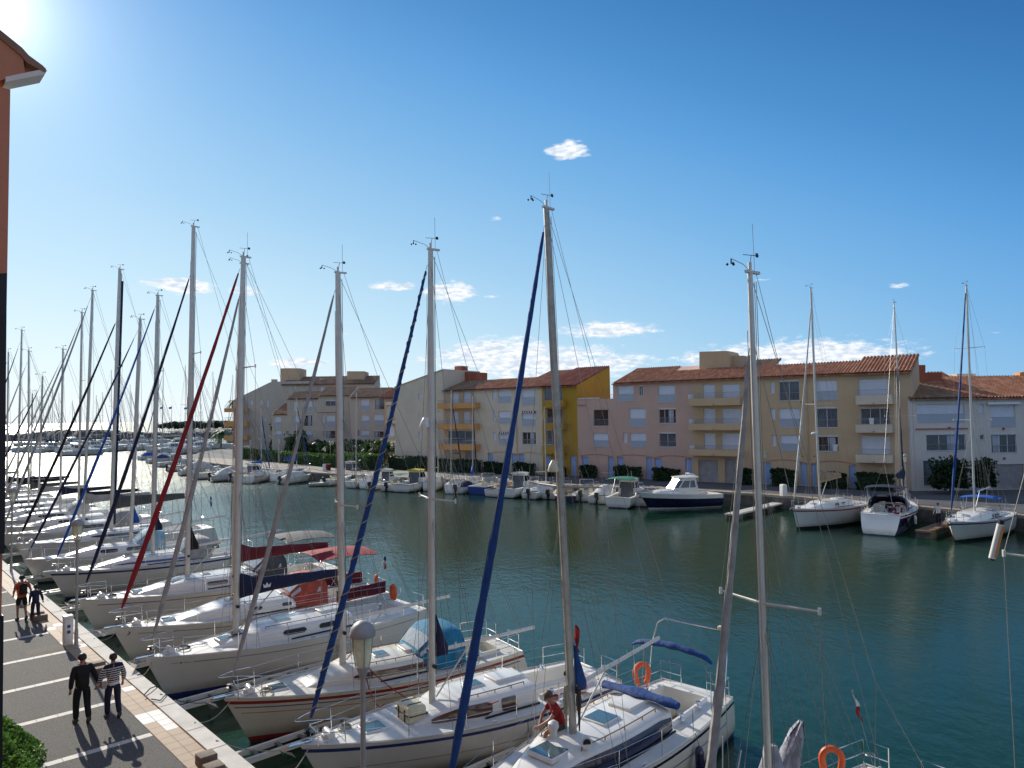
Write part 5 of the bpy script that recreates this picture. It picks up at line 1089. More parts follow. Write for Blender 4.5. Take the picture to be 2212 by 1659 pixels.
# ---------------------------------------------------------------- motor boats
def motorboat(label,stern,az,L,B,fb,hull='gelcoat',lower=None,bottom='antifoul_blue',kind='pilothouse',roofc='gelcoat',canopy=None,outboard=False,cover=None,cat='motor boat',group=None,name='motor_boat',rail=True,lod=0,arch_=False,stripe=None):
    azr=R(az); X=Vector((math.sin(azr),math.cos(azr),0)); rz=math.atan2(X.y,X.x)
    O=Vector((stern[0],stern[1],0))-X*L; root=empty(name,tuple(O),rz,label,cat,group)
    def hbf(t): return B/2*(max(0.0,min(1,t/.5))**.55 if t<.5 else 1-.07*((t-.5)/.5)**2)
    sh=lambda t: fb*(1.32-.5*t+.18*t*t)
    ts=[(i/14)**1.2 for i in range(15)]; H=[1,.93,.7,.45,.25,.1,0,-.3]
    def hp(t,h):
        x0=L*.13*(1-h); e=.12+.5*(1-t)**2; hh=max(0,(h+.4)/1.4); y=hbf(t)*(hh**e); y*=1 if h>.24 else (.94 if h>.05 else .82)
        if t==0: y=.015
        return (x0+(L-x0)*t,y,sh(t)*h)
    rm=[1,0 if not lower else 2,0 if not lower else 2,0 if not lower else 2,0 if not lower else 2,3,3]
    if lower=='all': rm=[1,2,2,2,1,3,3]
    if kind=='yacht': rm=[0,0,2,2,2,3,3]
    if stripe: rm[0]=4
    b=MB(); mats=[M[hull],M[roofc],M[hull if lower=='all' else (lower or hull)],M[bottom],M[stripe or hull]]
    for sg in(-1,1):
        secs=[[(p[0],sg*p[1],p[2]) for p in(hp(t,h) for h in H)] for t in ts]; b.loft(secs if sg<0 else [q[::-1] for q in secs],rowmi=rm if sg<0 else rm[::-1])
    tr=[hp(1,h) for h in H]
    for i in range(len(H)-1): a,c=tr[i],tr[i+1]; b.poly([(a[0],-a[1],a[2]),(a[0],a[1],a[2]),(c[0],c[1],c[2]),(c[0],-c[1],c[2])],rm[i])
    b.build('hull',mats,root,smooth=.6)
    dz=lambda t,y: sh(t)-.01+.06*(1-y*y)
    wt0=.56 if kind!='speed' else .42; td=sorted(set([round(t,4) for t in ts]+[wt0,.97])); ys=[-1,-.78,-.4,0,.4,.78,1]; b=MB()
    for i in range(len(td)-1):
        for j in range(6):
            if td[i]>=wt0-1e-6 and td[i+1]<=.971 and -.79<ys[j]<.77: continue
            b.poly([(L*t,hbf(t)*y*.99,dz(t,y)) for t,y in((td[i],ys[j]),(td[i+1],ys[j]),(td[i+1],ys[j+1]),(td[i],ys[j+1]))])
    b.build('deck',M['deck_white'],root,smooth=.5)
    b=MB(); tt=[t for t in td if wt0-1e-6<=t<=.971]
    for sg in(-1,1): b.loft([[(L*t,sg*hbf(t)*.78,dz(t,.78)),(L*t,sg*hbf(t)*.76,dz(t,.78)-.62*fb)] for t in tt])
    b.loft([[(L*t,-hbf(t)*.76,dz(t,.78)-.62*fb),(L*t,hbf(t)*.76,dz(t,.78)-.62*fb)] for t in tt],mi=1)
    for t in(tt[0],tt[-1]): b.poly([(L*t,-hbf(t)*.79,dz(t,.78)),(L*t,hbf(t)*.79,dz(t,.78)),(L*t,hbf(t)*.79,dz(t,.78)-.62*fb),(L*t,-hbf(t)*.79,dz(t,.78)-.62*fb)])
    b.rbox(L*.85,L*.96,-hbf(.9)*.7,hbf(.9)*.7,dz(.9,.7)-.6*fb,dz(.9,.7)-.22*fb,.04)
    b.build('cockpit',[M['gelcoat'],M['deck_cream']],root,smooth=.4)
    if kind in('pilothouse','yacht','cruiser'):
        w=hbf(.4)*.72
        # cuddy
        b=MB(); cs=[]
        for i in range(8):
            t=.16+.28*i/7; h=.42*(i/7)**.6+.02; ww=min(hbf(t)*.74,w); z=dz(t,.6); cs.append([(L*t,-ww,z-.02),(L*t,-ww*.92,z+h*.8),(L*t,-ww*.7,z+h),(L*t,0,z+h*1.08),(L*t,ww*.7,z+h),(L*t,ww*.92,z+h*.8),(L*t,ww,z-.02)])
        b.loft(cs); b.poly(cs[-1]); b.build('cuddy',M['gelcoat'],root,smooth=.7)
    if kind in('pilothouse','yacht'):
        x0,x1=L*.36,L*(.62 if kind=='pilothouse' else .70); z=dz(.5,.8)-.02; Hc=1.42 if kind=='pilothouse' else 1.55; rk=.55 if kind=='pilothouse' else 1.15
        # body below windows, pillars, roof
        b=MB(); lo,hi=(.55,1.18) if kind=='pilothouse' else (.60,1.28)
        def ring(zr,rkf,ins): 
            xa=x0+rk*rkf; return [(xa,-w*(.72)+ins,z+zr),(xa+.35,-w+ins,z+zr),(x1-(.25*rkf if kind=='yacht' else 0),-w+ins,z+zr),(x1-(.25*rkf if kind=='yacht' else 0),w-ins,z+zr),(xa+.35,w-ins,z+zr),(xa,w*.72-ins,z+zr)]
        R0,R1_,R2_,R3_=ring(0,0,0),ring(lo,.38,.02),ring(hi,.85,.08),ring(Hc,1,.12)
        b.loft([R0,R1_],closed=True); b.loft([R2_,R3_],closed=True)
        bodyo=b.build('cabin',M['gelcoat'],root,smooth=.4)
        t_=.06
        def lerp(a,c,u): return tuple(a[k]+(c[k]-a[k])*u for k in range(3))
        b=MB()
        for k in range(6):
            a0,a1=R1_[k],R1_[(k+1)%6]; c0,c1=R2_[k],R2_[(k+1)%6]; q=.07 if k!=2 else .05
            b.poly([a0,lerp(a0,a1,q),lerp(c0,c1,q),c0]); b.poly([lerp(a0,a1,1-q),a1,c1,lerp(c0,c1,1-q)])
            if k in(1,3): m_=.55; b.poly([lerp(a0,a1,m_),lerp(a0,a1,m_+.05),lerp(c0,c1,m_+.05),lerp(c0,c1,m_)])
            if k==5: b.poly([lerp(a0,a1,.47),lerp(a0,a1,.53),lerp(c0,c1,.53),lerp(c0,c1,.47)])
        b.build('window_pillars',M['gelcoat'],bodyo,smooth=0)
        for k in range(6):
            b=MB(); a0,a1=R1_[k],R1_[(k+1)%6]; c0,c1=R2_[k],R2_[(k+1)%6]; cx=sum(p[0] for p in R1_)/6
            f=lambda p:(cx+(p[0]-cx)*.985,p[1]*.985,p[2]); b.poly([f(lerp(a0,a1,.03)),f(lerp(a0,a1,.97)),f(lerp(c0,c1,.97)),f(lerp(c0,c1,.03))])
            b.build('window',M['glass_dark' if k in(1,3,2) else 'glass_mid'],bodyo,smooth=0)
        b=MB(); n=8; xa,xb=x0+rk*.85,x1+(.35 if kind=='pilothouse' else .1); rs=[]
        for i in range(n+1):
            u=i/n; x=xa+(xb-xa)*u; ww=(w+.02)*(.72+.28*min(1,u*3.5)); rs.append([(x,-ww,z+Hc-.02)]+[(x,ww*(-1+2*k/6),z+Hc+.05+.16*(1-(1-2*k/6)**2)*min(1,.5+u)) for k in range(7)]+[(x,ww,z+Hc-.02)])
        b.loft(rs); b.poly(rs[0]); b.poly(rs[-1]); b.loft([[q[0],q[-1]] for q in rs]); b.build('roof',M[roofc],bodyo,smooth=.8)
        b=MB(); b.cyl((x1-.3,0,z+Hc+.2),(x1-.3,0,z+Hc+.5),.015,n=5); b.cyl((x1-.3,w*.5,z+Hc+.1),(x1-.1,w*.5,z+Hc+(1.7 if kind=='yacht' else .9)),.012,n=4); b.build('antenna',M['plastic_white'],bodyo)
        if kind=='pilothouse': b=MB(); b.box(x1-.012,x1+.006,-w*.75,w*.75,z-.55,z+hi-.05); b.build('cabin_door',M['glass_mid'],bodyo,smooth=0)
        else:
            b=MB(); b.tube([(x1+.1,-w,z),(x1-.1,-w*.95,z+1.0),(x1-.3,-w*.8,z+Hc+.35),(x1-.3,w*.8,z+Hc+.35),(x1-.1,w*.95,z+1.0),(x1+.1,w,z)],.02,5); b.build('roof_rack',M['steel'],bodyo)
    if kind=='cruiser' or kind=='speed':
        b=MB(); x0=L*(.44 if kind=='cruiser' else .40); z=dz(.45,.7); w=hbf(.45)*.74; hh=.62 if kind=='cruiser' else .36
        A=[(x0+.9,-w,z),(x0+.2,-w*.8,z),(x0,0,z+.02),(x0+.2,w*.8,z),(x0+.9,w,z)]; T=[(p[0]+.35,p[1]*.92,p[2]+hh*(.7 if k in(0,4) else 1)) for k,p in enumerate(A)]
        b.loft([A,T]); ws=b.build('windscreen',M['vinyl_clear'],root,smooth=0); b=MB(); b.tube(T,.02,5); b.tube([A[0],T[0]],.018,5); b.tube([A[4],T[4]],.018,5); b.build('windscreen_frame',M['steel'],ws)
        b=MB()
        for y in(-.45,.45): b.rbox(L*.60,L*.60+.5,y*B/2-.22,y*B/2+.22,z-.6*fb,z-.05,.05); b.rbox(L*.60+.42,L*.60+.55,y*B/2-.22,y*B/2+.22,z-.3*fb,z+.28,.05)
        b.build('seats',M['plastic_cream'],root)
        if arch_:
            b=MB(); b.tube([(L*.62,-w,z),(L*.66,-w*.95,z+1.25),(L*.66,w*.95,z+1.25),(L*.62,w,z)],.028,6); b.build('arch',M['steel'],root)
    if canopy:
        col,xa,xb,zz=canopy; w=hbf(.8)*.9; b=MB(); secs=[]
        for i in range(6):
            u=i/5; secs.append([(L*(xa+(xb-xa)*u),-w+2*w*k/8,dz(.8,0)+zz+.12*(1-((k-4)/4)**2)-.08*(2*u-1)**2) for k in range(9)])
        b.loft(secs); b.loft([[(p[0],p[1],p[2]-.02) for p in q] for q in secs]); c=b.build('canopy',M['canvas_'+col],root,smooth=.9); b=MB()
        for x in(xa+.01,xb-.01):
            for sg in(-1,1): b.cyl((L*(xa+xb)/2,sg*w,dz(.8,1)),(L*x,sg*w,dz(.8,0)+zz-.06),.014,n=5)
        b.build('canopy_frame',M['steel'],c)
    if cover:
        col,xa,xb,hh=cover; b=MB(); secs=[]; random.seed(int(L*100))
        for i in range(13):
            u=i/12; t=xa+(xb-xa)*u; w=hbf(t)*.93; h=hh*math.sin(PI*min(1,max(0.03,u*.97+.02)))**.7
            secs.append([(L*t,-w+2*w*k/12,dz(t,1)+.03+h*max(0,math.sin(PI*k/12))**.8*(1+.06*math.sin(k*1.9+i*2.1))) for k in range(13)])
        b.loft(secs); b.build('tonneau_cover',M['canvas_'+col],root,smooth=.9)
    if rail:
        b=MB(); P=[Vector((L*t,sg*hbf(t)*.93,sh(t)+.5)) for sg,tl in((-1,(.5,.36,.22,.1,.03)),(1,(.03,.1,.22,.36,.5))) for t in tl]; P[0].z-=.35; P[-1].z-=.35
        b.tube(P,.016,5)
        for t in(.1,.22,.36):
            for sg in(-1,1): b.cyl((L*t,sg*hbf(t)*.93,sh(t)),(L*t,sg*hbf(t)*.93,sh(t)+.5),.013,n=5)
        b.build('bow_rail',M['steel'],root)
    if outboard:
        b=MB(); z=sh(1); b.rbox(L+.02,L+.42,-.2,.2,z-.1,z+.42,.09); b.box(L+.1,L+.3,-.06,.06,z-.85,z-.08); b.rbox(L-.08,L+.1,-.16,.16,z-.35,z-.05,.03); b.cyl((L+.05,0,z-.8),(L+.38,0,z-.8),.07,n=8); b.box(L+.02,L+.4,-.14,.14,z-.62,z-.59)
        b.build('outboard_engine',M['black' if outboard==1 else 'plastic_white'],root)
    root['_']=0; del root['_']
    return root
def st(x,y): p=G(x,y,0.05); return (p.x,p.y)
AZM=213
motorboat('white cabin cruiser with a bright yellow roof stripe moored stern-to',st(866,1063),AZM-6,7.6,2.9,1.0,kind='pilothouse',roofc='canvas_yellow',outboard=False,stripe='blue_stripe')
motorboat('small white motor boat under a turquoise green bimini',st(836,1061),AZM-6,5.6,2.3,.8,kind='speed',canopy=('green',.35,.75,1.15),outboard=1)
motorboat('small white open boat between the tan tented sailboat and the green bimini boat',st(800,1058),AZM-4,4.8,2.,.7,kind='speed',outboard=1)
motorboat('yellow flat work boat against the far quay wall',st(735,1048),AZM,4.2,1.9,.55,hull='canvas_yellow',kind='open',rail=False,name='work_boat',cat='boat')
motorboat('white sports cruiser with a bright blue hull band and steel arch',st(1030,1068),AZM-3,7.4,2.8,1.0,lower='blue_gel',kind='cruiser',arch_=True)
motorboat('white pilothouse boat with dark glass door behind the blue-wrapped headsail',st(1092,1075),AZM,7.2,2.8,1.05,kind='pilothouse')
motorboat('white speedboat with navy bottom and a tan cockpit cover',st(1222,1085),AZM-32,6.4,2.4,.75,lower='navy_gel',kind='speed',cover=('tan',.40,.72,.75),arch_=True)
motorboat('open boat under a pale grey full cover with a dark outboard engine',st(1290,1088),AZM-8,5.6,2.3,.8,kind='open',cover=('white',.18,.9,.9),outboard=1)
motorboat('white pilothouse boat with a green awning over its cockpit and blue fender board',st(1335,1097),AZM-6,7.8,2.9,1.05,kind='pilothouse',canopy=('green',.58,.98,1.75))
p0,p1=G(1412,1098,.05),G(1522,1083,.05); a_=az2((p0.x,p0.y),(p1.x,p1.y))
motorboat('navy hulled motor yacht with a white rounded cabin and roof rack',(20.4,73.6),az2((11.7,70.8),(20.4,73.6)),8.6,3.2,1.3,lower='navy_gel',bottom='plastic_white',kind='yacht')
motorboat('small open white boat beside the pink block, half hidden by the tall mast',st(1185,1078),AZM,5.,2.1,.7,kind='speed',outboard=1)
motorboat('white open boat with steel frame left of the pontoon of the speedboat',(10.5,88.),AZM,5.6,2.2,.8,kind='speed',arch_=True)
motorboat('small white cabin boat just left of the yellow-topped cruiser',st(812,1056),AZM-8,5.8,2.3,.85,kind='pilothouse')
motorboat('white open boat with a pale cover between the pilothouse and the small sailboat',st(1143,1078),AZM,5.4,2.2,.8,kind='open',cover=('white',.2,.85,.7),outboard=1)
motorboat('low white boat with navy cover in front of the orange balconies',st(985,1066),AZM-4,5.2,2.1,.75,kind='open',cover=('navy',.35,.9,.6),outboard=1)
motorboat('white cuddy boat with a steel arch in front of the mustard yellow block',st(1255,1083),AZM-10,6.2,2.3,.85,kind='cruiser',arch_=True,outboard=1)
motorboat('white cabin boat behind the sailboat with the sagging blue cover',(-27.,112.),AZM-6,6.5,2.5,.95,kind='pilothouse')
motorboat('small grey dinghy moored beside the sailboat with the sagging blue cover',st(668,1050),AZM+50,3.2,1.5,.45,hull='gelcoat_old',kind='open',rail=False,name='dinghy',cat='boat')
for (x,y,az,L,kd,cv,ob,lab) in((522,1043,AZM+8,6.4,'cruiser',None,1,'white cruiser with an outboard left of the cream sailboat at the far quay'),(606,1046,AZM,5.6,'open',('white',.2,.9,.8),1,'boat under a white cover between the blue-covered sailboat and the dinghy'),
  (702,1049,AZM,5.2,'speed',None,1,'small white speedboat left of the yellow work boat'),(757,1054,AZM,5.4,'cruiser',None,0,'white cuddy boat beside the tan tented sailboat'),(1062,1073,AZM,5.6,'open',('tan',.3,.85,.7),0,'boat with tan cover between the blue-hulled cruiser and the pilothouse'),
  (1386,1094,AZM-10,5.4,'speed',('grey',.4,.9,.6),0,'small boat with grey cover beside the green-awning pilothouse')):
    motorboat(lab,st(x,y),az,L,2.2,.85,kind=kd,cover=cv,outboard=ob)
# cluster by the marina corner at left
for i,(x,y,az,L,kd,cv,ob,lab) in enumerate(((455,1040,235,7.2,'open',('white',.15,.92,1.1),1,'boat under a white cover with twin dark engines, nearest of the left cluster'),(420,1035,232,6.2,'cruiser',None,2,'small white cruiser left of the covered boat in the left cluster'),
  (388,1027,230,6.8,'open',('white',.2,.9,1.2),2,'boat with humped white cover in the middle of the left cluster'),(362,1018,228,6.5,'cruiser',None,1,'white cruiser with windscreen beyond the humped cover boat'),(340,1009,226,7.5,'pilothouse',None,0,'white pilothouse boat at the bend of the left cluster'),
  (318,1001,226,7.5,'cruiser',('blue',.4,.8,.9),0,'white motor boat with a blue cockpit cover in the left cluster'),(300,994,224,8.5,'pilothouse',('midblue',.6,.95,.9),0,'leftmost pilothouse boat with a turquoise blue cover in the left cluster'),(500,1041,225,7.4,'pilothouse',None,1,'tall white cabin boat at the right end of the left cluster'))):
    s_=st(x,y); motorboat(lab,s_,az,L,2.7,1.0,kind=kd,cover=cv,outboard=ob)
# ---------------------------------------------------------------- distant marina
random.seed(99)
protos=[]
for i,(cv,gn) in enumerate((('navy','white'),('midblue','navy'),('grey','grey'),('black','white'))):
    rg=sailboat(name='sailboat',label='far moored sailboat in the rows before the breakwater',bow=(-150+8*i,238),az=178+4*i,L=11,B=3.4,fb=1.3,mx=.4,masth=13+1.6*i,genoa=gn,gr=.13,boom=(4.2,1.4),cover=cv,cab=(.2,.7,.45),wins=((.3,.9),),lod=2,rail=False,group='far moored sailboats before the breakwater',cat='sailboat',mast='alu',vane=0)
    protos.append(rg.root)
mp_=[]
for i,(kd,cv) in enumerate((('yacht',None),('pilothouse',None),('cruiser',('white',.3,.9,.9)))):
    mp_.append(motorboat('far moored white motor boat in the rows before the breakwater',(-140+9*i,232),182,10.5+i,3.4,1.3,kind=kd,cover=cv,rail=False,group='far moored motor boats before the breakwater'))
spots=[]
for k in range(23): spots.append((-163+k*4.1+random.uniform(-.8,.8),236+random.uniform(-2,2),180 if random.random()<.7 else 0))
for k in range(20): spots.append((-205+k*7+random.uniform(-2,2),300+random.uniform(-5,5),random.choice((0,180,90))))
for k in range(20): spots.append((-120+k*4.6+random.uniform(-2,2),205+k*4+random.uniform(-14,14),random.choice((0,180,200,20))))
for k in range(10): spots.append((-88-k*.5+random.uniform(-6,6),165+k*7,random.choice((95,275))))
for i,(x,y,a) in enumerate(spots):
    src=random.choice(protos) if random.random()<.62 else random.choice(mp_)
    if -90<x and y<300 and x>-90+(0): 
        if y<300: continue
    o=src if src.get('used') is None and False else copy_tree(src); o.location=(x,y,0); o.rotation_euler[2]=R(a+random.uniform(-6,6)); s=random.uniform(.85,1.2); o.scale=(s,s,s*random.uniform(.9,1.25))
# landing pier of the distant rows
b=MB(); b.box(-200,-84,242.5,244.5,.2,.9); tag(b.build('pier',M['concrete'],smooth=0),'long low concrete pier with boats moored along it before the breakwater','pier')
# flags far
for i,(x,y) in enumerate(((352,880),(371,880),(404,881),(537-30,878))):
    p=atdepth(x,y,330); rt_=empty('flagpole',(p.x,p.y,2.5),0,'distant flagpole with blue flag above the breakwater','flagpole','distant blue flags above the breakwater'); b=MB(); b.cyl((0,0,0),(0,0,p.z-1.5),.09,n=5); b.build('pole',M['wire'],rt_); b=MB(); h=p.z-2.5; b.add([(0,0,h-.6),(-1.4,.1,h-.8),(-1.4,.1,h+.1),(0,0,h+.3)],[(0,1,2,3)]); b.build('flag',M['canvas_midblue'],rt_,smooth=0)
# ---------------------------------------------------------------- street lamps
def lamp(label,p,h,s=1.,grp='mushroom lamps on the quays'):
    o=empty('street_lamp',(p[0],p[1],GZ),0,label,'street lamp',grp); r=.047*s
    b=MB(); b.lathe([(.16*s,0),(.16*s,.02),(r*1.5,.05),(r*1.3,.6),(r,.65)],(0,0,0),12); b.lathe([(r,.6),(r*.95,h-.93*s)],(0,0,0),12); b.build('pole',M['lamp_grey'],o)
    z=h-.95*s; hd=MB(); hd.lathe([(.05*s,0),(.06*s,.06*s),(.115*s,.2*s)],(0,0,z),14)
    for k in range(4):
        a=k*PI/2+.4; ca_,sa=math.cos(a),math.sin(a); hd.tube([(.112*s*ca_,.112*s*sa,z+.19*s),(.15*s*ca_,.15*s*sa,z+.42*s),(.172*s*ca_,.172*s*sa,z+.72*s)],.009*s,4)
    hdo=hd.build('lamp_holder',M['lamp_grey'],o)
    g=MB(); g.lathe([(.10*s,.19*s),(.14*s,.42*s),(.165*s,.72*s)],(0,0,z),16,cap=False); g.build('lamp_glass',M['lamp_glass'],o)
    g=MB(); g.cyl((0,0,z+.2*s),(0,0,z+.6*s),.03*s,n=8); g.build('bulb',M['plastic_white'],o)
    d=MB(); d.lathe([(.215*s,.70*s),(.22*s,.74*s),(.195*s,.83*s),(.14*s,.9*s),(.07*s,.945*s),(.005,.955*s)],(0,0,z),20); d.build('lamp_cap',M['lamp_grey'],o)
p=G(782,1938,1.2); p=Vector((-2.56,12.25,0)); lamp('mushroom-capped quay lamp standing in front of the big boats at the bottom',p,4.72)
p=Q(13.46,.76); lamp('mushroom-capped quay lamp beside the white power pedestal',p,4.6)
p=G(24,1237,1.2); lamp('mushroom-capped quay lamp at the left edge behind the walking man in orange',p,4.6)
def fl(T,X,Y,h,lab): 
    q=G(*T(X,Y),1.2); lamp(lab,q,h)
fl(R3,347,1358,4.4,'mushroom lamp before the left end of the long hedge'); fl(R3,722,1345,4.4,'mushroom lamp on the promenade above the blue boom cover'); fl(R3,1378,1392,4.4,'mushroom lamp beside the rusty litter bin on the promenade')
fl(T2,126,1270,4.3,'mushroom lamp at the left foot of the blank ivory gable'); fl(T3,890,1265,4.2,'mushroom lamp in front of the pink block'); fl(T3,1987,1400,4.,'mushroom lamp in front of the cream block beside the tall near mast')
fl(R1,300,1640,4.1,'mushroom lamp behind the navy boom cover in front of the cream block')
for X,Y0,Y1,lab in((540,1022,1310,'left'),(708,990,1335,'middle'),(938,992,1300,'right')):
    q=G(*R3(X,Y1),1.2); top=atdepth(*R3(X,Y0),q.y); o=empty('lamp_mast',(q.x,q.y,GZ),0,{'left':'tall double-armed grey lamp mast nearest the gable wall','middle':'tall double-armed grey lamp mast before the low red roof','right':'tall double-armed grey lamp mast in front of the grey flats'}[lab],'street lamp','double-armed lamp masts'); h=top.z-GZ
    b=MB(); b.cyl((0,0,0),(0,0,h),.13,.09,8); b.build('pole',M['lamp_grey'],o)
    for sg in(-1,1): b=MB(); b.tube([(0,0,h),(sg*.9,0,h+.12),(sg*1.3,0,h+.08)],.05,5); b.rbox(min(sg*1.2,sg*2.),max(sg*1.2,sg*2.),-.16,.16,h,h+.14,.05); b.build('lamp_arm',M['lamp_grey'],o)
# ---------------------------------------------------------------- quay furniture
p=Q(14.0,.92); o=empty('power_pedestal',(p.x,p.y,GZ),QA,'white power pedestal with dark sockets on the quay edge','pedestal'); b=MB(); b.rbox(-.15,.15,-.15,.15,0,.98,.04); b.build('case',M['plastic_white'],o)
b=MB(); b.rbox(-.165,.165,-.165,.165,.98,1.05,.03); b.build('cap',M['plastic_white'],o)
for k,(z) in enumerate((.62,.42)):
    for sx in(-1,1):
        b=MB(); b.box(sx*.15 if sx>0 else -.165,.165 if sx>0 else -.15,-.05,.05,z,z+.11); b.build('socket',M['blue_gel'],o,smooth=0)
    b=MB(); b.box(-.05,.05,-.165,-.15,z,z+.11); b.build('socket',M['blue_gel'],o,smooth=0)
def qobj(name,label,t,w,fn,cat,mats,rz=QA,group=None):
    p=Q(t,w); b=MB(); fn(b); o=b.build(name,mats,loc=(p.x,p.y,GZ+.014)); o.rotation_euler=(0,0,rz); return tag(o,label,cat,group)
qobj('stone_block','square brown stone block at the bottom edge of the quay',.95,.70,lambda b:b.rbox(-.2,.2,-.2,.2,0,.24,.03),'block',M['brownstone'])
qobj('stone_block','second brown stone block half cut off by the bottom edge',.35,.75,lambda b:b.rbox(-.2,.2,-.2,.2,0,.2,.03),'block',M['brownstone'])
def bench(b): b.rbox(-.45,-.2,-.2,.25,0,.24,.03); b.rbox(.2,.45,-.2,.25,0,.24,.03)
for t,w,lab in((9.9,.86,'of the couple'),(18.8,1.0,'beside the child')):
    p=Q(t,w); o=empty('mooring_block',(p.x,p.y,GZ+.012),QA,'pair of low brown mooring blocks '+('beyond the couple' if t<12 else 'beside the child in dark clothes'),'mooring block')
    for s in(-.32,.32): b=MB(); b.rbox(s-.14,s+.14,-.25,.25,0,.22,.03); b.build('block',M['brownstone'],o)
    b=MB(); b.torus((0,0,.05),.14,.03,(0,0,1)); b.torus((0,0,.1),.12,.03,(0,0,1)); c=b.build('rope_coil',M['rope'],smooth=.8); c.location=(p.x,p.y,GZ+.012); tag(c,'white rope coil between the brown blocks '+('beyond the couple' if t<12 else 'near the child'),'rope')
# mooring lines from bows and looped hoses at the quay edge
rope('hose','black hose looping over the kerb next to the striped boat bows',[Q(6.4,.5,1.3),Q(6.7,.25,1.34),Q(6.9,.02,1.3),Q(7.,-.1,.9),Q(6.6,-.15,.8),Q(6.0,0.02,1.3),Q(5.6,.3,1.3),Q(5.9,.45,1.3)],.018,'rope_dark','hose')
def bowline(rg,t,lab,z0=None,sag=.25,m='rope',side=0):
    a=wpt(rg,.3,side,rg.sh(0.03)+.03); rope('mooring_line',lab,catenary(a,Q(t,.12,1.28),sag),.013,m,'rope',group='mooring lines at the near quay')
bowline(B3,.2-1.4,'mooring line from the raft boat bow to the quay, right one'); bowline(B3,1.9,'mooring line from the raft boat bow to the quay, left one')
bowline(B4,3.4,'mooring line of the red striped boat, right one'); bowline(B4,6.2,'mooring line of the red striped boat, left one',m='rope_dark')
bowline(B5,8.4,'mooring line of the navy covered boat, right one'); bowline(B5,11.,'dark mooring line of the navy covered boat, left one',m='rope_dark')
bowline(B6,13.8,'mooring line of the red canvas boat, right one'); bowline(B6,16.6,'mooring line of the red canvas boat, left one'); bowline(B7,19.4,'mooring line of the tallest boat, right one'); bowline(B7,22,'mooring line of the tallest boat, left one')
bowline(B2,-6,'mooring line of the navy banded boat, right one'); bowline(B2,-3.6,'mooring line of the navy banded boat, left one')
rope('mooring_line','red and white warp running from the striped boat across to the raft boat deck',catenary(wpt(B4,3.9,-.6,1.9),wpt(B3,4.9,-1.3,1.75),.75,14),.018,'rope_red')
rope('mooring_line','second red warp drooping between the striped boat and the raft boat',catenary(wpt(B4,3.9,-.6,1.95),wpt(B3,2.6,.9,1.5),.5,14),.018,'rope_red')
# finger pontoons between the bows
for i,t in enumerate((-8.,-2.6,2.4,7.3,12.5,17.9,23.4,28,33,38,43)):
    o=empty('finger_pontoon',tuple(Q(t,0,0)),math.atan2(QN.y,QN.x),'narrow galvanised finger pontoon %s'%('between the navy banded boat and the grey-sailed one','between the raft boat and the navy banded boat','between the striped boat and the raft boat','between the navy covered boat and the striped boat','between the red canvas boat and the navy covered boat','between the tallest boat and the red canvas boat','beyond the tallest boat','behind the walking man in orange','fifth from the far end by the left wall','near the left wall, second from the far end','at the far end by the left wall')[i],'pontoon')
    for sgn in(-.28,.28): b=MB(); b.box(.05,6.2,sgn-.05,sgn+.05,.32,.46); b.build('beam',M['alu_white' if i%2 else 'concrete'],o,smooth=0)
    b=MB()
    for k in range(9): x=.4+k*.68; b.box(x,x+.09,-.228,.228,.36,.42)
    b.build('rungs',M['wire'],o,smooth=0)
    for x in(3.2,5.9): b=MB(); b.tube([(x,-.45,.14),(x,.45,.14)],.16,10); b.build('float',M['plastic_white'],o)
# far pontoon and bollards
p,q=G(1592,1109,.4),G(1662,1082,.4)
q=Vector((26.2,71.5,0)); p=Vector((18.9,63.6,0)); d=(q-p); o=empty('finger_pontoon',(p.x,p.y,0),math.atan2(d.y,d.x),'grey wooden finger pontoon with green weed right of the motor yacht','pontoon'); b=MB(); b.box(0,d.length,-.55,.55,.38,.5)
for k in range(24): x=k*d.length/24; b.box(x,x+.3,-.5,.5,.503,.52)
b.build('deck',M['concrete'],o,smooth=0)
for x in(.8,4,7.5): b=MB(); b.rbox(x-.5,x+.5,-.6,.6,-.1,.376,.08); b.build('float',M['quay_wall'],o)
p=Vector((29.6,52.8,0)); d=Vector((7.,6.4,0)); o=empty('finger_pontoon',(p.x,p.y,0),math.atan2(d.y,d.x),'dark wooden finger pontoon between the navy and the cream sailboats','pontoon'); b=MB(); b.box(0,9,-.5,.5,.45,.6); b.build('deck',M['teak'],o,smooth=0); b=MB(); b.rbox(.2,1.4,-.5,.5,-.1,.445,.08); b.build('float',M['quay_wall'],o)
for (T,X,Y,lab) in((R2,365,1612,'white cylindrical bollard on the quay left of the cream sail boat'),(T3,2150,1462,'white cylindrical bollard on the quay by the grey pontoon'),(R3,1300,1440,'white cylindrical bollard behind the small sailboats')):
    q=G(*T(X,Y),1.22); b=MB(); b.lathe([(.27,0),(.27,1.0),(.22,1.1),(.02,1.14)],n=14); k=b.build('bollard',M['plastic_white'],loc=(q.x,q.y,1.2)); tag(k,lab,'bollard')
q=G(*R3(1352,1430),1.22); b=MB(); b.lathe([(.38,0),(.42,.95),(.45,1.0),(.40,1.02)],n=12); tag(b.build('litter_bin',M['canvas_darkred'],loc=(q.x,q.y,1.2)),'rusty brown litter bin beside a mushroom lamp on the far promenade','litter bin')
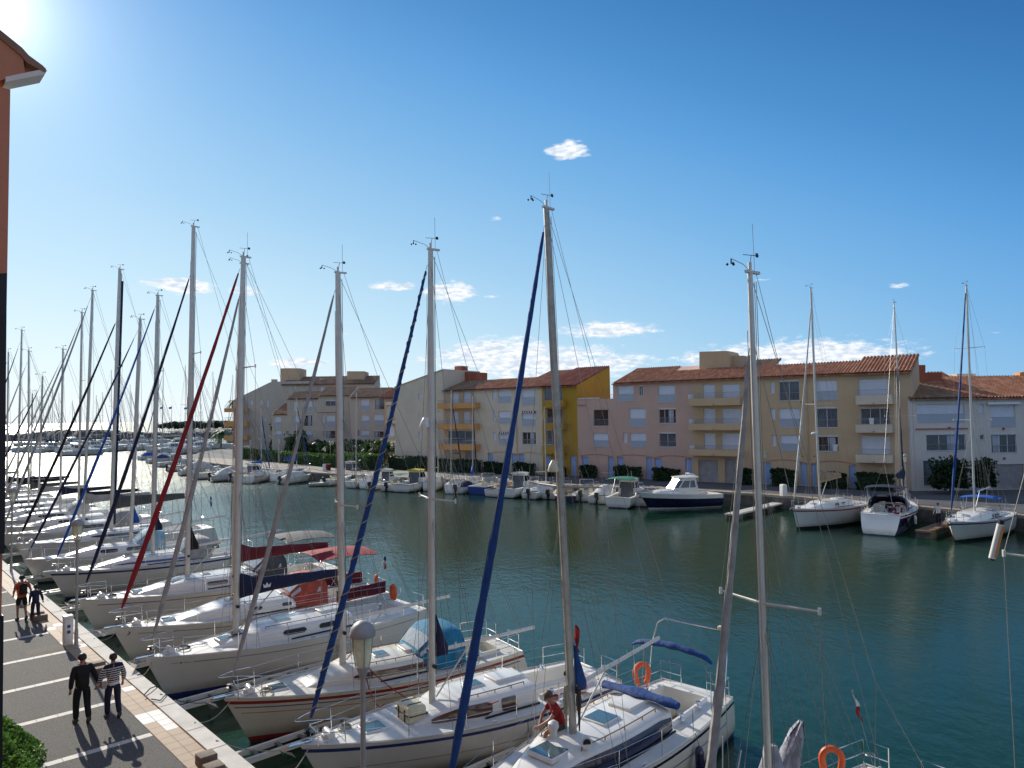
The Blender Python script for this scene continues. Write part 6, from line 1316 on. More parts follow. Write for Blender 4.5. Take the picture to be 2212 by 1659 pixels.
# ---------------------------------------------------------------- people
def skinmesh(name,V,Ed,rad,mats,parent,root=0,sub=1,loc=None,rz=None):
    me=bpy.data.meshes.new('tmp'); me.from_pydata([tuple(v) for v in V],Ed,[]); o=bpy.data.objects.new('tmp',me); C.objects.link(o)
    md=o.modifiers.new('s','SKIN'); md.use_smooth_shade=True
    if not me.skin_vertices: 
        pass
    sv=me.skin_vertices[0].data
    for i,r in enumerate(rad): sv[i].radius=(r,r) if not isinstance(r,tuple) else r; sv[i].use_root=(i==root)
    if sub: ss=o.modifiers.new('u','SUBSURF'); ss.levels=sub; ss.render_levels=sub
    dg=bpy.context.evaluated_depsgraph_get(); dg.update(); nm=bpy.data.meshes.new_from_object(o.evaluated_get(dg)); nm.name=name
    bpy.data.objects.remove(o); nm.materials.clear()
    for m in mats: nm.materials.append(m)
    nm.polygons.foreach_set('use_smooth',[True]*len(nm.polygons)); nm.polygons.foreach_set('material_index',[0]*len(nm.polygons))
    k=bpy.data.objects.new(name,nm); C.objects.link(k)
    if parent is not None: k.parent=parent
    return k
def person(label,loc,rz,J,scale=1.,shirt='black',pants='canvas_navy',shoes='black',hair=(.03,.02,.015,1),sleeve=1.,shorts=False,hairlen=0,cap=None,bag=None,glasses=False,stripes=None,female=False):
    """J: joint -> (x,y,z) metres, x to the person's left... y forward, z up from the ground/seat reference"""
    key='hair%02d%02d'%(int(hair[0]*99),int(hair[1]*99))
    if key not in M: mm(key,hair,.6,var=.4,vscale=30)
    root=empty('person',loc,rz,label,'person'); root.scale=(scale,)*3
    V=lambda n:Vector(J[n])
    sh_w=1 if not female else .9
    pts=[];rad=[];ed=[]
    def add(p,r): pts.append(Vector(p)); rad.append(r); return len(pts)-1
    pel=add(V('pelvis'),(.135,.105)); sp=add(V('pelvis').lerp(V('chest'),.5),(.125,.095)); ch=add(V('chest'),(.15*sh_w,.105)); nk=add(V('neck'),.055); hd=add(V('head'),(.078,.09)); ht=add(V('head')+(V('head')-V('neck')).normalized()*.1,(.06,.07))
    ed+=[(pel,sp),(sp,ch),(ch,nk),(nk,hd),(hd,ht)]; fw=Vector(J.get('face',(0,1,0))).normalized()
    nose=add(V('head')+fw*.095-Vector((0,0,.01)),.014); ed.append((hd,nose))
    for s in('L','R'):
        a=add(V('sho'+s),.058); b_=add(V('elb'+s),.042); c=add(V('wri'+s),.028); ed+=[(ch,a),(a,b_),(b_,c)]
        d=(V('wri'+s)-V('elb'+s)).normalized(); hnd=add(V('wri'+s)+d*.07,.032); ed.append((c,hnd)); sx=d.cross(Vector((0,1,0))); sx=(sx.normalized() if sx.length>.1 else Vector((1,0,0)))
        for k in range(4):
            f1=add(V('wri'+s)+d*.115+sx*(k-1.5)*.019,.010); f2=add(V('wri'+s)+d*(.15+.012*(1.5-abs(k-1.5)))+sx*(k-1.5)*.02+Vector((0,.012,0)),.008); ed+=[(hnd,f1),(f1,f2)]
        t1=add(V('wri'+s)+d*.07+Vector((0,.04,0)),.011); ed.append((hnd,t1))
        h=add(V('hip'+s),.085); k_=add(V('kne'+s),.056); an=add(V('ank'+s),.037); to=add(V('toe'+s),.032); ed+=[(pel,h),(h,k_),(k_,an),(an,to)]
    body=skinmesh('body',pts,ed,rad,[M['skin']],root,pel,1)
    # shirt
    def sub(chains,infl,mat_,nm,rootk=0,minr=0):
        P=[];Rr=[];E_=[];idx={}
        def g(key_,p,r):
            if key_ not in idx: idx[key_]=len(P); P.append(Vector(p)); Rr.append(r)
            return idx[key_]
        for ch_ in chains:
            pv=None
            for (k,p,r) in ch_:
                i=g(k,p,r); 
                if pv is not None and (pv,i) not in E_: E_.append((pv,i))
                pv=i
        return skinmesh(nm,P,E_,Rr,[mat_],body,rootk,1)
    tor=[('p0',V('pelvis')-Vector((0,0,.09)),(.175,.14)),('p',V('pelvis')+Vector((0,0,.02)),(.185,.145)),('s',V('pelvis').lerp(V('chest'),.5),(.18*(1 if not female else .92),.14)),('c',V('chest'),(.205*sh_w,.15)),('n',V('neck')-Vector((0,0,.035)),.075)]
    chs=[tor]
    for s in('L','R'):
        c_=[('c',V('chest'),.1),('a'+s,V('sho'+s),.088)]
        e=V('elb'+s); w=V('wri'+s)
        if sleeve>=1: c_+=[('b'+s,e,.07),('w'+s,w,.052)]
        else: c_+=[('b'+s,V('sho'+s).lerp(e,.62),.068)]
        chs.append(c_)
    shr=sub(chs,0,M[shirt] if not stripes else stripes,'shirt')
    chp=[]
    for s in('L','R'):
        c_=[('p1',V('pelvis')+Vector((0,0,.10)),(.15,.12)),('p',V('pelvis'),(.165,.135)),('h'+s,V('hip'+s),.118),]
        if shorts: c_+=[('k'+s,V('hip'+s).lerp(V('kne'+s),.85),.082)]
        else: c_+=[('k'+s,V('kne'+s),.088),('q'+s,V('ank'+s)+Vector((0,0,.0)),.074)]
        chp.append(c_)
    sub(chp,0,M[pants],'trousers')
    for s in('L','R'):
        b=MB(); a=V('ank'+s); t=V('toe'+s); d=(t-a); d=d.normalized() if d.length>0 else Vector((0,1,0))
        b.tube([a-d*.06+Vector((0,0,-.02)),a+Vector((0,0,-.015)),a.lerp(t,.6)-Vector((0,0,.0)),t+d*.05],[.055,.062,.056,.038],8); b.build('shoe',M[shoes],body)
    # hair / cap
    b=MB(); hc=V('head')+Vector((0,0,.035))-fw*.012; up=(V('head')-V('neck')).normalized(); sd=fw.cross(up).normalized(); secs=[]
    for i in range(8):
        ph=-.55+i/7*(PI/2+.55) if not hairlen else -1.05+i/7*(PI/2+1.05); rr=.105*math.cos(ph) if ph<PI/2 else 0; zz=.108*math.sin(ph); row=[]
        for k in range(14):
            a=2*PI*k/14; fr=math.cos(a); cut=max(0,-ph)*(.10 if fr>0 else 0); q=hc+up*(zz+cut+.0)+(fw*fr*rr*1.08+sd*math.sin(a)*rr)*(1+.05*math.sin(k*2.3+i))*(1 if not(fr>.3 and ph<0) else .86); row.append(q)
        secs.append(row)
    b.loft(secs,closed=True,cap=True); b.build('cap' if cap else 'hair',M[cap] if cap else M[key],body,smooth=.9)
    if cap: b=MB(); q=hc+fw*.1+up*.02; b.tube([q-fw*.02,q+fw*.09-up*.015],[.07,.055],8,flat=.15,side=tuple(sd)); b.build('cap_visor',M[cap],body)
    # face details
    b=MB()
    for s in(-1,1): b.tube([V('head')+fw*.086+sd*s*.03+up*.015,V('head')+fw*.093+sd*s*.03+up*.015],.011,6)
    b.build('eyes',M['black'],body); b=MB(); b.tube([V('head')+fw*.086+sd*.025-up*.05,V('head')+fw*.09-up*.05,V('head')+fw*.086-sd*.025-up*.05],.006,5); b.build('mouth',M['canvas_darkred'],body)
    b=MB()
    for s in(-1,1): b.tube([V('head')+sd*s*.083+up*.02,V('head')+sd*s*.095-up*.02],[.018,.012],6,flat=.5)
    b.build('ears',M['skin'],body)
    if glasses:
        b=MB()
        for s in(-1,1): b.tube([V('head')+fw*.09+sd*s*.034+up*.018,V('head')+fw*.104+sd*s*.036+up*.018],.025,8); b.cyl(V('head')+fw*.1+sd*s*.06+up*.02,V('head')+sd*s*.09+up*.022,.004,n=4)
        b.build('sunglasses',M['black'],body)
    return root,body
WALK=dict(pelvis=(0,0,.98),chest=(0,.02,1.34),neck=(0,.02,1.53),head=(0,.04,1.66),shoL=(-.19,.0,1.44),elbL=(-.26,-.06,1.17),wriL=(-.27,.0,.93),shoR=(.19,.0,1.44),elbR=(.27,-.04,1.16),wriR=(.33,.06,.93),
 hipL=(-.10,0,.92),kneL=(-.12,.10,.52),ankL=(-.12,.10,.08),toeL=(-.13,.26,.035),hipR=(.10,0,.92),kneR=(.12,.02,.50),ankR=(.11,-.22,.15),toeR=(.12,-.10,.035))
def J_(base,**k): d=dict(base); d.update(k); return d
# +y of a person is forward
HQ=math.atan2(QT.y,QT.x)-PI/2
p=Q(5.72,2.25); person('person in a black cap and black jacket walking away, left one of the couple',(p.x,p.y,GZ+.0),HQ+.0,J_(WALK,wriR=(.40,.05,.90),elbR=(.30,-.05,1.15)),scale=1.03,shirt='canvas_black',pants='canvas_black',cap='black',shoes='bark')
# striped sweater
m=bpy.data.materials.new('striped_knit'); m.use_nodes=True; t=m.node_tree; bs=t.nodes['Principled BSDF']; bs.inputs['Roughness'].default_value=.9; co=t.nodes.new('ShaderNodeTexCoord'); sp=t.nodes.new('ShaderNodeSeparateXYZ'); t.links.new(co.outputs['Object'],sp.inputs[0])
w=math_(t,'GREATER_THAN',math_(t,'FRACT',math_(t,'MULTIPLY',sp.outputs[2],17.)),.62); low=math_(t,'LESS_THAN',sp.outputs[2],1.42); w=math_(t,'MULTIPLY',w,low); w=math_(t,'MAXIMUM',w,math_(t,'LESS_THAN',sp.outputs[2],1.02))
mxx=t.nodes.new('ShaderNodeMix'); mxx.data_type='RGBA'; t.links.new(w,mxx.inputs[0]); mxx.inputs[6].default_value=(.012,.014,.04,1); mxx.inputs[7].default_value=(.7,.69,.66,1); t.links.new(mxx.outputs[2],bs.inputs['Base Color']); M['striped_knit']=m
p=Q(5.5,1.55); pr,bd_=person('person with dark bobbed hair in a striped sweater and jeans, walking away',(p.x,p.y,GZ),HQ,J_(WALK,wriL=(-.38,.12,.95),elbL=(-.33,-.02,1.14),wriR=(.26,.04,.96),head=(0,.04,1.655)),scale=.975,stripes=M['striped_knit'],pants='canvas_navy',shoes='bark',hair=(.05,.02,.012,1),hairlen=1,female=True)
b=MB(); b.tube([(-.02,-.14,1.48),(-.10,-.145,1.2),(-.20,-.12,1.0),(-.24,.0,.98)],.012,5); b.rbox(-.30,-.17,-.06,.12,.86,1.06,.03); k=b.build('shoulder_bag',M['canvas_grey']); k.location=(p.x,p.y,GZ); k.rotation_euler=(0,0,HQ); tag(k,'small pale bag slung over the striped sweater','bag')
p=Q(19.05,1.55); person('person in an orange shirt and dark shorts carrying a backpack',(p.x,p.y,GZ),HQ+.05,J_(WALK,elbL=(-.30,-.10,1.18),wriL=(-.27,.10,1.02),elbR=(.29,-.08,1.18),wriR=(.30,.06,1.0)),scale=1.03,shirt='canvas_orange',pants='canvas_black',sleeve=.5,shorts=True,hair=(.02,.015,.01,1),shoes='black')
b=MB(); b.rbox(-.13,.13,-.30,-.14,1.08,1.50,.06); b.tube([(-.10,-.15,1.48),(-.12,0,1.56),(-.11,.13,1.42),(-.11,.12,1.2)],.018,5); b.tube([(.10,-.15,1.48),(.12,0,1.56),(.11,.13,1.42),(.11,.12,1.2)],.018,5); k=b.build('backpack',M['canvas_black']); k.location=(p.x,p.y,GZ); k.rotation_euler=(0,0,HQ+.05); k.scale=(1.03,)*3; tag(k,'dark backpack on the orange shirt of the quay walker','backpack')
p=Q(18.75,1.12); person('smaller person in dark clothes walking close beside the one in orange',(p.x,p.y,GZ),HQ,J_(WALK),scale=.80,shirt='canvas_navy',pants='canvas_navy',hair=(.02,.015,.01,1),hairlen=1,female=True)
# seated man in red on the navy banded boat
mbx=B2.mb.x; lx,ly=mbx+.12,.60      # on the far side deck just forward of the mast, facing forward-left
sz=B2.ctop(.375)-.06
w_=wpt(B2,lx,ly*.75,0)
SIT=dict(pelvis=(0,0,.12),chest=(.0,.16,.48),neck=(.0,.22,.64),head=(.02,.30,.75),face=(.15,.75,-.65),shoL=(-.20,.16,.56),elbL=(-.27,.36,.36),wriL=(-.16,.55,.22),shoR=(.18,.18,.56),elbR=(.22,.38,.32),wriR=(.02,.52,.14),
 hipL=(-.10,.04,.10),kneL=(-.28,.46,.12),ankL=(-.34,.58,-.32),toeL=(-.38,.74,-.37),hipR=(.10,.04,.10),kneR=(.10,.46,.16),ankR=(.26,.20,.06),toeR=(.34,.08,.05))
fa=math.atan2(-B2.X.y,-B2.X.x)-PI/2
person('person in a red t-shirt sitting at the foot of the mast, looking down',(w_.x,w_.y,sz),fa-.55,SIT,scale=1.06,shirt='canvas_red',pants='canvas_charcoal',sleeve=.5,shorts=True,hair=(.10,.07,.05,1),glasses=True)
# person bending over in the navy boat, and one on the pontoon
w_=wpt(F2,F2.L*.86,.35,0)
BEND=J_(WALK,pelvis=(0,-.1,.92),chest=(0,.22,1.1),neck=(0,.38,1.14),head=(0,.48,1.12),face=(0,.6,-.8),shoL=(-.19,.28,1.12),elbL=(-.22,.38,.86),wriL=(-.2,.48,.66),shoR=(.19,.28,1.12),elbR=(.22,.38,.86),wriR=(.2,.48,.66),ankR=(.11,-.05,.08),toeR=(.12,.12,.035),kneR=(.12,.06,.5))
person('person in dark clothes bending over in the cockpit of the navy boat',(w_.x,w_.y,F2.dz(.86,0)-.66),F2.rz-PI/2+1.2,BEND,shirt='canvas_navy',pants='canvas_black',hair=(.02,.015,.01,1))
p=Vector((31.8,54.8,.62)); p=Vector((32.2,55.2,.62)); person('person in a white top standing on the pontoon between two sailboats',tuple(p),2.4,J_(WALK,wriL=(-.4,.1,1.1),elbL=(-.3,0,1.2)),scale=.93,shirt='plastic_white',pants='canvas_navy',sleeve=.5,hair=(.06,.03,.015,1),hairlen=1,female=True)
# ---------------------------------------------------------------- gear on the boats
def onboat(rg,name,label,cat,x,y,z,b,mats,rot=0,group=None,smooth=.6):
    w=wpt(rg,x,y,z); o=b.build(name,mats,loc=tuple(w),smooth=smooth); o.rotation_euler=(0,0,rg.rz+rot); return tag(o,label,cat,group)
# life raft canister on B3
x=B3.mb.x-.62; b=MB(); b.rbox(-.27,.27,-.40,.40,0,.17,.05); b.rbox(-.28,.28,-.41,.41,.18,.40,.13,n=4)
for y in(-.18,.18): b.box(-.30,-.285,y-.02,y+.02,0,.3,1); b.box(.285,.30,y-.02,y+.02,0,.3,1); b.box(-.2,.2,y-.02,y+.02,.402,.41,1)
b.box(-.285,.285,-.415,.415,.165,.185,1)
onboat(B3,'life_raft_case','cream life raft case strapped to the deck before the raft boat mast','life raft',x,0,B3.ctop((x)/B3.L)-.04,b,[M['plastic_cream'],M['black']])
# round vents / mushroom ventilators
def vent(rg,x,y,lab):
    b=MB(); b.lathe([(.09,0),(.08,.12),(.10,.2),(.13,.26),(.12,.36),(.05,.41),(.005,.42)],n=14); onboat(rg,'deck_ventilator',lab,'ventilator',x,y,rg.ctop(x/rg.L)-.04 if True else 0,b,M['plastic_white'])
vent(B2,B2.mb.x-.42,.25,'white round deck ventilator beside the seated person')
b=MB(); b.tube([(0,0,0),(0,0,.14),(-.06,0,.22),(-.16,0,.25)],[.07,.08,.10,.13],12); b.tube([(-.165,0,.25),(-.17,0,.25)],.09,12,mi=1); onboat(B2,'deck_ventilator','white cowl ventilator with dark mouth, near side of the mast','ventilator',B2.mb.x-.35,-.62,B2.ctop(.36)-.05,b,[M['plastic_white'],M['black']],rot=.9)
# rope bundles hanging on the mast of B2
for k,(ox,oy,r_) in enumerate(((-.16,.06,.05),(.06,-.15,.06),(.14,.10,.05))):
    b=MB(); 
    for j in range(5): b.tube([(.02*j-.04,.0,.0),(.03*math.sin(j)+.02*j-.04,.03*math.cos(j*2),-.35),(.02*math.sin(j*2.2),.02,-.75-.08*j)],[.02,.03,.018],5)
    onboat(B2,'rope_bundle','dark coiled halyards hanging on the navy banded boat mast, %s bundle'%('forward','near side','aft')[k],'rope',B2.mb.x+ox,oy,B2.mb.z+1.15,b,M['rope_dark' if k==1 else 'rope'])
# blue canvas folded over the companionway, folded bimini on a gantry, horseshoe buoy, green jerrycans
L2=B2.L
b=MB(); secs=[]
for i in range(9):
    u=i/8; yy=-1.15+2.3*u; hh=.085+.03*math.sin(i*1.7); secs.append([((.12+.12*math.sin(PI*u))*math.cos(a)*(1+.2*math.sin(i*2.)),yy,hh*math.sin(a)+.05*(1-(2*u-1)**2)) for a in [2*PI*k/10 for k in range(10)]])
b.loft(secs,closed=True,cap=True); onboat(B2,'folded_sprayhood','blue folded sprayhood lying across the aft end of the navy banded boat cabin','cover',L2*.70,0,B2.ctop(.69)+.06,b,M['canvas_blue'],smooth=.9)
b=MB(); w=B2.hb(.93)*.95; z=B2.sh(.95)
b.tube([(0,-w,0),(.25,-w,1.2),(.45,-w*.93,1.75),(.5,-w*.75,1.9),(.5,w*.75,1.9),(.45,w*.93,1.75),(.25,w,1.2),(0,w,0)],.024,7); g=b.build('gantry',M['steel'],B2.root); g.location=(L2*.93,0,z)
b=MB(); b.rbox(.44,.6,-w*.7-.2,-w*.7,1.92,2.0,.02); b.build('navigation_light',M['plastic_cream'],g)
b=MB(); secs=[]
for i in range(17):
    u=i/16; yy=(-w-.05)+(2*w+.1)*u; r=.04+.055*math.sin(PI*u)**.6*(1+.25*math.sin(i*1.9)); zc=.0+.22*math.sin(PI*u)**.5; secs.append([(r*1.3*math.cos(a),yy,zc+r*math.sin(a)) for a in [2*PI*k/8 for k in range(8)]])
b.loft(secs,closed=True,cap=True); bm=b.build('bimini',M['canvas_blue'],B2.root,smooth=.9); bm.location=(L2*.86,0,z+1.35)
for sg in(-1,1):
    b=MB(); b.tube([(0,sg*w,-1.3),(0,sg*(w+.02),.02)],.014,5); b.build('bimini_frame',M['steel'],bm)
def horseshoe(rg,x,y,z,lab,m='orange_buoy',tilt=0,ring=False):
    b=MB(); 
    if ring: b.torus((0,0,0),.30,.075,(0,1,0),24,10)
    else: b.tube([(.22*math.cos(R(a))*(1. if a>0 and a<180 else .92),0,.24*math.sin(R(a))-(.12 if a<0 or a>180 else 0)) for a in range(-62,243,16)],[.05]+[.078]*18+[.05],10)
    if ring:
        for a in(0,90,180,270): b.torus((0,0,0),.30,.08,(0,1,0),2,10,mi=1,a0=a,a1=a+12)
    o=onboat(rg,'lifebuoy',lab,'lifebuoy',x,y,z,b,[M[m],M['plastic_white']],rot=tilt); return o
horseshoe(B2,L2*.90,B2.hb(.9)*.93,B2.sh(.9)+.45,'orange horseshoe lifebuoy on the rail of the navy banded boat',tilt=-.5)
horseshoe(B6,B6.L*.965,-.75,B6.sh(1)+.5,'orange horseshoe lifebuoy on the pushpit of the red canvas boat, right one',tilt=1.2); horseshoe(B5,B5.L*.97,.8,B5.sh(1)+.45,'orange horseshoe lifebuoy on the pushpit of the navy covered boat',tilt=1.4)
q=atdepth(1797,1640,15.7)-B1.O; o=horseshoe(B1,q.dot(B1.X),q.dot(B1.Y),atdepth(1797,1640,15.7).z,'orange lifebuoy on the rear rail of the nearest boat at the bottom edge',tilt=-B1.rz-.2); o.scale=(.92,)*3
horseshoe(F2,F2.L*.97,1.1,F2.sh(1)+.45,'red ring lifebuoy on the stern rail of the navy hulled sailboat',m='canvas_red',ring=True,tilt=PI/2)
b=MB(); b.rbox(-.16,.16,-.22,.22,0,.42,.08); b.rbox(-.17,.17,-.08,.08,.05,.38,.02,mi=1); onboat(B2,'jerrycan','green container with a lime label in the cockpit of the navy banded boat','container',L2*.79,.55,B2.dz(.8,.5)-.25,b,[M['canvas_green'],M['canvas_yellow']])
b=MB(); b.lathe([(.14,0),(.17,.06),(.13,.26),(.06,.34),(.02,.36)],n=14); b.torus((0,0,.05),.15,.03,(0,0,1),mi=1); onboat(B3,'marker_buoy','small orange and white marker buoy on the raft boat side deck','buoy',B3.L*.84,-B3.hb(.84)*.8,B3.dz(.84,.8)+.05,b,[M['orange_buoy'],M['plastic_white']])
# solar panels and small hatches on B5
b=MB(); b.box(-.35,.35,-.22,.22,0,.02); onboat(B5,'solar_panel','dark solar panel lying on the foredeck of the navy covered boat','solar panel',B5.L*.30,-.05,B5.ctop(.30)+.012,b,M['glass_win'],smooth=0)
# marks on bows
def hullmark(rg,t,h,pts,m,nm,par=None):
    # flat mark lying on the near topside
    b=MB(); 
    for poly_ in pts:
        P=[]
        for (dx,dz_) in poly_:
            x=t*rg.L+dx; tt=x/rg.L; z=rg.sh(tt)*h+dz_; 
            P.append((x,z))
        b.add([(x,-rg.hbz(x,z)-.006,z) for x,z in P],[tuple(range(len(P)))])
    b.build(nm,M[m],rg.root,smooth=0)
def mkhbz(rg,rake=.75,rev=.5):
    def f(x,z):
        L=rg.L; t=.1
        for _ in range(8):
            h=z/rg.sh(t); x0=rake*(1-h); x1=L+rev*(1-h); t=min(1,max(0,(x-x0)/(x1-x0)))
        h=z/rg.sh(t); e=.20+.55*max(0,1-t)**2.2; return rg.hb(t)*max(0,(h+.42)/1.42)**e*(1-.12*max(0,.3-h))
    rg.hbz=f
for rg in(B2,B3,B4,B5,B6,B7): mkhbz(rg)
def seg(x0,x1,dz0,w,n=1): return [[(x0+(x1-x0)*i/n,dz0),(x0+(x1-x0)*(i+1)/n,dz0),(x0+(x1-x0)*(i+1)/n,dz0+w),(x0+(x1-x0)*i/n,dz0+w)] for i in range(n)]
hullmark(B5,.07,.84,seg(0,.22,0,.012)+[[(.27,-.03),(.31,.006),(.27,.045),(.24,.006)]]+seg(.34,.56,0,.012),'blue_stripe','bow_emblem'); hullmark(B5,.13,.84,seg(0,8.4,0,.018,40),'blue_stripe','pinstripe')
hullmark(B6,.045,.80,[[(0,0),(.06,.03),(.10,.10),(.05,.16),(0,.13),(.05,.12),(.06,.08),(-.01,.03)]],'black','bow_emblem'); hullmark(B6,.075,.84,seg(0,9.3,0,.02,40),'canvas_charcoal','pinstripe'); hullmark(B7,.06,.84,seg(0,10.2,0,.03,40),'canvas_darkred','pinstripe')
hullmark(B3,.05,.55,seg(0,8.4,-.06,.012,40),'canvas_darkred','pinstripe'); hullmark(B2,.03,.60,seg(0,9.2,0,.03,40),'blue_stripe','pinstripe')
hullmark(B4,.05,.66,seg(.0,8.6,0,.02,40),'orange_stripe','pinstripe'); hullmark(B4,.03,.78,seg(.0,9.0,0,.03,40),'blue_stripe','pinstripe')
# crown emblem on the navy boom cover
b=MB(); c=[(0,0),(.22,0),(.25,.14),(.17,.07),(.11,.17),(.05,.07),(-.03,.14)]; q=B5.mb+Vector((.95,-.185,1.5)); b.add([(q.x+x*1.1,q.y,q.z+z*1.1) for x,z in c],[tuple(range(7))]); b.build('cover_emblem',M['plastic_white'],B5.root,smooth=0)
# fenders
def fender(rg,t,side,lab,m='plastic_white',dark=False):
    y=side*(rg.hb(t)*1.0+.10); b=MB(); z=rg.sh(t); b.lathe([(.02,-.38),(.09,-.34),(.11,-.24),(.11,.16),(.09,.26),(.03,.32)],(0,0,-.55),12); b.tube([(0,0,-.22),(0,-side*.1,.05)],.01,4); onboat(rg,'fender',lab,'fender',t*rg.L,y,z,b,M[m],group='fenders hanging between the near boats')
for rg,t,s,lab,m in((B3,.62,-1,'pale fender between the raft boat and the navy banded boat, left one','plastic_white'),(B3,.67,-1,'pale fender between the raft boat and the navy banded boat, middle one','plastic_white'),(B3,.74,-1,'cream fender with blue top hanging on the raft boat','plastic_cream'),
  (B4,.62,-1,'dirty cream fender hanging on the red striped boat','gelcoat_cream'),(B5,.60,-1,'dirty fender hanging on the navy covered boat','gelcoat_old'),(F2,.72,1,'white fender on the navy hulled sailboat, right one','plastic_white'),(F2,.9,1,'dark blue ball fender at the stern of the navy hulled sailboat','navy_gel'),(B2,.72,-1,'navy fender on the navy banded boat','navy_gel')): fender(rg,t,s,lab,m)
# steering/cockpit bits: tan cushions etc on B6, flag staffs
def flag(label,rg,x,y,z,L_,cols,hang=True,staff=.9,lean=.35,m0='steel'):
    w=wpt(rg,x,y,z); o=empty('flag',tuple(w),rg.rz,label,'flag'); b=MB(); top=Vector((lean,0,staff)); b.tube([(0,0,0),top],.013,5); b.build('staff',M[m0],o)
    b=MB(); n=len(cols)*3
    for i in range(n):
        for j in range(6):
            def q(a,c): 
                return top+Vector((-.02+L_*.30*(a/n)*(.6 if hang else 1)+.04*math.sin(c*1.3+a),.05*math.sin(a*1.7+c),-c/6*L_*(1-.1*math.sin(a)) -L_*.1*(a/n)))
            b.add([q(i,j),q(i+1,j),q(i+1,j+1),q(i,j+1)],[(0,1,2,3)],(j*len(cols))//6)
    b.build('cloth',[M[c] for c in cols],o,smooth=.9)
flag('french tricolour hanging from the staff of the red canvas boat',B6,B6.L*.99,-.3,B6.sh(1)+.4,.55,('canvas_blue','plastic_white','canvas_red'),staff=1.1)
flag('furled red flag on its staff at the stern of the raft boat',B3,B3.L*.96,B3.hb(.9)*.6,B3.sh(1)+.1,.8,('canvas_red','canvas_red'),staff=1.15,lean=.2,m0='teak')
flag('blue and white flag flying from the stern of a boat in the left row',B10,B10.L*.98,0,B10.sh(1)+1.2,.7,('canvas_midblue','plastic_white','canvas_midblue'),staff=1.0)
# pennant on a line with a ring, bottom right
a=wpt(B1,B1.L-.05,-.4,B1.sh(1)+.2); P0=atdepth(1885,1650,15.5); P1=atdepth(1842,1490,15.5)
o=empty('pennant',tuple(P0),0,'small white and red pennant on a thin line above a ring at the bottom right','pennant'); d=P1-P0; b=MB(); b.tube([(0,0,0),d],.006,4); b.torus(d*.12,.09,.01,(0,0,1),16,5); b.build('line',M['wire'],o)
b=MB()
for i in range(10):
    u0,u1=.56+.044*i,.56+.044*(i+1); f=lambda u,s:d*u+Vector((s*.045*math.sin((u-.5)*7)+.02*math.sin(u*25),.02*math.cos(u*20),0))
    b.add([f(u0,-1),f(u0,1),f(u1,1),f(u1,-1)],[(0,1,2,3)],1 if i<5 else 0)
b.build('cloth',[M['plastic_white'],M['canvas_red']],o,smooth=.9)
mm('canvas_pale',(.40,.40,.46),.8,var=.4,vscale=3,bump=.6,bscale=6)
# grey wrapped sail lump on the nearest boat: cover standing on the boom end
b=MB(); m0=B1.mb; T_=atdepth(1728,1562,15.0); bt=B1.boomtip
def loc1(w): d=w-B1.O; return Vector((d.dot(B1.X),d.dot(B1.Y),w.z))
Pp=[loc1(atdepth(x,y,14.7)) for x,y in((1685,1790),(1694,1730),(1700,1665),(1708,1625),(1722,1585),(1731,1558))]
b.tube(Pp,[.30,.30,.27,.24,.17,.06],14,flat=.8); 
for v in range(len(b.v)): x_,y_,z_=b.v[v]; k_=.045*math.sin(v*1.7+z_*11)+.03*math.sin(v*4.1); b.v[v]=(x_+k_,y_+k_*.8,z_)
b.build('sail_cover',M['canvas_pale'],B1.root,smooth=.5)
b=MB(); Pp=[loc1(atdepth(x,y,13.9)) for x,y in((1672,1800),(1668,1720),(1666,1660),(1664,1610))]; b.tube(Pp,[.30,.28,.24,.09],14,flat=.8)
for v in range(len(b.v)): x_,y_,z_=b.v[v]; k_=.04*math.sin(v*2.1+z_*13); b.v[v]=(x_+k_,y_-k_,z_)
b.build('mast_cover',M['canvas_pale'],B1.root,smooth=.5)
# off-frame neighbour whose spreader reaches into the picture, with a radar reflector tube
B0=sailboat(name='sailboat',label='boat beyond the right edge, only its spreader and shroud reach into the picture',bow=(6.6,9.2),az=47,L=9.5,B=3.0,fb=1.2,mx=.42,masth=10.8,cab=(.25,.68,.4),wins=((.4,.8),),spread=(.46,),sw=1.35,genoa='white',boom=None,vane=0)
tipw=atdepth(2141,1213,13.0); o=empty('radar_reflector',tuple(tipw),0,'white and orange tube reflector fixed on a shroud above the spreader tip at right','reflector'); e=atdepth(2163,1125,12.9)-tipw; b=MB(); b.tube([e*.08,e*.92],.055,12); b.build('tube',M['plastic_white'],o)
for u0,u1 in((.04,.1),(.9,1.02)): b=MB(); b.tube([e*u0,e*u1],.05,10); b.build('end_cap',M['black'],o)
b=MB(); s_=Vector((.02,-.04,0)); b.tube([e*.12+s_,e*.88+s_],.03,8); b.build('orange_band',M['wall_orange'],o)

# radomes and reflectors carried on masts
def onmast(rg,ypx,label,name,fn,mt_,cat,fwd=.2,side=0):
    best=min((abs(CYP-FP*((wpt(rg,*rg.mp(u*.01))-CAM).dot(_u))/((wpt(rg,*rg.mp(u*.01))-CAM).dot(_f))-ypx),u) for u in range(2,98))[1]*.01
    p=rg.mp(best); b=MB(); fn(b); w=wpt(rg,p.x-fwd,p.y+side,p.z); o=b.build(name,M[mt_],loc=tuple(w)); o.rotation_euler=(0,0,rg.rz); return tag(o,label,cat)
def dome(b): b.lathe([(.02,-.02),(.2,0),(.23,.05),(.22,.12),(.12,.18),(.01,.2)],n=16); b.box(.1,.4,-.04,.04,-.03,0)
def cone(b): b.lathe([(.13,0),(.14,.03),(.11,.14),(.04,.26),(.01,.28)],n=12)
onmast(B3,920,'white cone reflector on the front of the raft boat mast','reflector',cone,'plastic_white','reflector',.2); onmast(B2,1022,'white cone reflector on the front of the blue-sailed near mast','reflector',cone,'plastic_cream','reflector',.24)
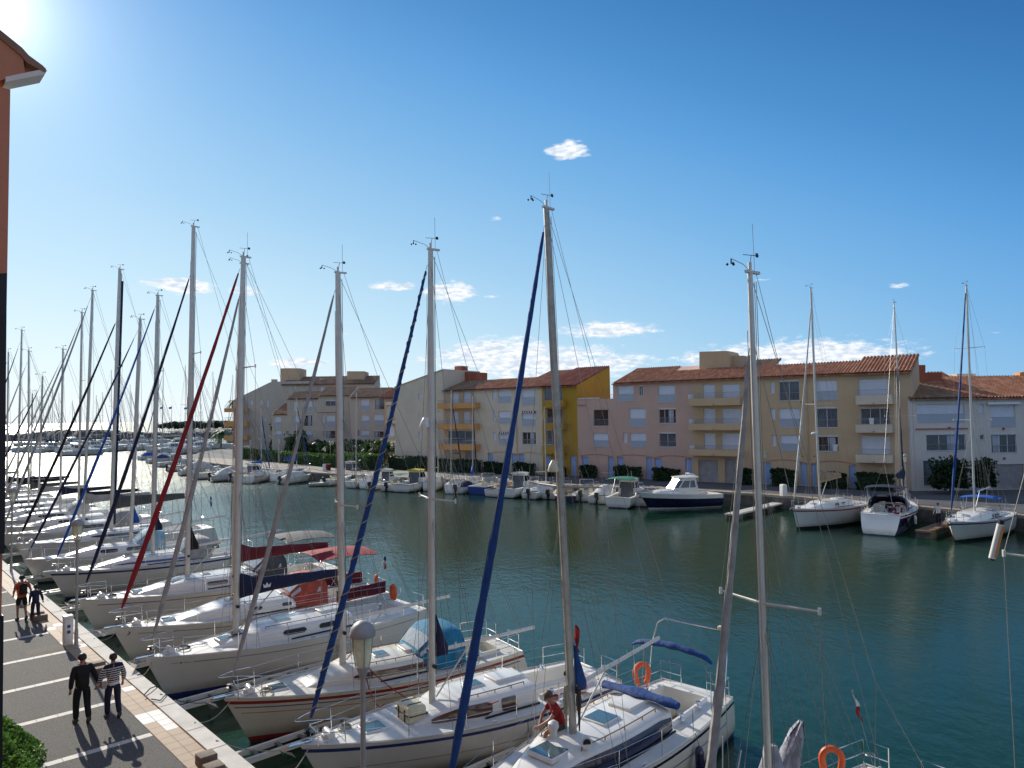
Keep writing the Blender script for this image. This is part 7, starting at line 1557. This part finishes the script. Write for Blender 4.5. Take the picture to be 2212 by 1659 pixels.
onmast(F1,937,'white round radar dome halfway up the mast of the cream sail boat','radar',dome,'plastic_white','radar',.42)
onmast(F2,842,'small white lamp box on the mast of the navy hulled sailboat','mast lamp',lambda b:b.rbox(-.08,.08,-.08,.08,0,.2,.03),'plastic_cream','lamp',.15)
# thin poles standing on the nearest boat
for (x0,y0,x1,y1) in((1561,1760,1561,1590),(1577,1760,1601,1622)):
    a,c=loc1(atdepth(x0,y0,13.2)),loc1(atdepth(x1,y1,13.2)); b=MB(); b.tube([a,c],.011,5); b.build('whip_antenna',M['plastic_white'],B1.root)
# air conditioners standing on the cream balconies
for (x0,y0,x1,y1,w_) in((1238,487,1287,516,'top'),(1243,727,1290,752,'middle'),(1252,975,1300,1000,'lowest')):
    a,z1=ML.px(T3(x0,y0),-.9); c,z0=ML.px(T3(x1,y1),-.9); b=MB(); b.rbox(a,c,-.95,-.6,z0-.25,z1,.04); o=b.build('air_conditioner',M['plastic_white']); o.location=ML.A; o.rotation_euler=(0,0,ML.rz); tag(o,'white air conditioner box at the left end of the %s balcony of the cream block'%w_,'air conditioner')

# coils and clutter on the decks
def coil(rg,t,y,lab,m='rope',r=.17):
    x=t*rg.L; ca_=.2; b=MB(); 
    for k in range(3): b.torus((.02*k,.015*k,.02+.025*k),r-.02*k,.014,(0.05*k,.04,1),18,5)
    b.tube([(r,0,.03),(r+.2,.1,.02),(r+.45,.02,.02),(r+.6,.15,.02)],.012,4)
    onboat(rg,'rope_coil',lab,'rope',x,y,rg.dz(t,.5)+.03,b,M[m],smooth=.9)
coil(B3,.13,.25,'pale rope coil on the foredeck of the raft boat'); coil(B4,.12,-.2,'pale rope coil on the foredeck of the red striped boat'); coil(B5,.12,.1,'dark rope coil on the foredeck of the navy covered boat','rope_dark',.22); coil(B6,.12,.15,'pale rope coil on the foredeck of the red canvas boat'); coil(B7,.11,-.2,'dark rope coil on the foredeck of the tallest boat','rope_dark')
coil(B2,.74,.9,'pale rope coil on the side deck of the navy banded boat'); coil(B3,.73,-1.1,'red rope coil on the side deck of the raft boat','rope_red'); coil(B4,.74,-1.1,'dark rope coil on the side deck of the red striped boat','rope_dark')
# cloths along the stern rail of the red canvas boat and of the navy covered one
for rg,m in((B6,'canvas_darkred'),):
    for sg in(-1,1):
        b=MB(); L=rg.L; P=[(t*L,sg*rg.hb(t)*.955,rg.sh(t)) for t in(.76,.82,.88,.94,.985)]; b.loft([[(x,y,z+.06),(x,y*1.004,z+.32),(x,y,z+.57)] for x,y,z in P]); b.build('weather_cloth',M[m],rg.root,smooth=.9)
# black winch drums and cleats on the near masts
for rg in(B2,B3,B4,B5,B6,B7):
    for k,(h,sy) in enumerate(((1.0,-1),(1.35,1))):
        b=MB(); p=rg.mb+Vector((.0,sy*.11,h)); b.tube([p,p+Vector((0,sy*.1,0))],[.05,.06],8); b.build('mast_winch',M['black'],rg.root)

b=MB(); o=Vector((.17,0,0)); b.tube([B10.mp(.02)+o,B10.mp(.5)+o,B10.mp(.955)+o],.09,8,flat=.6,side=(1,0,0)); b.build('mainsail_sock',M['canvas_navy'],B10.root,smooth=.9)
